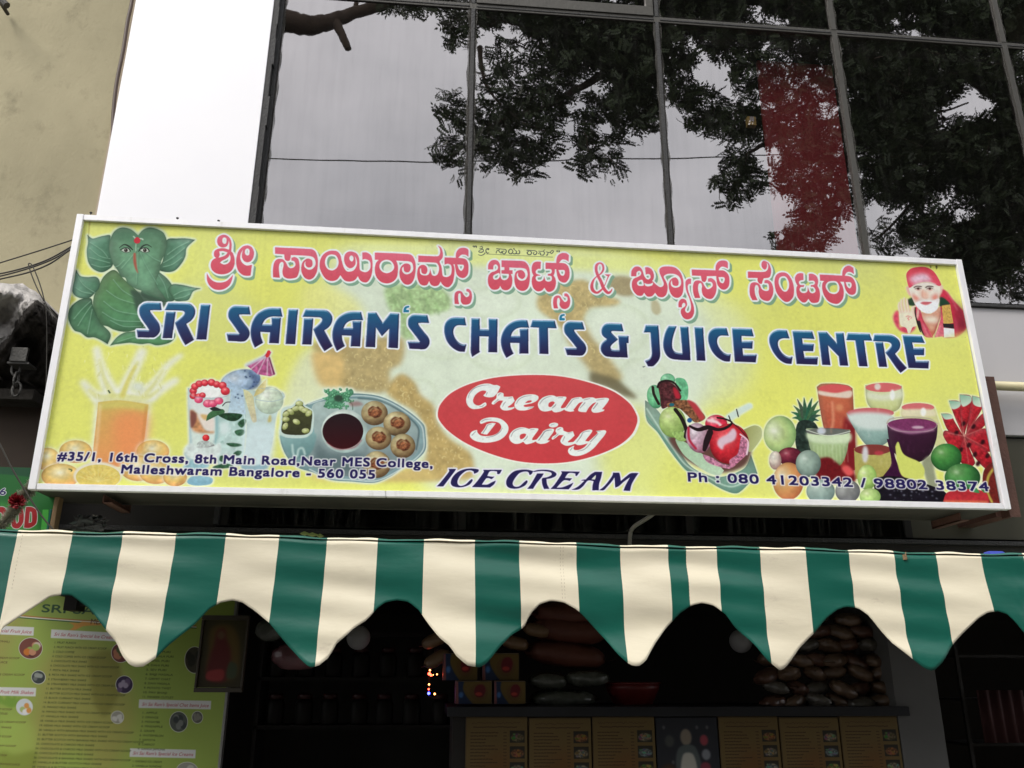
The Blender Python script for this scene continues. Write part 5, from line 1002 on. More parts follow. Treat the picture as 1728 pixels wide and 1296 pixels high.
MB().box((q[0] - .014, 4.785, q[2] - .004), (q[0] + .014, 4.7895, q[2] + .03)).build('lamp_cover', mat('white_plastic', (.85, .85, .8), .4), lb)
b = MB(); b.box((XM[-1] + .02, GLASS_Y - .05, 0), (XM[-1] + 5, GLASS_Y + 3, Z_TOP)); b.build('side_wall', M['plaster'], bld)
b = MB(); b.box((-2.0, 4.56, 9.001), (XM[-1] + 5, 7.7, 9.4)); b.build('roof_edge', M['acp2'], bld)

# ------------------------------------------------------------------ the plastered building on the left
nb = empty('plastered_building', (-4.5, 4.7, 0), 'old olive plastered building wall at the far left beside the white cladding', 'building')
b = MB()                                                  # slightly uneven wall sheet
nx, nz_ = 40, 60; xs = np.linspace(-7.5, -2.055, nx); zs = np.linspace(3.05, 9.2, nz_)
for j in range(nz_):
    for i in range(nx): b.v.append((xs[i], 4.68 + .008 * math.sin(xs[i] * 3.1 + zs[j] * 1.7) + .005 * math.sin(zs[j] * 5.3 + xs[i]), zs[j]))
for j in range(nz_ - 1):
    for i in range(nx - 1): k = j * nx + i; b.f.append((k, k+1, k+1+nx, k+nx)); b.m.append(0)
b.build('wall', M['plaster'], nb, smooth=True)
MB().box((-2.054, 4.665, 2.2), (-2.001, 4.9, 9.2), bev=.004).build('corner_strip', M['plaster2'], nb)
MB().box((-7.5, 4.9, 0), (-2.06, 8, 9.2)).build('core', M['darkwall'], nb)
# broken concrete canopy slab, seen from below
sl = empty('concrete_canopy', (-3.2, 4.4, 2.9), 'broken concrete canopy with flaking white paint and dark underside at left edge', 'canopy')
SY = 4.02
out = [(-140, 470), (-60, 476), (0, 477), (18, 479), (38, 478), (50, 487), (62, 492), (72, 505), (86, 520), (94, 534), (104, 548), (112, 575), (116, 612), (60, 636), (0, 640), (-140, 640)]
def extr(pts, y0, y1, jit=.0):
    m_ = MB(); n = len(pts); P3 = [at(x, y, y0) for x, y in pts]
    v = [tuple(p) for p in P3] + [(p[0], y1, p[2]) for p in P3]
    f = [tuple(range(n))] + [tuple(reversed(range(n, 2*n)))] + [(i, n+i, n+(i+1) % n, (i+1) % n) for i in range(n)]
    return m_.add(v, f)
def rough_slab():
    """broken lump: a displaced grid between the traced outline and the wall"""
    m_ = MB(); W_, H_ = 60, 40; top = np.array([(x, y) for x, y in out[:12]]); idx = {}
    for j in range(H_):
        for i in range(W_):
            x = -140 + 256 * i / (W_ - 1); ty = np.interp(x, top[:, 0], top[:, 1]); y = ty + (642 - ty) * j / (H_ - 1)
            fr = j / (H_ - 1); dep = SY + .10 * math.sin(x * .07 + 1) * math.sin(y * .05) + .014 * math.sin(x * .31 + y * .23) + .012 * rnd.uniform(-1, 1)
            dep += .16 * max(0, 1 - j / 4.0) + .30 * fr ** 1.6 + .3 * max(0, (x - 70) / 46) ** 2
            m_.v.append(tuple(at(x, y, dep)))
    for j in range(H_ - 1):
        for i in range(W_ - 1):
            k = j * W_ + i; m_.f.append((k, k + 1, k + 1 + W_, k + W_)); m_.m.append(0)
    # sides back to the wall so that the lump is solid
    for j, flip in ((0, False), (H_ - 1, True)):
        b0 = len(m_.v)
        for i in range(W_): p = m_.v[j * W_ + i]; m_.v.append((p[0], 4.66, p[2]))
        for i in range(W_ - 1): m_.f.append((j*W_+i, j*W_+i+1, b0+i+1, b0+i)); m_.m.append(0)
    b0 = len(m_.v)
    for j in range(H_): p = m_.v[j * W_ + W_ - 1]; m_.v.append((p[0], 4.66, p[2]))
    for j in range(H_ - 1): m_.f.append((j*W_+W_-1, (j+1)*W_+W_-1, b0+j+1, b0+j)); m_.m.append(0)
    return m_
def slabcol(m, N, L, p, mpn, rp):
    # whitewash survives only on the upper left of the lump (a worn patch with its own ragged outline)
    sx = N.new('ShaderNodeSeparateXYZ'); tcn = N.new('ShaderNodeTexCoord'); L.new(tcn.outputs['Object'], sx.inputs[0])
    a = N.new('ShaderNodeMath'); a.operation = 'MULTIPLY_ADD'; a.inputs[1].default_value = -.9; L.new(sx.outputs['X'], a.inputs[0]); L.new(sx.outputs['Z'], a.inputs[2])
    n4 = N.new('ShaderNodeTexNoise'); n4.inputs['Scale'].default_value = 9; n4.inputs['Detail'].default_value = 10; L.new(tcn.outputs['Object'], n4.inputs['Vector'])
    c = N.new('ShaderNodeMath'); c.operation = 'MULTIPLY_ADD'; c.inputs[1].default_value = .55; L.new(n4.outputs['Fac'], c.inputs[0]); L.new(a.outputs[0], c.inputs[2])
    r = N.new('ShaderNodeValToRGB'); r.color_ramp.elements[0].position = .0; r.color_ramp.elements[1].position = .05; r.color_ramp.elements[0].color = (0, 0, 0, 1)
    d = N.new('ShaderNodeMath'); d.operation = 'SUBTRACT'; d.inputs[1].default_value = -.37; d.name = 'patch_level'; L.new(c.outputs[0], d.inputs[0]); L.new(d.outputs[0], r.inputs[0])
    mx = N.new('ShaderNodeMixRGB'); mx.inputs[2].default_value = (.46, .44, .42, 1); L.new(r.outputs[0], mx.inputs[0]); L.new(rp.outputs[0], mx.inputs[1]); L.new(mx.outputs[0], p.inputs['Base Color'])
M['slab'] = mat('blackened_concrete', (.05, .045, .04), .95, (.012, .010, .009), 7, 10, .7, .9, 22, 0, .15, extra=slabcol)
rough_slab().build('slab', M['slab'], sl, smooth=True)
MB().box((-4.6, SY + .35, 3.03), (-2.02, 4.66, 3.09)).build('slab_core', M['concrete'], sl)
# shutter housing and brown wall below it
sf = empty('shuttered_front', (-3.2, 4.5, 0), 'dark brown neighbouring shopfront below the broken concrete canopy', 'shopfront')
MB().box((-4.6, 4.42, 2.2), (-2.02, 4.9, 3.02)).build('wall', mat('brown_shutter', (.045, .028, .016), .8, (.03, .018, .011), 3), sf)
b = MB(); p0, p1 = at(-60, 664, 4.3), at(60, 664, 4.3); b.box((p0[0], 4.28, p0[2] - .028), (p1[0], 4.42, p0[2] + .028), bev=.005); b.build('beam', M['concrete'], sf)
p0, p1 = at(23, 588, 4.12), at(46, 612, 4.12); b = MB(); b.box((p0[0], 4.10, p1[2]), (p1[0], 4.12, p0[2]), bev=.003); b.box((p0[0] - .012, 4.11, p1[2] - .01), (p1[0] + .012, 4.2, p1[2]))
b.build('steel_bracket', M['oldsteel'], None, 'small galvanised steel bracket plate below the broken concrete canopy', 'bracket')
ch = empty('chain', at(27, 640, 4.14), 'short dull steel chain hanging from the bracket at left', 'chain')
def link_ring(c, w, h, r, rot):
    pts = []
    for k in range(15):
        t = 2 * math.pi * k / 14; x, z = w * math.cos(t), h * math.sin(t); pts.append((c[0] + x * math.cos(rot), c[1] + x * math.sin(rot), c[2] + z))
    return pts
for i, y in enumerate((622, 640, 657)):
    c = at(27 + i * .5, y, 4.14); MB().tube(link_ring(c, .019, .036, .006, (i % 2) * 1.4 + .1), .006, 6, cap=False).build('link', M['oldsteel'], ch, smooth=True)
# neighbour's green signboard
GBP = [(-120, 786), (92, 791), (88, 930), (-125, 930)]
def plane_fn(x0, x1, z0, z1, Y, W, H):
    def f(p):
        p = np.asarray(p, float); o = []
        for px, py in p: q = at(px, py, Y); o.append(((q[0] - x0) / (x1 - x0) * W, (z1 - q[2]) / (z1 - z0) * H))
        return np.array(o)
    return f
def panel(name, x0, x1, z0, z1, Y, m, th=.02, parent=None, **kw):
    """printed sheet with thickness; UV over the front face"""
    b = MB(); b.add([(x0, Y, z0), (x1, Y, z0), (x1, Y, z1), (x0, Y, z1), (x0, Y + th, z0), (x1, Y + th, z0), (x1, Y + th, z1), (x0, Y + th, z1)], [(0, 1, 2, 3), (5, 4, 7, 6), (4, 0, 3, 7), (1, 5, 6, 2), (3, 2, 6, 7), (4, 5, 1, 0)])
    b.uv = [(0, 0), (1, 0), (1, 1), (0, 1), (.001, .001), (.999, .001), (.999, .999), (.001, .999)]
    return b.build(name, m, parent, **kw)
GY = 4.2; e0, e1 = at(-120, 860, GY), at(90, 860, GY); gz1, gz0 = at(40, 789, GY)[2], at(40, 960, GY)[2]
def paint_green():
    W, H = 620, int(620 * (gz1 - gz0) / (e1[0] - e0[0])); A = Art(W, H, plane_fn(e0[0], e1[0], gz0, gz1, GY, W, H), W / 210)
    A.c[:] = np.array([30, 98, 42]) / 255.; A.F(0, 0, 1)
    A.fill(A.P("-120,780!;110,780!;105,812;60,806;0,800;-120,796"), (24, 74, 46), blur=3); A.fill(A.P("-120,860;20,850;60,900;-120,930"), (56, 126, 54), blur=12)
    A.fill(A.P("72,860!;82,860!;78,930!;66,930!"), (70, 160, 66), blur=1)
    for body, p0, p1, sz, c in (("6", (-1, 835), (9, 835), 11, (40, 36, 90)),):
        cs = text_quad(A, body, p0, p1, sz); r = cover(cs, False, 3, 3, W, H); A.put(A.grow(r, 4), (225, 225, 228)); A.put(A.grow(r, 1.2), c)
    for ch_, xa in (('F', -24), ('O', -8), ('O', 20), ('D', 43)):
        if ch_ == 'D': sh, hl = A.P(f"{xa+1},856!;{xa+10},856;{xa+18},862;{xa+18},882;{xa+8},890;{xa-2},890!"), A.P(f"{xa+7},863!;{xa+11},864;{xa+11},881;{xa+5},883!")
        elif ch_ == 'O': sh, hl = A.P(f"{xa+8},856;{xa+18},860;{xa+19},880;{xa+11},891;{xa+1},888;{xa},866"), A.P(f"{xa+8},864;{xa+12},866;{xa+12},880;{xa+8},884;{xa+6},880;{xa+6},867")
        else: sh, hl = A.P(f"{xa+1},856!;{xa+16},856!;{xa+16},863!;{xa+8},863!;{xa+8},870!;{xa+14},870!;{xa+14},877!;{xa+7},877!;{xa+6},890!;{xa},890!"), A.E(xa + 60, 800, .1, .1)
        m_ = A.mask(sh, [hl]); A.put(A.grow(m_, 5), (180, 180, 178)); A.put(A.grow(m_, 1), (150, 26, 32))
    return A
gsb = empty('green_signboard', (-2.6, GY, gz0), 'green neighbouring signboard with red white-edged letters behind the tinsel', 'signboard')
panel('board', e0[0], e1[0], gz0, gz1, GY, print_mat('green_print', paint_green().image('green_print'), .4), .03, gsb)
MB().box((e1[0] + .001, GY - .012, gz0 - .02), (e1[0] + .022, GY + .04, gz1 + .01), bev=.003).build('edge_strip', M['wood'], gsb)
MB().box((e1[0] - .012, GY - .010, gz0 - .02), (e1[0] - .002, GY - .001, gz1 - .2), bev=.002).build('pale_strip', M['green'], gsb)
# tinsel garland with a red flower
b = MB(); path = [at(x, y, 4.08) for x, y in ((62, 812), (52, 824), (40, 836), (30, 852), (20, 866), (8, 880), (-10, 896), (-40, 912))]
pp = smooth_path(np.array(path), [False] * len(path), False, 10); L_ = len(pp)
for i in range(4600):
    t = rnd.random() * (L_ - 2); k = int(t); p = pp[k] + (pp[k+1] - pp[k]) * (t - k); d = np.array([rnd.gauss(0, 1) for _ in range(3)]); d /= np.linalg.norm(d)
    ln = rnd.uniform(.02, .046); w = np.cross(d, [rnd.gauss(0, 1) for _ in range(3)]); w = w / (np.linalg.norm(w) + 1e-6) * .0019; e = p + d * ln; m_ = p + d * ln * .5 + np.array([0, 0, -.003])
    b.add([p - w, p + w, m_ + w, e, m_ - w], [(0, 1, 2, 4), (4, 2, 3)])
b.build('tinsel_garland', M['silver'], None, 'silver tinsel garland strung across the green signboard', 'garland')
c = at(28, 846, 4.02); b = MB()
for i in range(46):
    d = np.array([rnd.gauss(0, 1), rnd.gauss(0, 1) - .4, rnd.gauss(0, 1)]); d /= np.linalg.norm(d); r = rnd.uniform(.022, .036); e = c + d * r; w = np.cross(d, [0, 0, 1.]); w = w / (np.linalg.norm(w) + 1e-6) * .012; u2 = np.cross(w, d); u2 = u2 / np.linalg.norm(u2) * .011
    b.add([c, e + w * .8, e + d * .008 + u2, e - w * .8, e - u2 * .6], [(0, 1, 2), (0, 2, 3), (0, 3, 4), (0, 4, 1)])
b.build('red_flower', mat('red_petals', (.28, .01, .018), .6), None, 'dark red artificial flower tied on the tinsel garland', 'flower')

b = MB(); h0, h1 = at(-8, -10, 4.5), at(14, 12, 4.5); b.tube([(h0[0], 4.5, h0[2]), (h1[0] - .01, 4.5, h1[2] + .01)], .022, 8); b.tube([(h0[0], 4.5, h0[2]), (h0[0], 4.67, h0[2])], .012, 8)
b.build('wall_bracket', M['cable'], None, 'black pipe bracket on the olive wall in the top left corner', 'bracket')
# cables on the left
def cable(pts, Y, r, name, label, m='cable', n=6, Ys=None, group=None):
    P3 = [at(x, y, (Ys[i] if Ys else Y)) for i, (x, y) in enumerate(pts)]; P3 = smooth_path(np.array(P3), [False] * len(P3), False, 8)
    return MB().tube(list(P3), r, n).build(name, M[m], None, label, 'cable', group, smooth=True)
cable([(223, -40), (222.8, 0), (215.6, 35), (208, 84), (197, 139), (191.5, 188), (189.5, 246), (185, 278), (173.6, 347), (165, 420)], 4.64, .0115, 'drop_cable', 'brown cable running down the wall beside the white cladding', 'brownpipe')
cable([(-60, 462), (0, 443.5), (60, 425), (125, 404), (160, 392)], 4.15, .0035, 'overhead_cable', 'single thin black cable highest of those crossing the olive wall')
cable([(-60, 472), (0, 462), (48, 450), (85, 436), (124, 414), (170, 388)], 4.10, .004, 'overhead_cable', 'upper cable of the drooping bundle crossing the olive wall')
cable([(-60, 478), (0, 466), (48, 453), (90, 437), (122, 418), (170, 390)], 4.12, .004, 'overhead_cable', 'middle cable of the drooping bundle crossing the olive wall')
cable([(-60, 484), (0, 471), (50, 459), (86, 444), (121, 420), (170, 392)], 4.08, .004, 'overhead_cable', 'lowest cable of the drooping bundle crossing the olive wall')
cable([(74, 508), (62, 485), (52, 460), (48, 445), (53, 446), (62, 465), (70, 488), (77, 512), (90, 530), (104, 550), (120, 570)], 4.08, .003, 'looped_wire', 'thin wire looped over the cable bundle at left')
cable([(77, 512), (79, 560), (78, 640), (74, 720)], 4.0, .0018, 'hanging_wire', 'very thin wire hanging down in front of the concrete canopy')
cable([(-30, 700), (0, 750), (20, 790), (45, 832), (70, 870), (95, 900), (120, 930)], 3.92, .004, 'slanting_wire', 'black wire slanting down across the green signboard')

# ------------------------------------------------------------------ the main shop sign
sign = empty('shop_sign', (.53, SIGN_Y + .15, 2.45), 'long yellow shop sign box with red Kannada and blue English lettering in aluminium frame', 'signboard')
O_ = [at(130.6, 361.8, SIGN_Y), at(1621.7, 438.7, SIGN_Y), at(1705.4, 859.7, SIGN_Y), at(47.5, 826, SIGN_Y)]
I_ = [at(*FACE[i], SIGN_Y) for i in range(4)]
art = paint_sign(); SIGN_IMG = art.image('sign_print')
b = MB(); NX, NZ = 60, 18                               # slightly slack printed sheet
for j in range(NZ + 1):
    for i in range(NX + 1):
        s_, t_ = i / NX, j / NZ; p = (I_[0] * (1-s_) + I_[1] * s_) * (1-t_) + (I_[3] * (1-s_) + I_[2] * s_) * t_
        p = p.copy(); edge = min(1, 8 * min(s_, 1-s_, t_, 1-t_)); p[1] = SIGN_Y + .012 + edge * (.0025 * math.sin(s_ * 31 + 2 * t_) + .002 * math.sin(t_ * 9 + s_ * 13)); b.v.append(tuple(p))
        b.uv = (b.uv or []) + [(s_, 1 - t_)]
for j in range(NZ):
    for i in range(NX): k = j * (NX+1) + i; b.f.append((k, k+NX+1, k+NX+2, k+1)); b.m.append(0)
b.build('printed_face', print_mat('sign_face', SIGN_IMG, .5, .12, .04), sign, smooth=True)
def bar(p0, p1, p2, p3, y0, y1, bev=.002):
    """frame profile whose front face has the four given corners"""
    bm = bmesh.new(); vs = [bm.verts.new((p[0], y, p[2])) for y in (y0, y1) for p in (p0, p1, p2, p3)]
    for f in ((0,1,2,3), (7,6,5,4), (0,4,5,1), (1,5,6,2), (2,6,7,3), (3,7,4,0)): bm.faces.new([vs[i] for i in f])
    bmesh.ops.recalc_face_normals(bm, faces=bm.faces[:]); bmesh.ops.bevel(bm, geom=bm.edges[:], offset=bev, segments=2, affect='EDGES'); bm.verts.index_update()
    m_ = MB(); m_.add([v.co[:] for v in bm.verts], [[v.index for v in f.verts] for f in bm.faces]); bm.free(); return m_
lw = np.array([.034, 0, 0]); e_ = np.array([.0015, 0, 0])
lerp = lambda a, c, t: a + (c - a) * t
bar(O_[0] + lw + e_, O_[1] - lw - e_, I_[1], I_[0], SIGN_Y - .004, SIGN_Y + .03).build('top_rail', M['alu'], sign)
lt, rt = lerp(O_[3], O_[2], .34), lerp(O_[3], O_[2], .3405)      # the bottom rail is two lengths with a visible joint
it_ = lerp(I_[3], I_[2], .338)
bar(I_[3], it_, lt, O_[3] + lw + e_, SIGN_Y - .004, SIGN_Y + .03).build('bottom_rail', M['alu'], sign)
bar(it_ + e_ * 1.4, I_[2], O_[2] - lw - e_, lt + e_ * 1.4, SIGN_Y - .0052, SIGN_Y + .03).build('bottom_rail', M['alu'], sign)
bar(O_[0], O_[0] + lw, O_[3] + lw, O_[3], SIGN_Y - .008, SIGN_Y + .03).build('left_stile', M['alu'], sign)
bar(O_[1] - lw, O_[1], O_[2], O_[2] - lw, SIGN_Y - .008, SIGN_Y + .03).build('right_stile', M['alu'], sign)
b = MB(); zt, zb = O_[0][2] - .006, O_[3][2] + .004; xl, xr = O_[3][0] + .012, O_[2][0] - .03
b.box((xl, SIGN_Y + .031, zb), (xr, SIGN_Y + .33, zb + .004)); b.box((xl, SIGN_Y + .031, zt - .004), (xr, SIGN_Y + .33, zt)); b.box((xl, SIGN_Y + .031, zb + .004), (xl + .004, SIGN_Y + .33, zt - .004)); b.box((xr - .004, SIGN_Y + .031, zb + .004), (xr, SIGN_Y + .33, zt - .004)); b.box((xl + .005, SIGN_Y + .32, zb + .004), (xr - .005, SIGN_Y + .33, zt - .004))
b.build('case', M['tin'], sign)
b = MB(); b.tube([(xl + .01, SIGN_Y + .33, zb + .002), (xr - .01, SIGN_Y + .33, zb + .002)], .006, 6); b.build('case_lip', M['tin'], sign)
for x, y in ((152.8, 362.5), (299, 371.5), (368.5, 376), (632.4, 393.5), (928.4, 410), (1196, 423.5)):
    p = at(x, y, SIGN_Y + .012); s_ = MB(); s_.lathe((p[0], p[1], p[2] - .012), [(.0022, 0), (.0022, .016), (.0068, .023), (.0072, .026), (.004, .028)], 10); s_.build('screw', M['gasket'], sign)
for (xa, za, xb, zb2, Y0, Y1) in ((172, 832, 196, 866, SIGN_Y + .08, SIGN_Y + .3),):
    pass
def angle_iron(p, w, d, h, flip=1):
    m_ = MB(); x, y, z = p; m_.box((x, y, z), (x + .005, y + d, z + h)); m_.box((x, y, z), (x + w, y + d, z + .005)); m_.box((x, y + d - .005, z), (x + w, y + d, z + h)); return m_
q = at(172, 850, SIGN_Y + .08); angle_iron((q[0], SIGN_Y + .08, zb - .045), .045, .26, .04).build('support_bracket', M['rust'], sign)
q = at(1620, 872, SIGN_Y + .08); angle_iron((q[0], SIGN_Y + .08, zb - .045), .045, .26, .04).build('support_bracket', M['rust'], sign)
# brown steel post behind the right end
pr = at(1690, 634, SIGN_Y + .22); ppost = MB(); xa = pr[0] - .055; post_y = SIGN_Y + .20
q0, q1 = at(1689, 636, post_y), at(1711, 872, post_y); xr2 = (q0[0] + q1[0]) / 2
ppost.box((xr2 - .06, post_y, q1[2]), (xr2, post_y + .006, q0[2])); ppost.box((xr2 - .06, post_y + .006, q1[2]), (xr2 - .054, post_y + .07, q0[2])); ppost.box((xr2 - .09, post_y + .07, q1[2] + .01), (xr2, post_y + .42, q1[2] + .05))
ppost.build('steel_post', M['rust'], None, 'brown painted steel angle post standing behind the right end of the sign', 'post')
# pipes
a_, b_ = at(1660, 650, 4.5), at(1728, 652, 4.5); MB().tube([(a_[0] - .1, 4.5, a_[2]), (b_[0] + 1.6, 4.5, b_[2] - .01)], .028, 14).build('wall_pipe', M['ypipe'], None, 'pale yellow pipe running level along the cladding right of the sign', 'pipe', smooth=True)
P3 = [at(x, y, Y) for x, y, Y in ((1110, 860, 4.40), (1100, 869, 4.42), (1085, 879, 4.45), (1071, 888, 4.48), (1065, 896, 4.5), (1063, 908, 4.5), (1062, 930, 4.5))]
MB().tube(list(smooth_path(np.array(P3), [False] * 7, False, 6)), .011, 10).build('bent_pipe', M['ppipe'], None, 'thin pale pipe bending down under the shop sign', 'pipe', smooth=True)

for (px, py), lab in (((150, 884), 'crumpled clear plastic bag caught under the left end of the sign'),):
    b = MB(); c = at(px, py, 4.3)
    for k in range(60):
        p_ = [c + np.array([rnd.uniform(-.09, .09), rnd.uniform(-.04, .04), rnd.uniform(-.045, .045)]) for _ in range(3)]; b.add(p_, [(0, 1, 2)])
    b.build('plastic_bag', mat('thin_clear_plastic', (.16, .16, .17), .25, (.06, .06, .065), 20, 3, .8, 0, 1, 0, .8), None, lab, 'bag', kind=None)

# ------------------------------------------------------------------ striped awning
EX = np.array([0.0, 84, 102, 122, 153, 183, 201, 211, 224, 234, 250, 270, 288, 331, 356, 374, 395, 412, 433, 459, 489, 512, 528, 542, 559, 570, 587, 600, 620, 637, 650, 670, 689, 706, 720, 739, 756, 767, 784, 806, 820, 837, 859, 881, 892, 908, 927, 949, 972, 991, 1019, 1038, 1058, 1072, 1085, 1102, 1124, 1147, 1166, 1185, 1205, 1224, 1241, 1269, 1291, 1313, 1317, 1328, 1349, 1376, 1395, 1412, 1428, 1447, 1463, 1482, 1504, 1533, 1552, 1566, 1580, 1601, 1623, 1645, 1661, 1677, 1693, 1707, 1728])
EY = np.array([1065.0, 1008, 1005, 1005, 1028, 1064, 1084, 1105, 1120, 1126, 1125, 1111, 1092, 1056, 1028, 1017, 1013, 1017, 1031, 1052, 1088, 1113, 1127, 1124, 1110, 1088, 1073, 1060, 1047, 1027, 1017, 1013, 1016, 1030, 1052, 1077, 1091, 1108, 1123, 1127, 1116, 1094, 1072, 1059, 1036, 1020, 1014, 1017, 1030, 1049, 1080, 1105, 1123, 1125, 1116, 1088, 1060, 1035, 1022, 1018, 1023, 1038, 1060, 1085, 1113, 1131, 1132, 1122, 1095, 1068, 1044, 1030, 1024, 1026, 1037, 1060, 1087, 1112, 1128, 1133, 1120, 1090, 1065, 1044, 1034, 1032, 1037, 1052, 1079])
def edge_y(x):
    if x < 0: x2 = x + 263 * math.ceil(-x / 263); return edge_y(x2 if x2 <= 1728 else 0)
    if x > 1728: return edge_y(x - 262 * math.ceil((x - 1728) / 262))
    return float(np.interp(x, EX, EY))
STR = [(-110, 'c'), (-60, 'g'), (30, 'c'), (122, 'g'), (207, 'c'), (297, 'g'), (381, 'c'), (471, 'g'), (552, 'c'), (637.5, 'g'), (715.5, 'c'), (801.5, 'g'), (876.5, 'c'), (972.5, 'g'), (1046.5, 'c'), (1127.5, 'g'), (1157.5, 'c'), (1209, 'g'), (1282, 'c'), (1359, 'g'), (1431.5, 'c'), (1508, 'g'), (1579, 'c'), (1655, 'g'), (1726, 'c'), (1800, 'g'), (1870, 'c'), (1950, 'g'), (2030, 'c'), (2110, 'g'), (2200, None)]
def top_y(x): return 898 + .0243 * x + 1.2 * math.sin(x * .013) + .6 * math.sin(x * .05)
awn = empty('striped_awning', (.5, AWN_Y, 1.67), 'green and cream striped awning with scalloped valance below the shop sign', 'awning')
def cloth_y(x, t, z):
    return AWN_Y + .011 * math.sin(x * 5.2 + 1.1 * math.sin(z * 6)) * t + .006 * math.sin(x * 11.3 + 2 + z * 4) * t + .010 * math.sin(z * 24 + x * 2.1 + math.sin(x * 3.7)) * (.35 + .65 * math.sin(x * 1.9 + .6)) + .004 * math.sin(z * 51 + x * 5.3) * math.sin(x * 4.1) - .035 * t * t
b = MB(); cols = []
for k in range(len(STR) - 1):
    xa, xb = STR[k][0], STR[k+1][0]; n = max(4, int((xb - xa) / 6)); mi = 0 if STR[k][1] == 'c' else 1
    for i in range(n): cols.append((xa + (xb - xa) * i / n, mi))
cols.append((STR[-1][0], 0)); NR = 26
# each column is an upright line of cloth: find its foot under the traced hem
base = []
for x, mi in cols:
    T = at(x, top_y(x), AWN_Y); wx = T[0]
    # photograph x of this upright line lower down, then hem height there
    px = x
    for _ in range(4):
        yb = edge_y(px); B_ = at(px, yb, AWN_Y); px += (wx - B_[0]) / 3.4 * 1431 * .9
    B_ = at(px, edge_y(px), AWN_Y); base.append((wx, T[2], B_[2], mi))
for (wx, zt_, zb_, mi) in base:
    for r in range(NR + 1):
        t = r / NR; z = zt_ + (zb_ - zt_) * t
        tt = (zt_ - z) / .5; b.v.append((wx + .012 * tt * math.sin(wx * 3.0 + .5) * math.sin(tt * 2.4), cloth_y(wx, tt, z), z))
for c_ in range(len(base) - 1):
    for r in range(NR): k = c_ * (NR + 1) + r; b.f.append((k, k + 1, k + NR + 2, k + NR + 1)); b.m.append(base[c_][3])
vo = b.build('valance', [M['cream'], M['green']], awn, smooth=True); vo.modifiers.new('thickness', 'SOLIDIFY').thickness = .0022
b = MB(); hemp = [(w[0], cloth_y(w[0], 0, w[1]) - .004, w[1] + .004) for w in base]; b.tube(hemp, .007, 8)
for i in range(len(hemp) - 1): pass
b2 = MB(); half = [[], []]
for c_ in range(len(base)):                             # rolled hem over the front rail, striped like the cloth
    wx, zt_, _, mi = base[c_]; sag = .003 * math.sin(wx * 21) + .002 * math.sin(wx * 47)
    for k in range(9):
        t = math.pi * (.12 + k / 8 * 1.05) ; b2.v.append((wx, AWN_Y + .012 - math.cos(t) * .016, zt_ + .002 + math.sin(t) * (.013 + sag * .6)))
for c_ in range(len(base) - 1):
    for k in range(8): q = c_ * 9 + k; b2.f.append((q, q + 1, q + 10, q + 9)); b2.m.append(base[c_][3])
b2.build('top_hem', [M['cream'], M['green']], awn, smooth=True)
b = MB()                                                # low cloth roof going back to the wall
for c_ in range(0, len(base), 2):
    wx, zt_, _, mi = base[c_]
    for k in range(7): t = k / 6; b.v.append((wx, AWN_Y + .03 + t * 1.15, zt_ - .004 + t * .06 - .03 * math.sin(math.pi * t) + .006 * math.sin(wx * 7) * math.sin(math.pi * t)))
nc = len(range(0, len(base), 2))
for c_ in range(nc - 1):
    for k in range(6): q = c_ * 7 + k; b.f.append((q, q + 1, q + 8, q + 7)); b.m.append(base[c_ * 2][3])
ro = b.build('roof_cloth', [M['cream'], M['green']], awn, smooth=True)
b = MB(); z_r = at(864, 919, AWN_Y)[2] - .02
b.tube([(-1.85, AWN_Y + .03, z_r + .02), (6, AWN_Y + .03, z_r - .02)], .014, 8)
for x in (-1.84, -1.1, .5, 2.4, 4.3): b.tube([(x, AWN_Y + .03, z_r - .03), (x, 4.58, z_r - .1)], .012, 8)
b.build('frame_pipes', M['steel'], awn)
# seams, stitched
for px in (945.5, 950, 1157.5, 39):
    T = at(px, top_y(px), AWN_Y); s_ = MB(); pts = []; z = T[2] - .005
    zend = 1.93 if px != 39 else 1.95
    while z > zend: tt = (T[2] - z) / .5; pts.append((T[0] + .012 * tt * math.sin(T[0] * 3.0 + .5) * math.sin(tt * 2.4), cloth_y(T[0], tt, z) - .0018, z)); z -= .007
    for i in range(0, len(pts) - 1, 2): s_.tube([pts[i], pts[i+1]], .0009, 4)
    s_.build('seam_stitching', M['wood'], awn)
q = at(527, 905, AWN_Y - .01); b = MB()
for k, (dx, dz, L1) in enumerate(((-.03, .006, .04), (.0, .002, .05), (.03, -.002, .03))):
    b.add([(q[0] + dx - L1 * .5, q[1], q[2] + dz + .004), (q[0] + dx, q[1] - .01, q[2] + dz + .012), (q[0] + dx + L1 * .5, q[1], q[2] + dz + .004), (q[0] + dx, q[1] + .005, q[2] + dz - .004)], [(0, 1, 2, 3)])
b.build('fallen_leaf', mat('yellow_leaf', (.35, .42, .12), .6), None, 'small yellow green leaf lying on the awning edge', 'leaf', origin=q)
q = at(1528, 938, AWN_Y - .012); b = MB(); b.box((q[0] - .008, q[1], q[2] - .016), (q[0] + .006, q[1] + .01, q[2] + .006), bev=.002); b.tube([(q[0], q[1], q[2]), (q[0] + .004, q[1], q[2] + .016)], .002, 6); b.build('cloth_clip', M['wood'], None, 'tiny brown clip on the top edge of the awning at right', 'clip')
a_, b_ = at(1660, 934, 3.62), at(1760, 936, 3.62); b = MB()
for i in range(16):
    x = a_[0] + (b_[0] + .3 - a_[0]) * i / 15; b.v += [(x, 3.6 + .02 * math.sin(i * 1.7), a_[2] - .05), (x, 3.62 + .02 * math.sin(i * 2.1), a_[2] + .004 + .01 * math.sin(i * 1.3)), (x, 3.7, a_[2] - .02)]
for i in range(15):
    for k in range(2): q = i * 3 + k; b.f.append((q, q+1, q+4, q+3)); b.m.append(0)
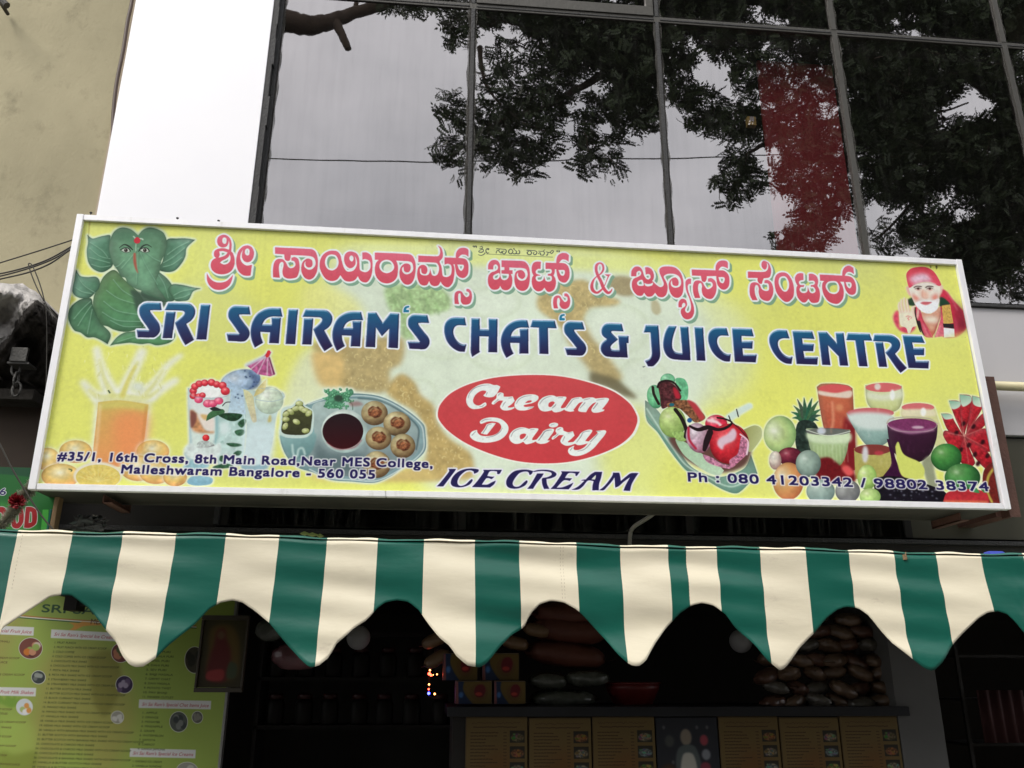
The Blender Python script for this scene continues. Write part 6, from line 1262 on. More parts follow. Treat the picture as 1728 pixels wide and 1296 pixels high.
b.build('blue_tarpaulin', mat('blue_sheet', (.03, .06, .42), .5), None, 'crumpled blue plastic sheet on the awning roof at right', 'tarpaulin', smooth=True)

# ------------------------------------------------------------------ inside of the shop, below the awning
shop = empty('shop_interior', (1.0, 5.2, 0), 'dark open shop room under the awning', 'room')
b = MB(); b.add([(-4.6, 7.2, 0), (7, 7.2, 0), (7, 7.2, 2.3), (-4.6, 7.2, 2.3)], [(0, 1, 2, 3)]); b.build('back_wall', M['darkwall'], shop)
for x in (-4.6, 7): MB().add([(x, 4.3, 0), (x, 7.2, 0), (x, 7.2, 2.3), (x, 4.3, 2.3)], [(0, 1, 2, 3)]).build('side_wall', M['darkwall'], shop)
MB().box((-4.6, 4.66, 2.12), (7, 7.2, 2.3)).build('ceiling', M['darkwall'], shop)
# grey pillar
pl = at(1500, 1100, 4.3)[0]; pr_ = at(1573, 1100, 4.3)[0]
MB().box((pl, 4.3, 0), (pr_, 4.75, 2.1), bev=.004).build('pillar', mat('grey_pillar', (.14, .14, .138), .8, (.115, .115, .112), 3), None, 'plain grey square pillar right of the menu cards', 'pillar')
# big menu board
MX0, MX1 = at(-150, 1100, 4.2)[0], at(388, 1100, 4.2)[0]; MZ1 = at(200, 985, 4.2)[2]; MZ0 = MZ1 - 1.25
MW = 1500; MH = int(MW * (MZ1 - MZ0) / (MX1 - MX0))
def paint_menu():
    A = Art(MW, MH, plane_fn(MX0, MX1, MZ0, MZ1, 4.2, MW, MH), MW / 545.0)
    A.c[:] = np.array([150, 172, 82]) / 255.; A.F(0, 980, 3.927)
    for t in ("-400,0;200,0;100,400;-50,700;-400,900", "300,500;700,450;900,900;700,1300;500,1100;250,1300;0,1300;200,900"):
        A.fill(A.P(t), (160, 146, 84), blur=34, alpha=.6)
    A.fill(A.P("600,500;760,470;800,700;700,900;620,800;600,620"), (120, 118, 52), blur=10, alpha=.7)
    A.fill(A.P("-10,950;120,900;240,1000;200,1240;-50,1240"), (166, 190, 92), blur=20, alpha=.7); A.fill(A.P("0,1130;100,1150;240,1130;220,1260;0,1260"), (120, 132, 50), blur=10, alpha=.6)
    A.fill(A.P("80,780;100,740;110,790;130,760;120,820;70,840;20,820;-30,800;0,760;30,790;50,740"), (104, 150, 50), blur=4, alpha=.6)
    def T(body, x0, y0, x1, y1, sz, c, grow=0, sh=0, al=1, white=0):
        cs = text_quad(A, body, (x0, y0), (x1, y1), sz, sh); r = cover(cs, False, 3, 3, A.W, A.H)
        if r is None: return
        if white: A.put(A.grow(r, white), (225, 225, 220), alpha=.8)
        A.put(A.grow(r, grow) if grow else r, c, alpha=al, blur=.5)
    T("SRI SAIRAM'S", 275, 207, 1010, 240, 52, (44, 78, 52), .8)
    A.line("60,225;540,262;1300,300", 4, (170, 120, 60)); A.line("60,232;540,269;1300,307", 3, (226, 226, 220)); A.line("60,239;540,276;1300,314", 3, (40, 80, 50))
    A.fill(A.P("455,275!;520,280;545,270!;700,285;900,300!;880,340;740,300;560,300;500,325;455,330!;490,300"), (206, 150, 70), blur=1.5)
    T("MENU CARD", 600, 287, 860, 300, 36, (84, 56, 44), .4)
    def head(body, x0, y0, x1, y1, w=54):
        d = (y1 - y0) / (x1 - x0)
        A.fill([A.raw([(x0 - 18, y0 - 42), (x1 + 18, y1 - 42), (x1 + 14, y1 + 15), (x0 - 22, y0 + 15)])], (212, 214, 212), blur=1)
        T(body, x0, y0, x1, y1, 22, (166, 62, 66), 0, .25, .9)
    head("Special Fruit Juice", -40, 338, 208, 350); head("Sri Sai Ram's Special Ice Cream Parlour", 358, 364, 860, 392)
    head("Fruit Milk Shakes", 0, 746, 222, 752); head("Sri Sai Ram's Special Chat Items Juice", 940, 828, 1382, 838); head("Sri Sai Ram's Special Ice Creams", 880, 1152, 1280, 1162)
    its = ["FRUIT PUNCH", "FRUIT PUNCH WITH ICE CREAM SCOOP", "COLD COFFEE", "COLD COFFEE WITH ICE CREAM SCOOP", "CHOCOLATE MILK SHAKE", "CHOCOLATE MILK SHAKE WITH ICE CREAM SCOOP", "PISTA MILK SHAKE", "PISTA MILK SHAKE WITH ICE CREAM SCOOP", "STRAWBERRY MILK SHAKE", "STRAWBERRY MILK SHAKE WITH ICE CREAM SCOOP", "BUTTER SCOTCH MILK SHAKE", "BUTTER SCOTCH MILK SHAKE WITH ICE CREAM SCOOP", "BLACK CURRANT MILK SHAKE", "BLACK CURRANT MILK SHAKE WITH ICE CREAM SCOOP", "MANGO MILK SHAKE", "MANGO MILK SHAKE WITH ICE CREAM SCOOP", "VANILLA MILK SHAKE", "VANILLA MILK SHAKE WITH ICE CREAM SCOOP", "KESAR MILK SHAKE WITH ICE CREAM SCOOP", "VANILLA WITH BANANA MILK SHAKE WITH ICE CREAM SCOOP", "BUTTER SCOTCH WITH BANANA MILK SHAKE", "BUTTER SCOTCH WITH BANANA MILK SHAKE WITH ICE CREAM SCOOP", "CHOCOLATE & CHIKOO MILK SHAKE", "CHOCOLATE & CHIKOO MILK SHAKE WITH ICE CREAM SCOOP", "CHOCOLATE & BANANA MILK SHAKE", "CHOCOLATE & BANANA MILK SHAKE WITH ICE CREAM SCOOP", "VANILLA & BUTTER SCOTCH MILK SHAKE", "VANILLA & BUTTER SCOTCH MILK SHAKE WITH ICE CREAM SCOOP"]
    for i, s_ in enumerate(its):
        y = 415 + i * 30.5; x = 362 - i * 5.6; body = f"{i+1}. {s_}"; w = len(body) * (9.9 + i * .08)
        T(body, x, y, x + w, y + w * .030, 13, (40, 50, 24), .5, 0, .95)
    for i in range(11): 
        body = f"{i+1}. " + ["PANI PURI", "MASALA PURI", "BHEL PURI", "DAHI PURI", "SEV PURI", "BAJJI MASALA", "GIRMIT CHAT", "DAHI MASALA", "POTATO TWIST", "PAV BHAJI", "PANEER CUTLET"][i]; y = 475 + i * 30; x = 985 - i * 4; w = len(body) * 12; T(body, x, y, x + w, y + w * .03, 13, (40, 50, 24), .5, 0, .9)
    for i in range(9): 
        body = f"{i+1}. " + ["APPLE", "ORANGE", "MOSAMBI", "PINEAPPLE", "GRAPE", "WATERMELON", "SAPOTA", "CARROT", "GANGA JAMUNA"][i]; y = 880 + i * 30; x = 945 - i * 4; w = len(body) * 12; T(body, x, y, x + w, y + w * .03, 13, (40, 50, 24), .5, 0, .9)
    for i, s_ in enumerate(("GADBAD ICE CREAM", "VANILLA SUNDAE", "DRY FRUIT")): T(f"{i+1}. {s_}", 880 - i * 5, 1202 + i * 30, 1070, 1208 + i * 30, 13, (40, 50, 24), .5, 0, .95)
    for x1_, y, s_ in ((62, 410, "(SEASONAL)"), (128, 520, "WITH ICE CREAM SCOOP"), (48, 548, "MIX JUICE"), (162, 630, "APPLE WITH ICE CREAM SCOOP"), (78, 860, "CREAM SCOOP"), (48, 888, "NOODLES"), (170, 945, "WITH ICE CREAM SCOOP"), (74, 980, "MILK SHAKE"), (74, 1040, "CREAM SCOOP"), (104, 1102, "ICE CREAM SCOOP"), (44, 1165, "SCOOP"), (130, 1225, "ORANGE JUICE")):
        w = len(s_) * 12; T(s_, x1_ - w, y - 6, x1_, y, 13, (76, 54, 32), .5, 0, .95)
    def pic(x, y, rx, ry, cols):
        A.fill(A.E(x, y, rx + 4, ry + 4), (206, 208, 200)); m_ = A.mask(A.E(x, y, rx, ry)); A.put(m_, cols[0])
        rs = np.random.RandomState(int(x))
        for k in range(7):
            c_ = cols[1 + k % (len(cols) - 1)]; q_ = A.mask(A.E(x + rs.uniform(-.6, .6) * rx, y + rs.uniform(-.5, .6) * ry, rx * .32, ry * .34))
            if q_ is not None: A.put(q_, c_, blur=1.5)
    pic(203, 448, 76, 68, [(120, 70, 60), (196, 140, 110), (150, 170, 90), (206, 190, 180), (80, 40, 40), (200, 120, 50)]); pic(255, 640, 44, 42, [(60, 66, 66), (150, 156, 150), (110, 116, 112)])
    pic(162, 837, 52, 52, [(206, 214, 218), (214, 150, 80), (170, 190, 120), (226, 226, 226)]); pic(800, 478, 60, 62, [(110, 60, 60), (180, 120, 90), (90, 100, 60)]); pic(824, 688, 55, 56, [(52, 40, 70), (150, 140, 160), (96, 80, 110)])
    pic(778, 905, 40, 40, [(150, 150, 140), (196, 196, 190)]); pic(1290, 525, 64, 86, [(60, 56, 44), (40, 40, 30)]); pic(1184, 935, 58, 66, [(84, 90, 84), (60, 66, 66), (120, 124, 120)]); pic(1308, 905, 34, 38, [(96, 96, 90), (130, 130, 120)]); pic(1240, 1260, 70, 56, [(150, 150, 140), (190, 190, 180)])
    return A
mb = empty('menu_board', ((MX0 + MX1) / 2, 4.2, MZ0), 'large yellow green menu board listing juices and shakes at lower left', 'menu board')
panel('board', MX0, MX1, MZ0, MZ1, 4.2, print_mat('menu_print', paint_menu().image('menu_print'), .32, .4), .02, mb)
b = MB(); b.box((MX1 + .001, 4.192, MZ0), (MX1 + .012, 4.235, MZ1 + .01)); b.box((MX0, 4.192, MZ1 + .001), (MX1, 4.235, MZ1 + .012)); b.build('frame_strip', M['steel'], mb)
b = MB(); q0, q1 = at(98, 1003, 3.95), at(150, 1030, 3.95); b.box((q0[0], 3.95, at(0, 1012, 3.95)[2] + .02), (q0[0] + .09, 4.1, at(0, 990, 3.95)[2] + .02)); b.box((q0[0] + .03, 3.95, q1[2]), (q0[0] + .085, 4.05, q0[2]), bev=.004); b.box((q0[0] + .05, 3.96, q1[2] + .02), (q0[0] + .16, 4.04, q1[2] + .05), bev=.004)
b.build('awning_bracket', M['black'], None, 'black bracket under the awning in front of the menu board', 'bracket')
# framed picture
FY = 4.02; f0, f1 = at(340, 1046, FY), at(412, 1160, FY)
fx0, fx1, fz1, fz0 = (at(345, 1045, FY)[0] + at(334, 1158, FY)[0]) / 2, (at(417, 1048, FY)[0] + at(405, 1162, FY)[0]) / 2, f0[2], f1[2]
def paint_frame():
    A = Art(220, int(220 * (fz1 - fz0) / (fx1 - fx0)), plane_fn(fx0, fx1, fz0, fz1, FY, 220, int(220 * (fz1 - fz0) / (fx1 - fx0))), 3)
    A.c[:] = np.array([62, 56, 38]) / 255.; A.F(0, 980, 3.927)
    A.fill(A.P("1400,320;1500,290;1560,330;1590,440;1560,640;1380,640;1380,460"), (96, 78, 40), blur=10)
    A.fill(A.P("1440,330;1490,320;1500,380;1530,480;1500,660;1370,650;1390,500;1420,420"), (94, 36, 38), blur=9); A.fill(A.E(1465, 360, 26, 30), (104, 78, 58), blur=6); A.fill(A.P("1380,600;1480,590;1470,660;1370,655"), (150, 60, 60), blur=4)
    A.fill(A.P("1520,540;1570,560;1560,640;1500,640"), (70, 80, 60), blur=5)
    return A
fr_ = empty('framed_picture', ((fx0 + fx1) / 2, FY, fz0), 'small framed picture of a red robed figure hanging by the menu board', 'picture')
panel('print', fx0, fx1, fz0, fz1, FY, print_mat('picture_print', paint_frame().image('picture_print'), .3, .4), .012, fr_)
b = MB()
for a0, a1 in (((fx0 - .011, fz0 - .02), (fx1 + .011, fz0 - .001)), ((fx0 - .011, fz1 + .001), (fx1 + .011, fz1 + .02)), ((fx0 - .011, fz0 - .0005), (fx0 - .001, fz1 + .0005)), ((fx1 + .001, fz0 - .0005), (fx1 + .011, fz1 + .0005))):
    b.box((a0[0], FY - .012, a0[1]), (a1[0], FY + .014, a1[1]), bev=.003)
b.build('frame', mat('dark_wood_frame', (.05, .04, .028), .5), fr_)

# counter with a row of menu cards on its front
CY = 4.30; cl, cr2 = at(765, 1205, CY)[0], at(1524, 1205, CY)[0]; ct = at(1000, 1209, CY)[2]
ctr = empty('display_counter', ((cl + cr2) / 2, CY + .25, 0), 'dark display counter with worn top under the snack packets', 'counter')
MB().box((cl, CY + .022, 0), (cr2, CY + .55, ct)).build('cabinet', M['darkwall'], ctr)
MB().box((cl - .03, CY - .03, ct + .001), (cr2 + .02, CY + .6, ct + .045), bev=.004).build('top', mat('blue_black_top', (.014, .016, .022), .45, (.01, .01, .012), 4), ctr)
bx = [785, 891, 998, 1105, 1210.5, 1313, 1415, 1514.6]
def paint_card(kind, seed):
    A = Art(240, 560, (lambda p: np.asarray(p, float)), 1.0); A.F(0, 0, 1); rs = np.random.RandomState(seed)
    if kind == 'dark':
        A.c[:] = np.array([44, 46, 52]) / 255.; A.fill(A.E(115, 80, 22, 34), (132, 122, 108), blur=3); A.fill(A.P("80,130;110,110;150,120;170,200;160,300;90,300;70,200"), (84, 92, 92), blur=3); A.fill(A.P("100,150;140,150;150,240;90,240"), (180, 178, 168), blur=3)
        A.fill(A.E(50, 95, 18, 24), (72, 74, 72), blur=4); A.fill(A.E(185, 92, 16, 22), (150, 66, 76), blur=3); A.fill(A.E(190, 150, 17, 22), (130, 134, 140), blur=3); A.fill(A.E(185, 200, 20, 20), (130, 60, 72), blur=3); A.fill(A.P("0,560!;0,220;60,190;80,300;60,560!"), (70, 52, 40), blur=6)
        for x, y in ((30, 40), (200, 40), (160, 40), (60, 180)): A.fill(A.E(x, y, 6, 8), (84, 84, 88), blur=2)
        return A
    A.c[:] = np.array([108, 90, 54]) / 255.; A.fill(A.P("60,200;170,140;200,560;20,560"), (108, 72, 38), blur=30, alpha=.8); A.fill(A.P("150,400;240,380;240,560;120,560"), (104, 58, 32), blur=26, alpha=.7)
    A.line("0,3;240,3", 2, (90, 74, 50)); A.line("2,0;2,560", 1.5, (90, 74, 50)); 
    for x in range(24, 210, 7): A.line(f"{x},{24+rs.uniform(-3,3):.1f};{x+4},{24+rs.uniform(-4,4):.1f}", 1.6, (84, 64, 44), alpha=.8)
    for x in range(30, 200, 9): A.line(f"{x},{40+rs.uniform(-1,1):.1f};{x+6},{40+rs.uniform(-2,2):.1f}", 2.0, (70, 50, 34), alpha=.8)
    for i in range(38):
        y = 62 + i * 13; w = rs.uniform(50, 110); x = 20
        while x < 20 + w: d = rs.uniform(4, 13); A.line(f"{x:.0f},{y};{min(x+d,20+w+4):.0f},{y+rs.uniform(-1,1):.1f}", 1.8, (66, 46, 30), alpha=.85); x += d + 4
        A.line(f"148,{y};158,{y}", 1.8, (66, 46, 30), alpha=.75)
    for i in range(7):
        y = 78 + i * 62; c_ = [(96, 104, 104), (104, 100, 56), (124, 104, 70), (92, 84, 60), (112, 76, 50), (110, 102, 84)][(i + seed) % 6]
        A.fill([np.array([(172, y - 24.), (230, y - 24), (230, y + 24), (172, y + 24)])], (48, 46, 38)); A.fill(A.E(201, y + 4, 26, 16), c_, blur=2, tex=.5, cell=5)
        for _ in range(9): A.fill(A.E(rs.uniform(182, 220), rs.uniform(y - 10, y + 16), rs.uniform(3, 8), rs.uniform(2, 5)), tuple(min(255, v * rs.uniform(.6, 1.7)) for v in c_), blur=1, alpha=.8)
    return A
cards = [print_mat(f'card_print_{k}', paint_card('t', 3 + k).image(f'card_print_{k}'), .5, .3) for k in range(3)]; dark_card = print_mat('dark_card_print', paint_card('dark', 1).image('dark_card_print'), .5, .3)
LAB = ['leftmost tan menu card on the counter front', 'second tan menu card from the left on the counter front', 'tan menu card just left of the dark poster', 'dark poster with pale figure between the tan menu cards', 'tan menu card just right of the dark poster', 'second tan menu card right of the dark poster', 'rightmost tan menu card beside the grey pillar']
for k in range(7):
    xa, xb = at(bx[k], 1215, CY)[0] + .004, at(bx[k+1], 1215, CY)[0] - .004
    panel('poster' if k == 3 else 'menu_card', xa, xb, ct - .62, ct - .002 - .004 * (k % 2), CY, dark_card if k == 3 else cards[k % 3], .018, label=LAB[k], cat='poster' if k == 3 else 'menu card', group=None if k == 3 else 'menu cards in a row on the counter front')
ctz = ct + .046

# printed packets stacked on the counter at its left
def paint_pack():
    A = Art(200, 150, (lambda p: np.asarray(p, float)), 1.0); A.F(0, 0, 1); A.c[:] = np.array([24, 46, 84]) / 255.
    A.fill(A.P("45,0!;200,0!;200,150!;95,150!;60,100;40,50"), (112, 90, 38), blur=3); A.fill(A.E(128, 72, 50, 56), (108, 80, 38), blur=3); A.fill(A.P("105,50;120,25;150,22;165,55;150,100;118,104;104,80"), (110, 22, 32), blur=3); A.fill(A.E(128, 84, 20, 12), (186, 60, 50), blur=2); A.fill(A.P("0,0!;12,0!;18,150!;0,150!"), (150, 90, 90), blur=2); A.fill(A.E(30, 90, 13, 20), (70, 120, 190), blur=4)
    return A
PK = print_mat('packet_print', paint_pack().image('packet_print'), .35, .5)
def carton(px0, px1, py0, py1, Y, label, name='snack_box', dep=.16):
    a0, a1 = at(px0, (py0 + py1) / 2, Y), at(px1, (py0 + py1) / 2, Y); z1, z0 = at(px0, py0, Y)[2], at(px0, py1, Y)[2]
    e = empty(name, ((a0[0] + a1[0]) / 2, Y + dep / 2, z0), label, 'box', 'printed boxes stacked on the counter')
    panel('carton', a0[0], a1[0], z0, z1, Y, PK, dep, e)
    b = MB(); b.box((a0[0] + .001, Y + .004, z1 + .0005), (a1[0] - .001, Y + dep - .004, z1 + .003)); b.build('lid_flap', M['wood'], e)
carton(769, 830, 1150, 1188, 4.36, 'blue and yellow snack box at left of the lower row'); carton(834, 887, 1150, 1188, 4.36, 'blue and yellow snack box at right of the lower row')
carton(748, 806, 1103, 1148, 4.42, 'blue and yellow snack box at left of the upper row'); carton(814, 876, 1103, 1148, 4.42, 'blue and yellow snack box at right of the upper row')
SB = mat('brown_packet', (.26, .16, .085), .35, (.13, .08, .045), 14, 4, .9, .5, 12, 0, .6)
SR = mat('red_sack', (.16, .05, .028), .6, (.07, .022, .015), 5, 5, .9, .5, 14, 0, .5)
SG = mat('clear_bag', (.12, .13, .11), .25, (.05, .055, .045), 16, 5, .9, .7, 18, 0, .8)
SN = mat('snack_packet_film', (.24, .15, .09), .3, (.06, .035, .025), 16, 4, .8, .8, 16, 0, .8)
SN2 = mat('spiced_packet_film', (.18, .08, .05), .3, (.05, .028, .02), 16, 4, .8, .8, 16, 0, .8)
SN3 = mat('grey_packet_film', (.17, .155, .13), .25, (.05, .045, .04), 16, 4, .8, .8, 16, 0, .8)
def pillow_mesh(name, sx, sy, sz, m, seed, knot=False):
    """soft filled bag: superellipsoid with creases, flat sealed ends"""
    r = random.Random(seed); b = MB(); U, V_ = 18, 12
    for j in range(V_ + 1):
        ph = -math.pi/2 + math.pi * j / V_
        for i in range(U):
            th = 2 * math.pi * i / U; cx = math.copysign(abs(math.cos(th)) ** .7, math.cos(th)); cy = math.copysign(abs(math.sin(th)) ** .8, math.sin(th)); cp = abs(math.cos(ph)) ** .75; sp = math.copysign(abs(math.sin(ph)) ** .9, math.sin(ph))
            w = 1 + .06 * math.sin(5 * th + seed) * math.cos(3 * ph) + r.uniform(-.035, .035)
            b.v.append((sx * cx * cp * w, sy * cy * cp * w, sz * (sp * w + 1)))
    for j in range(V_):
        for i in range(U): b.f.append((j*U+i, j*U+(i+1) % U, (j+1)*U+(i+1) % U, (j+1)*U+i)); b.m.append(0)
    for sgn in (-1, 1):                                # crimped seals
        k = len(b.v); b.v += [(sgn * sx * .92, -sy * .5, sz * .8), (sgn * sx * .92, sy * .5, sz * .8), (sgn * sx * 1.22, sy * .6, sz * 1.0), (sgn * sx * 1.22, -sy * .6, sz * 1.1)]; b.f.append((k, k+1, k+2, k+3)); b.m.append(0)
    o = b.build(name, m, None, smooth=True, origin=(0, 0, 0)); return o
# three big red-brown sacks and clear bags on the counter
sacks = [((962, 1066), .20, .07, 'upper red brown sack lying on the sack pile'), ((955, 1104), .21, .06, 'middle red brown sack lying in the sack pile'), ((955, 1036), .16, .06, 'top red brown sack of the sack pile')]
for (px, py), sx, sz, lab in sacks:
    o = pillow_mesh('sack', sx, .13, sz, SR, int(px)); p = at(px, py + 14, 4.5); o.location = Vector((float(p[0]), 4.55, float(p[2]) - .02)); tag(o, lab, 'sack', 'red brown sacks piled on the counter'); o.rotation_euler = (0, rnd.uniform(.0, .15), rnd.uniform(-.2, .2))
for (px, py), sx, lab in (((925, 1150), .10, 'left clear plastic bag of snacks under the sacks'), ((990, 1146), .11, 'right clear plastic bag of snacks under the sacks'), ((950, 1180), .17, 'dark clear bag lying flat on the counter under others')):
    o = pillow_mesh('plastic_bag', sx, .1, .042, SG, int(px)); p = at(px, py + 14, 4.5); o.location = Vector((float(p[0]), 4.5, float(p[2]))); tag(o, lab, 'bag', 'clear bags on the counter')
for (px, py), lab in (((742, 1112), 'tan packet wedged left of the blue snack boxes'), ((738, 1080), 'tan packet standing highest left of the snack boxes'), ((868, 1086), 'tan packet on top of the right snack box'), ((905, 1064), 'tan packet under the scallop left of the sacks')):
    o = pillow_mesh('tan_packet', .07, .05, .032, SB, int(px)); p = at(px, py + 10, 4.46); o.location = Vector((float(p[0]), 4.48, float(p[2]))); tag(o, lab, 'packet', 'tan packets round the snack boxes'); o.rotation_euler = (0, rnd.uniform(-.5, .3), 0)
# red bowl
q = at(1072, 1184, 4.5); bw = empty('red_bowl', (q[0], 4.55, ctz), 'red plastic basin sitting on the counter', 'bowl')
RB = mat('red_plastic', (.16, .014, .012), .4, (.11, .01, .01), 5, 3, .5, 0, 1, 0, .5)
MB().lathe((q[0], 4.55, ctz), [(.09, 0), (.10, .004), (.135, .075), (.14, .10), (.132, .10), (.125, .078), (.09, .01)], 28).build('basin', RB, bw, smooth=True)
MB().lathe((q[0], 4.55, ctz + .097), [(.139, 0), (.147, .003), (.147, .009), (.139, .011)], 28).build('rim', RB, bw, smooth=True)
# heap of small snack packets, six layers
protos = [pillow_mesh('snack_packet', .074, .055, .033, m_, s_) for m_, s_ in ((SN, 1), (SN2, 2), (SN3, 3), (SN, 4))]
rows = [(1184, 1285, 1512), (1160, 1288, 1515), (1136, 1282, 1512), (1112, 1300, 1500), (1088, 1318, 1490), (1064, 1345, 1478), (1042, 1375, 1462)]
used = [False] * 4; tonew = ['tan', 'reddish', 'greyish', 'brown']; names_ = ['bottom', 'second', 'third', 'fourth', 'fifth', 'sixth', 'top']
posn = ['first', 'second', 'third', 'fourth', 'fifth', 'sixth', 'seventh', 'eighth', 'ninth']
for ri, (py, xa, xb) in enumerate(rows):
    n = max(2, int((xb - xa) / 33)); 
    for i in range(n):
        px = xa + (xb - xa) * (i + .5) / n; k = rnd.randrange(4); p = at(px, py + 8, 4.42); loc = (p[0], 4.42 + rnd.uniform(-.02, .03) + .012 * ri, p[2] - .012 + rnd.uniform(-.004, .004)); rot = (rnd.uniform(-.4, .4), rnd.uniform(-.45, .45), rnd.uniform(-.9, .9)); loc = (loc[0] + rnd.uniform(-.015, .015), loc[1], loc[2] + rnd.uniform(-.006, .008))
        lab = f"{tonew[k]} snack packet, {posn[i]} from the left in the {names_[ri]} layer of the heap"
        if not used[k]: o = protos[k]; used[k] = True; o.location = Vector([float(v) for v in loc]); o.rotation_euler = rot; o['label'] = lab
        else: o = copy_tree(protos[k], None, loc, lab, rot)
        o['category'] = 'packet'; o['group'] = 'snack packets heaped on the counter'
for k in range(4):
    if not used[k]: bpy.data.objects.remove(protos[k])
# pinkish bag hanging at left, dim shelves behind
for (px, py), sx, sz, lab, m_ in (((500, 1108), .115, .06, 'pinkish snack bag hanging left of the string lights', mat('pink_bag', (.22, .09, .10), .3, (.08, .03, .04), 12, 4, .9, .6, 14, 0, .7)), ((455, 1060), .07, .05, 'grey translucent bag behind the second scallop', SG), ((1010, 1160), .0, 0, '', None)):
    if m_ is None: continue
    o = pillow_mesh('hanging_bag', sx, .06, sz, m_, int(px)); p = at(px, py + 22, 4.3); o.location = Vector([float(v) for v in p]); tag(o, lab, 'bag')
sh = empty('wall_shelves', (-.3, 5.6, 0), 'dark shelves holding jars at the back of the shop', 'shelves')
for z in (1.35, 1.62, 1.88): MB().box((-1.0, 5.5, z), (.25, 5.8, z + .02)).build('shelf', M['black'], sh)
for x in (-1.0, .23): MB().box((x, 5.5, 1.0), (x + .02, 5.8, 2.0)).build('side_panel', M['black'], sh)
jm = mat('jar_glass', (.022, .02, .018), .5, (.015, .015, .014), 6, 3, .5, 0, 1, 0, .2); lm = mat('jar_lid', (.05, .012, .012), .4)
jr = None
for zi, z in enumerate((1.37, 1.64)):
    for i in range(7):
        x = -.9 + i * .165 + rnd.uniform(-.01, .01)
        if jr is None:
            jr = empty('jar', (x, 5.58, z), None, 'jar', 'jars on the back shelves'); MB().lathe((x, 5.58, z), [(.05, 0), (.055, .01), (.055, .12), (.04, .145)], 16).build('body', jm, jr, smooth=True); MB().lathe((x, 5.58, z + .146), [(.045, 0), (.045, .025), (.04, .03)], 16).build('lid', lm, jr, smooth=True); o = jr
        else: o = copy_tree(jr, None, (x, 5.58, z))
        o['label'] = f"dim glass jar, {posn[i]} from the left on the {'lower' if zi == 0 else 'middle'} back shelf"
# round frosted lamps, unlit
GLB = mat('frosted_globe', (.34, .34, .35), .5, (.30, .30, .31), 3, 2, .5, 0, 1, 0, .4)
for (px, py, lab) in ((605, 1076, 'round frosted lamp hanging in the dark left of the string lights'), (1250, 1082, 'round frosted lamp hanging near the heap of snack packets')):
    c = at(px, py, 4.55); r = .06; e = empty('globe_lamp', (c[0], c[1], c[2]), lab, 'lamp', 'round frosted lamps')
    MB().lathe(tuple(c), [(max(.001, r * math.sin(math.pi * k / 12)), -r * math.cos(math.pi * k / 12)) for k in range(13)], 24).build('globe', GLB, e, smooth=True)
    MB().lathe((c[0], c[1], c[2] + r - .004), [(.02, 0), (.02, .03), (.012, .04)], 12).build('holder', M['black'], e); MB().tube([(c[0], c[1], c[2] + r + .03), (c[0], c[1], 2.1)], .004, 6).build('cord', M['cable'], e)
# string lights (lit)
SL = empty('string_lights', at(727, 1150, 4.7), 'short string of lit red and blue coloured bulbs in the dark shop', 'lights')
MB().tube([at(x, y, 4.71) for x, y in ((726, 1095), (725, 1130), (724, 1150), (724, 1175), (740, 1180))], .002, 5).build('wire', M['cable'], SL)
ER, EB, EO = emis('red_bulb', (1, .04, .02), 9), emis('blue_bulb', (.04, .05, 1), 9), emis('orange_bulb', (1, .3, .08), 6)
for x, y, m_, r in ((725.5, 1131, EO, .0045), (724.5, 1137, ER, .008), (727.5, 1139.5, ER, .006), (731, 1139, EO, .0025), (737.5, 1138, EO, .0035), (724, 1155, EO, .0045), (723.5, 1163, ER, .0045), (723.5, 1170, EB, .007), (733.5, 1171, EO, .005)):
    c = at(x, y, 4.69); MB().lathe(tuple(c), [(max(.0004, r * math.sin(math.pi * k / 8)), -r * math.cos(math.pi * k / 8)) for k in range(9)], 10).build('bulb', m_, SL, smooth=True)
# right end: dim doorway shelves and a dark red hanging cloth
x0 = at(1612, 1150, 4.9)[0]
rk = empty('side_rack', (x0 + .5, 5.0, 0), 'dark metal rack in the shadow right of the grey pillar', 'rack')
for z in (1.28, 1.52, 1.76): MB().box((x0 + .05, 4.95, z), (x0 + 1.3, 5.25, z + .015)).build('shelf', M['darkwall'], rk)
for x in (x0 + .05, x0 + .5, x0 + 1.28): MB().box((x, 4.94, 1.0), (x + .02, 4.96, 2.05)).build('upright', M['darkwall'], rk)
b = MB(); 
for i in range(25):
    x = x0 + .12 + i * .012; yy = 4.9 + .012 * math.sin(i * 1.1); b.v += [(x, yy, 1.3), (x, yy, 1.58)]
for i in range(24): b.f.append((2*i, 2*i+1, 2*i+3, 2*i+2)); b.m.append(0)
o = b.build('hanging_cloth', mat('dark_red_cloth', (.045, .008, .008), .8), None, 'dark red cloth hanging in shadow beside the rack', 'cloth', smooth=True); o.modifiers.new('t', 'SOLIDIFY').thickness = .003

# ------------------------------------------------------------------ street side behind the viewer (it fills the reflections)
# a cable across the street
def mirrored(px, py, Yv): p = at(px, py, Yv); return np.array([p[0], 2 * GLASS_Y - p[1], p[2]])
pts = [mirrored(x, y, 12.5) for x, y in ((-400, 250), (440, 268), (640, 272.5), (900, 271), (1130, 266.5), (1330, 260), (2200, 225))]
MB().tube(list(smooth_path(np.array(pts), [False] * len(pts), False, 8)), .011, 6).build('street_cable', M['cable'], None, 'thin cable strung along the street, mirrored in the glass as a level line', 'cable', smooth=True)

def limb(b, pts, r0, r1, n=9):
    P3 = smooth_path(np.array(pts, float), [False] * len(pts), False, 7); k = len(P3)
    P3 = [p + np.array([rnd.gauss(0, .0035) for _ in range(3)]) * (r0 / .12) for p in P3]
    b.tube(P3, [r0 + (r1 - r0) * (i / (k - 1)) ** .8 for i in range(k)], n)
def VP(px, py, Yv): return mirrored(px, py, Yv)
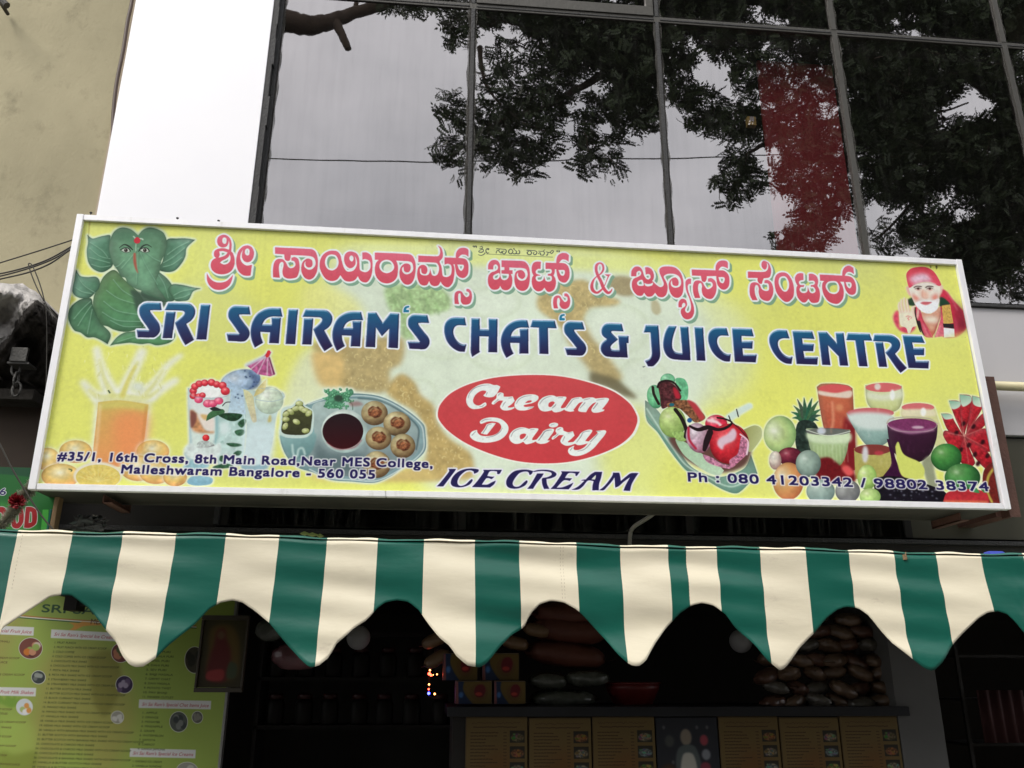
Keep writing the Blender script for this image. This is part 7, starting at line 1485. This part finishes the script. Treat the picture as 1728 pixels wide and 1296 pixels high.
# tree at the left: one heavy bough reaching over the street
tl = empty('left_street_tree', (-7.0, -3.2, 0), 'street tree whose bare dark bough is mirrored at the top of the left pane', 'tree')
b = MB(); limb(b, [(-7.0, -3.2, -.1), (-6.9, -3.1, 3), (-6.6, -3.0, 6.5), (-5.6, -2.7, 9.6)], .42, .3); limb(b, [(-5.6, -2.7, 9.6), (-4.4, -2.4, 11.2), VP(470, 36, 11.6), VP(520, 43, 11.6), VP(556, 38, 11.6), VP(600, 20, 11.6), VP(660, 4, 11.6), VP(760, -30, 11.7), VP(880, -60, 11.8)], .26, .035)
limb(b, [VP(566, 36, 11.6), VP(574, 52, 11.5), VP(584, 74, 11.4), VP(588, 84, 11.4)], .085, .055); limb(b, [VP(596, 22, 11.6), VP(602, 8, 11.6), VP(606, -20, 11.7)], .06, .03); limb(b, [(-6.6, -3.0, 6.5), (-8, -3.5, 9.5), (-9.5, -4.5, 12)], .22, .08)
b.build('trunk', M['bark'], tl, smooth=True)
tr_ = empty('right_street_tree', (13.4, -3.4, 0), 'large dense leafy street tree mirrored across the right hand panes', 'tree')
b = MB(); limb(b, [(13.4, -3.4, -.1), (13.3, -3.3, 3.5), (13.0, -3.2, 7), (12.4, -3.0, 10)], .5, .34, 12)
limb(b, [(13.0, -3.2, 7), VP(1700, 250, 11.8), VP(1560, 230, 11.6), VP(1440, 200, 11.4), VP(1300, 240, 11.2), VP(1265, 262, 11.2)], .15, .02); limb(b, [(12.4, -3.0, 10), VP(1500, 60, 12), VP(1300, 60, 11.8), VP(1120, 50, 11.6), VP(980, 70, 11.4), VP(860, 36, 11.4), VP(790, 30, 11.4)], .13, .02)
limb(b, [VP(1120, 50, 11.6), VP(1010, 130, 11.4), VP(920, 180, 11.3), VP(860, 200, 11.3), VP(800, 230, 11.2)], .09, .012); limb(b, [VP(810, 80, 11.4), VP(812, 105, 11.3), VP(822, 145, 11.3), VP(850, 185, 11.2)], .05, .012)
limb(b, [VP(1440, 200, 11.4), VP(1420, 330, 11.2), VP(1350, 400, 11.2)], .07, .012); limb(b, [VP(1700, 250, 11.8), VP(1640, 400, 11.6), VP(1600, 470, 11.6)], .1, .02); limb(b, [VP(1560, 230, 11.6), VP(1540, 330, 11.4), VP(1480, 400, 11.4)], .06, .015)
limb(b, [VP(1520, 200, 11.4), VP(1585, 190, 11.4), VP(1625, 176, 11.5)], .03, .015); limb(b, [VP(1585, 215, 11.4), VP(1578, 165, 11.5)], .015, .008); limb(b, [(13.2, -3.2, 5), (15, -3, 9), (17, -4, 12)], .24, .08)
b.build('trunk', M['bark'], tr_, smooth=True)
FOL = [(720, 4, 80, 20, 1), (655, 8, 24, 10, .7), (768, 48, 26, 34, 1), (690, 20, 40, 10, .6), (900, 20, 110, 34, 1.6), (1010, 50, 105, 50, 1.7), (1065, 110, 55, 70, 1.7), (960, 90, 60, 45, 1.2), (860, 90, 45, 40, .7), (850, 150, 45, 45, .9), (930, 150, 50, 45, 1.0), (1050, 180, 60, 35, 1.3), (1080, 205, 35, 22, .8),
       (762, 188, 26, 34, .9), (752, 256, 30, 26, .9), (782, 286, 18, 16, .7), (800, 225, 25, 50, .8), (835, 235, 36, 45, 1.1), (882, 265, 30, 38, 1.1), (925, 235, 24, 34, .9), (980, 215, 24, 34, .9), (986, 262, 24, 38, 1.0), (1026, 278, 24, 24, .8), (1032, 238, 22, 22, .8), (900, 195, 60, 30, 1.0),
       (1142, 60, 36, 60, 1.3), (1146, 130, 30, 45, 1.2), (1225, 55, 48, 42, 1.4), (1190, 30, 60, 35, 1.4), (1262, 120, 26, 52, 1.1), (1185, 180, 36, 36, 1.1), (1235, 205, 44, 34, 1.2), (1290, 205, 30, 40, .9), (1243, 300, 32, 44, 1.1), (1280, 305, 22, 30, .8), (1262, 268, 24, 22, .8), (1330, 150, 50, 50, .9), (1385, 130, 40, 60, .9), (1350, 230, 46, 46, 1.0), (1400, 250, 40, 60, 1.0), (1340, 300, 36, 34, .9), (1395, 340, 44, 44, 1.0), (1350, 372, 40, 22, .8), (1360, 405, 48, 24, .9), (1320, 420, 22, 14, .7), (1300, 80, 40, 40, .9), (1370, 60, 60, 40, 1.3),
       (1480, 120, 70, 60, 1.8), (1560, 120, 70, 55, 1.6), (1660, 100, 70, 60, 1.6), (1500, 210, 70, 70, 1.9), (1540, 290, 70, 60, 1.4), (1640, 260, 70, 60, 1.7), (1480, 300, 50, 50, 1.2), (1700, 330, 50, 70, 1.8), (1560, 400, 60, 40, 1.3), (1500, 400, 36, 40, .8), (1640, 420, 50, 50, 1.6), (1600, 470, 50, 34, 1.3), (1690, 470, 44, 40, .9), (1665, 420, 60, 50, 1.5), (1640, 330, 50, 40, 1.2),
       (1725, 195, 50, 60, 1.9), (1690, 30, 60, 50, 1.9), (1580, 55, 70, 30, 1.2), (1440, 40, 60, 34, 1.8), (1160, -40, 140, 60, 1.8), (1400, -20, 160, 60, 1.9), (1650, 0, 130, 55, 1.9), (960, -60, 140, 60, 1.7), (1900, 100, 160, 160, 1.6), (1900, 350, 150, 130, 1.5), (2100, 0, 150, 150, 1.2), (1500, -160, 300, 100, 1.3), (1000, -180, 260, 90, 1.0), (2200, 250, 150, 160, 1.0)]
HOLES = [(963, 238, 9, 40), (1018, 150, 16, 11), (978, 30, 7, 22), (848, 52, 26, 13), (1298, 252, 26, 11), (1312, 366, 28, 26), (1597, 186, 19, 19), (1560, 55, 30, 9), (1392, 205, 10, 22), (1358, 132, 12, 10), (1166, 60, 8, 34), (1528, 425, 22, 20), (1500, 372, 16, 14), (1470, 270, 12, 10), (1625, 360, 14, 16), (1585, 330, 18, 12), (1176, 128, 14, 10), (1300, 180, 12, 8), (1460, 345, 10, 14), (1660, 500, 16, 30), (1440, 60, 10, 8), (880, 66, 12, 10)]
rs = np.random.RandomState(77); sp_p, sp_t = [], []
for (cx, cy, rx, ry, dn) in FOL:
    n = int(dn * dn * rx * ry * (.15 if 1280 < cx < 1425 and cy > 100 else .105))
    for _ in range(n):
        a_ = rs.uniform(0, 6.283); r_ = math.sqrt(rs.uniform(0, 1)); wob = 1 + .14 * math.sin(a_ * 5 + cx) + .1 * math.sin(a_ * 9 + cy)
        x, y = cx + rx * wob * r_ * math.cos(a_), cy + ry * wob * r_ * math.sin(a_)
        if any(((x - hx) / hw) ** 2 + ((y - hy) / hh) ** 2 < 1 for hx, hy, hw, hh in HOLES): continue
        sp_p.append(mirrored(x, y, rs.uniform(10.6, 12.4) if r_ > .5 else rs.uniform(10.2, 13.2))); sp_t.append(rs.uniform(0, 6.283))
sp_p = np.array(sp_p); NS = len(sp_p)
verts, faces = [], []
# each spray: a drooping twig with eleven leaflets
base_l = []
for k in range(11):
    side = -1 if k % 2 else 1; u = (k // 2) / 5.0; L1 = .082 * (1 - .25 * abs(u - .5)); ang = 1.0 if k < 10 else 0
    d = np.array([math.cos(ang), side * math.sin(ang) if k < 10 else 0, 0]); o_ = np.array([u * .17, 0, -.05 * u * u]); w_ = np.array([-d[1], d[0], 0]) * .0185
    base_l.append(np.array([o_, o_ + d * L1 * .5 + w_ + (0, 0, .004), o_ + d * L1 + (0, 0, -.012), o_ + d * L1 * .5 - w_ + (0, 0, .004)]))
base_l = np.array(base_l)                                # 11 x 4 x 3
ax = rs.normal(size=(NS, 3)); ax /= np.linalg.norm(ax, axis=1)[:, None]; th = rs.uniform(0, 3.14, NS)
Kx = np.zeros((NS, 3, 3)); Kx[:, 0, 1] = -ax[:, 2]; Kx[:, 0, 2] = ax[:, 1]; Kx[:, 1, 0] = ax[:, 2]; Kx[:, 1, 2] = -ax[:, 0]; Kx[:, 2, 0] = -ax[:, 1]; Kx[:, 2, 1] = ax[:, 0]
Rm = np.eye(3)[None] + np.sin(th)[:, None, None] * Kx + (1 - np.cos(th))[:, None, None] * (Kx @ Kx)
sc_ = rs.uniform(.55, 1.15, NS); Vv = np.einsum('nij,lkj->nlki', Rm, base_l) * sc_[:, None, None, None] + sp_p[:, None, None, :]
Vv = Vv.reshape(-1, 3); nq = len(Vv) // 4
def leaf_mesh(name, V3, parent):
    nq = len(V3) // 4; me = bpy.data.meshes.new(name); me.vertices.add(len(V3)); me.vertices.foreach_set('co', (V3 - org(parent)).astype(np.float32).ravel()); me.loops.add(nq * 4); me.loops.foreach_set('vertex_index', np.arange(nq * 4, dtype=np.int32)); me.polygons.add(nq); me.polygons.foreach_set('loop_start', np.arange(nq, dtype=np.int32) * 4); me.polygons.foreach_set('loop_total', np.full(nq, 4, np.int32)); me.update(calc_edges=True); me.materials.append(M['leaf'])
    o = bpy.data.objects.new(name, me); scene.collection.objects.link(o); o.parent = parent; return o
leaf_mesh('crown', Vv, tr_)
tw = MB(); ctr_ = {}
for i in range(0, NS, 9):                               # fine twigs knitting the leaf sprays together
    j = min(NS - 1, i + rs.randint(3, 26)); a0, a1 = sp_p[i], sp_p[j]; dd = np.linalg.norm(a1 - a0)
    if dd > .9 or dd < .05: continue
    mid = (a0 + a1) / 2 + rs.normal(size=3) * .05; tw.tube([a0, mid, a1], [.004, .007, .009], 3, cap=False)
tw.build('twigs', M['bark'], tr_, kind='stuff')
# left tree: crown over the roadside, clear of the reflected sky
cp = []
for (cx, cy, cz, r_) in ((-9.5, -5, 12.5, 2.2), (-8.2, -5.2, 13.5, 1.8), (-11, -5.5, 11.5, 2.0)):
    for _ in range(420): d = rs.normal(size=3); d /= np.linalg.norm(d); cp.append(np.array([cx, cy, cz]) + d * r_ * rs.uniform(.5, 1) * (1, 1, .7))
cp = np.array(cp); n2_ = len(cp); V2 = np.einsum('nij,lkj->nlki', Rm[:n2_], base_l) * 1.3 + cp[:, None, None, :]; leaf_mesh('crown', V2.reshape(-1, 3), tl)
# across the street: unseen shop-houses, close, dark and gapped to shape the shop's light
hm = [mat('house_ochre', (.12, .095, .06), .9, (.08, .06, .04), 2, 8, .8), mat('house_grey', (.10, .095, .09), .9, (.06, .058, .05), 2, 8, .8), mat('house_green', (.07, .09, .065), .9, (.045, .06, .04), 2, 8, .8)]
wm_ = mat('dark_window', (.02, .022, .025), .2)
hd = [(-30, 6, 5.4), (-23.5, 5, 5.6), (-8, 7.5, 8.2), (0, 9, 7.7), (9.5, 8, 8.6), (18, 9.5, 8.0)]
hl = ['added ochre house farthest to the left across the street', 'added low grey shop house second from left across the street', 'added green plastered house left of centre across the street', 'added ochre shop house straight across the street', 'added tall grey house right of centre across the street', 'added green house at the right end across the street']
for i, (x, w, h) in enumerate(hd):
    hs = empty('blocker_house', (x + w / 2, -11, 0), hl[i], 'house', 'added light-blocking houses across the street')
    MB().box((x, -15.6, 0), (x + w, -9.0, h)).build('walls', hm[i % 3], hs); MB().box((x - .1, -15.7, h + .001), (x + w + .1, -8.8, h + .3), bev=.03).build('parapet', hm[(i + 1) % 3], hs)
    MB().box((x + .4, -8.999, .1), (x + w - .4, -8.97, 2.6)).build('shutter', M['darkwall'], hs)
    for fl in range(int((h - 3) / 2.6) + 1):
        for k in range(3): cx = x + w * (k + .5) / 3; z = 3.4 + fl * 2.6; f_ = MB().box((cx - .65, -8.999, z), (cx + .65, -8.96, z + 1.4)).build('window', wm_, hs)
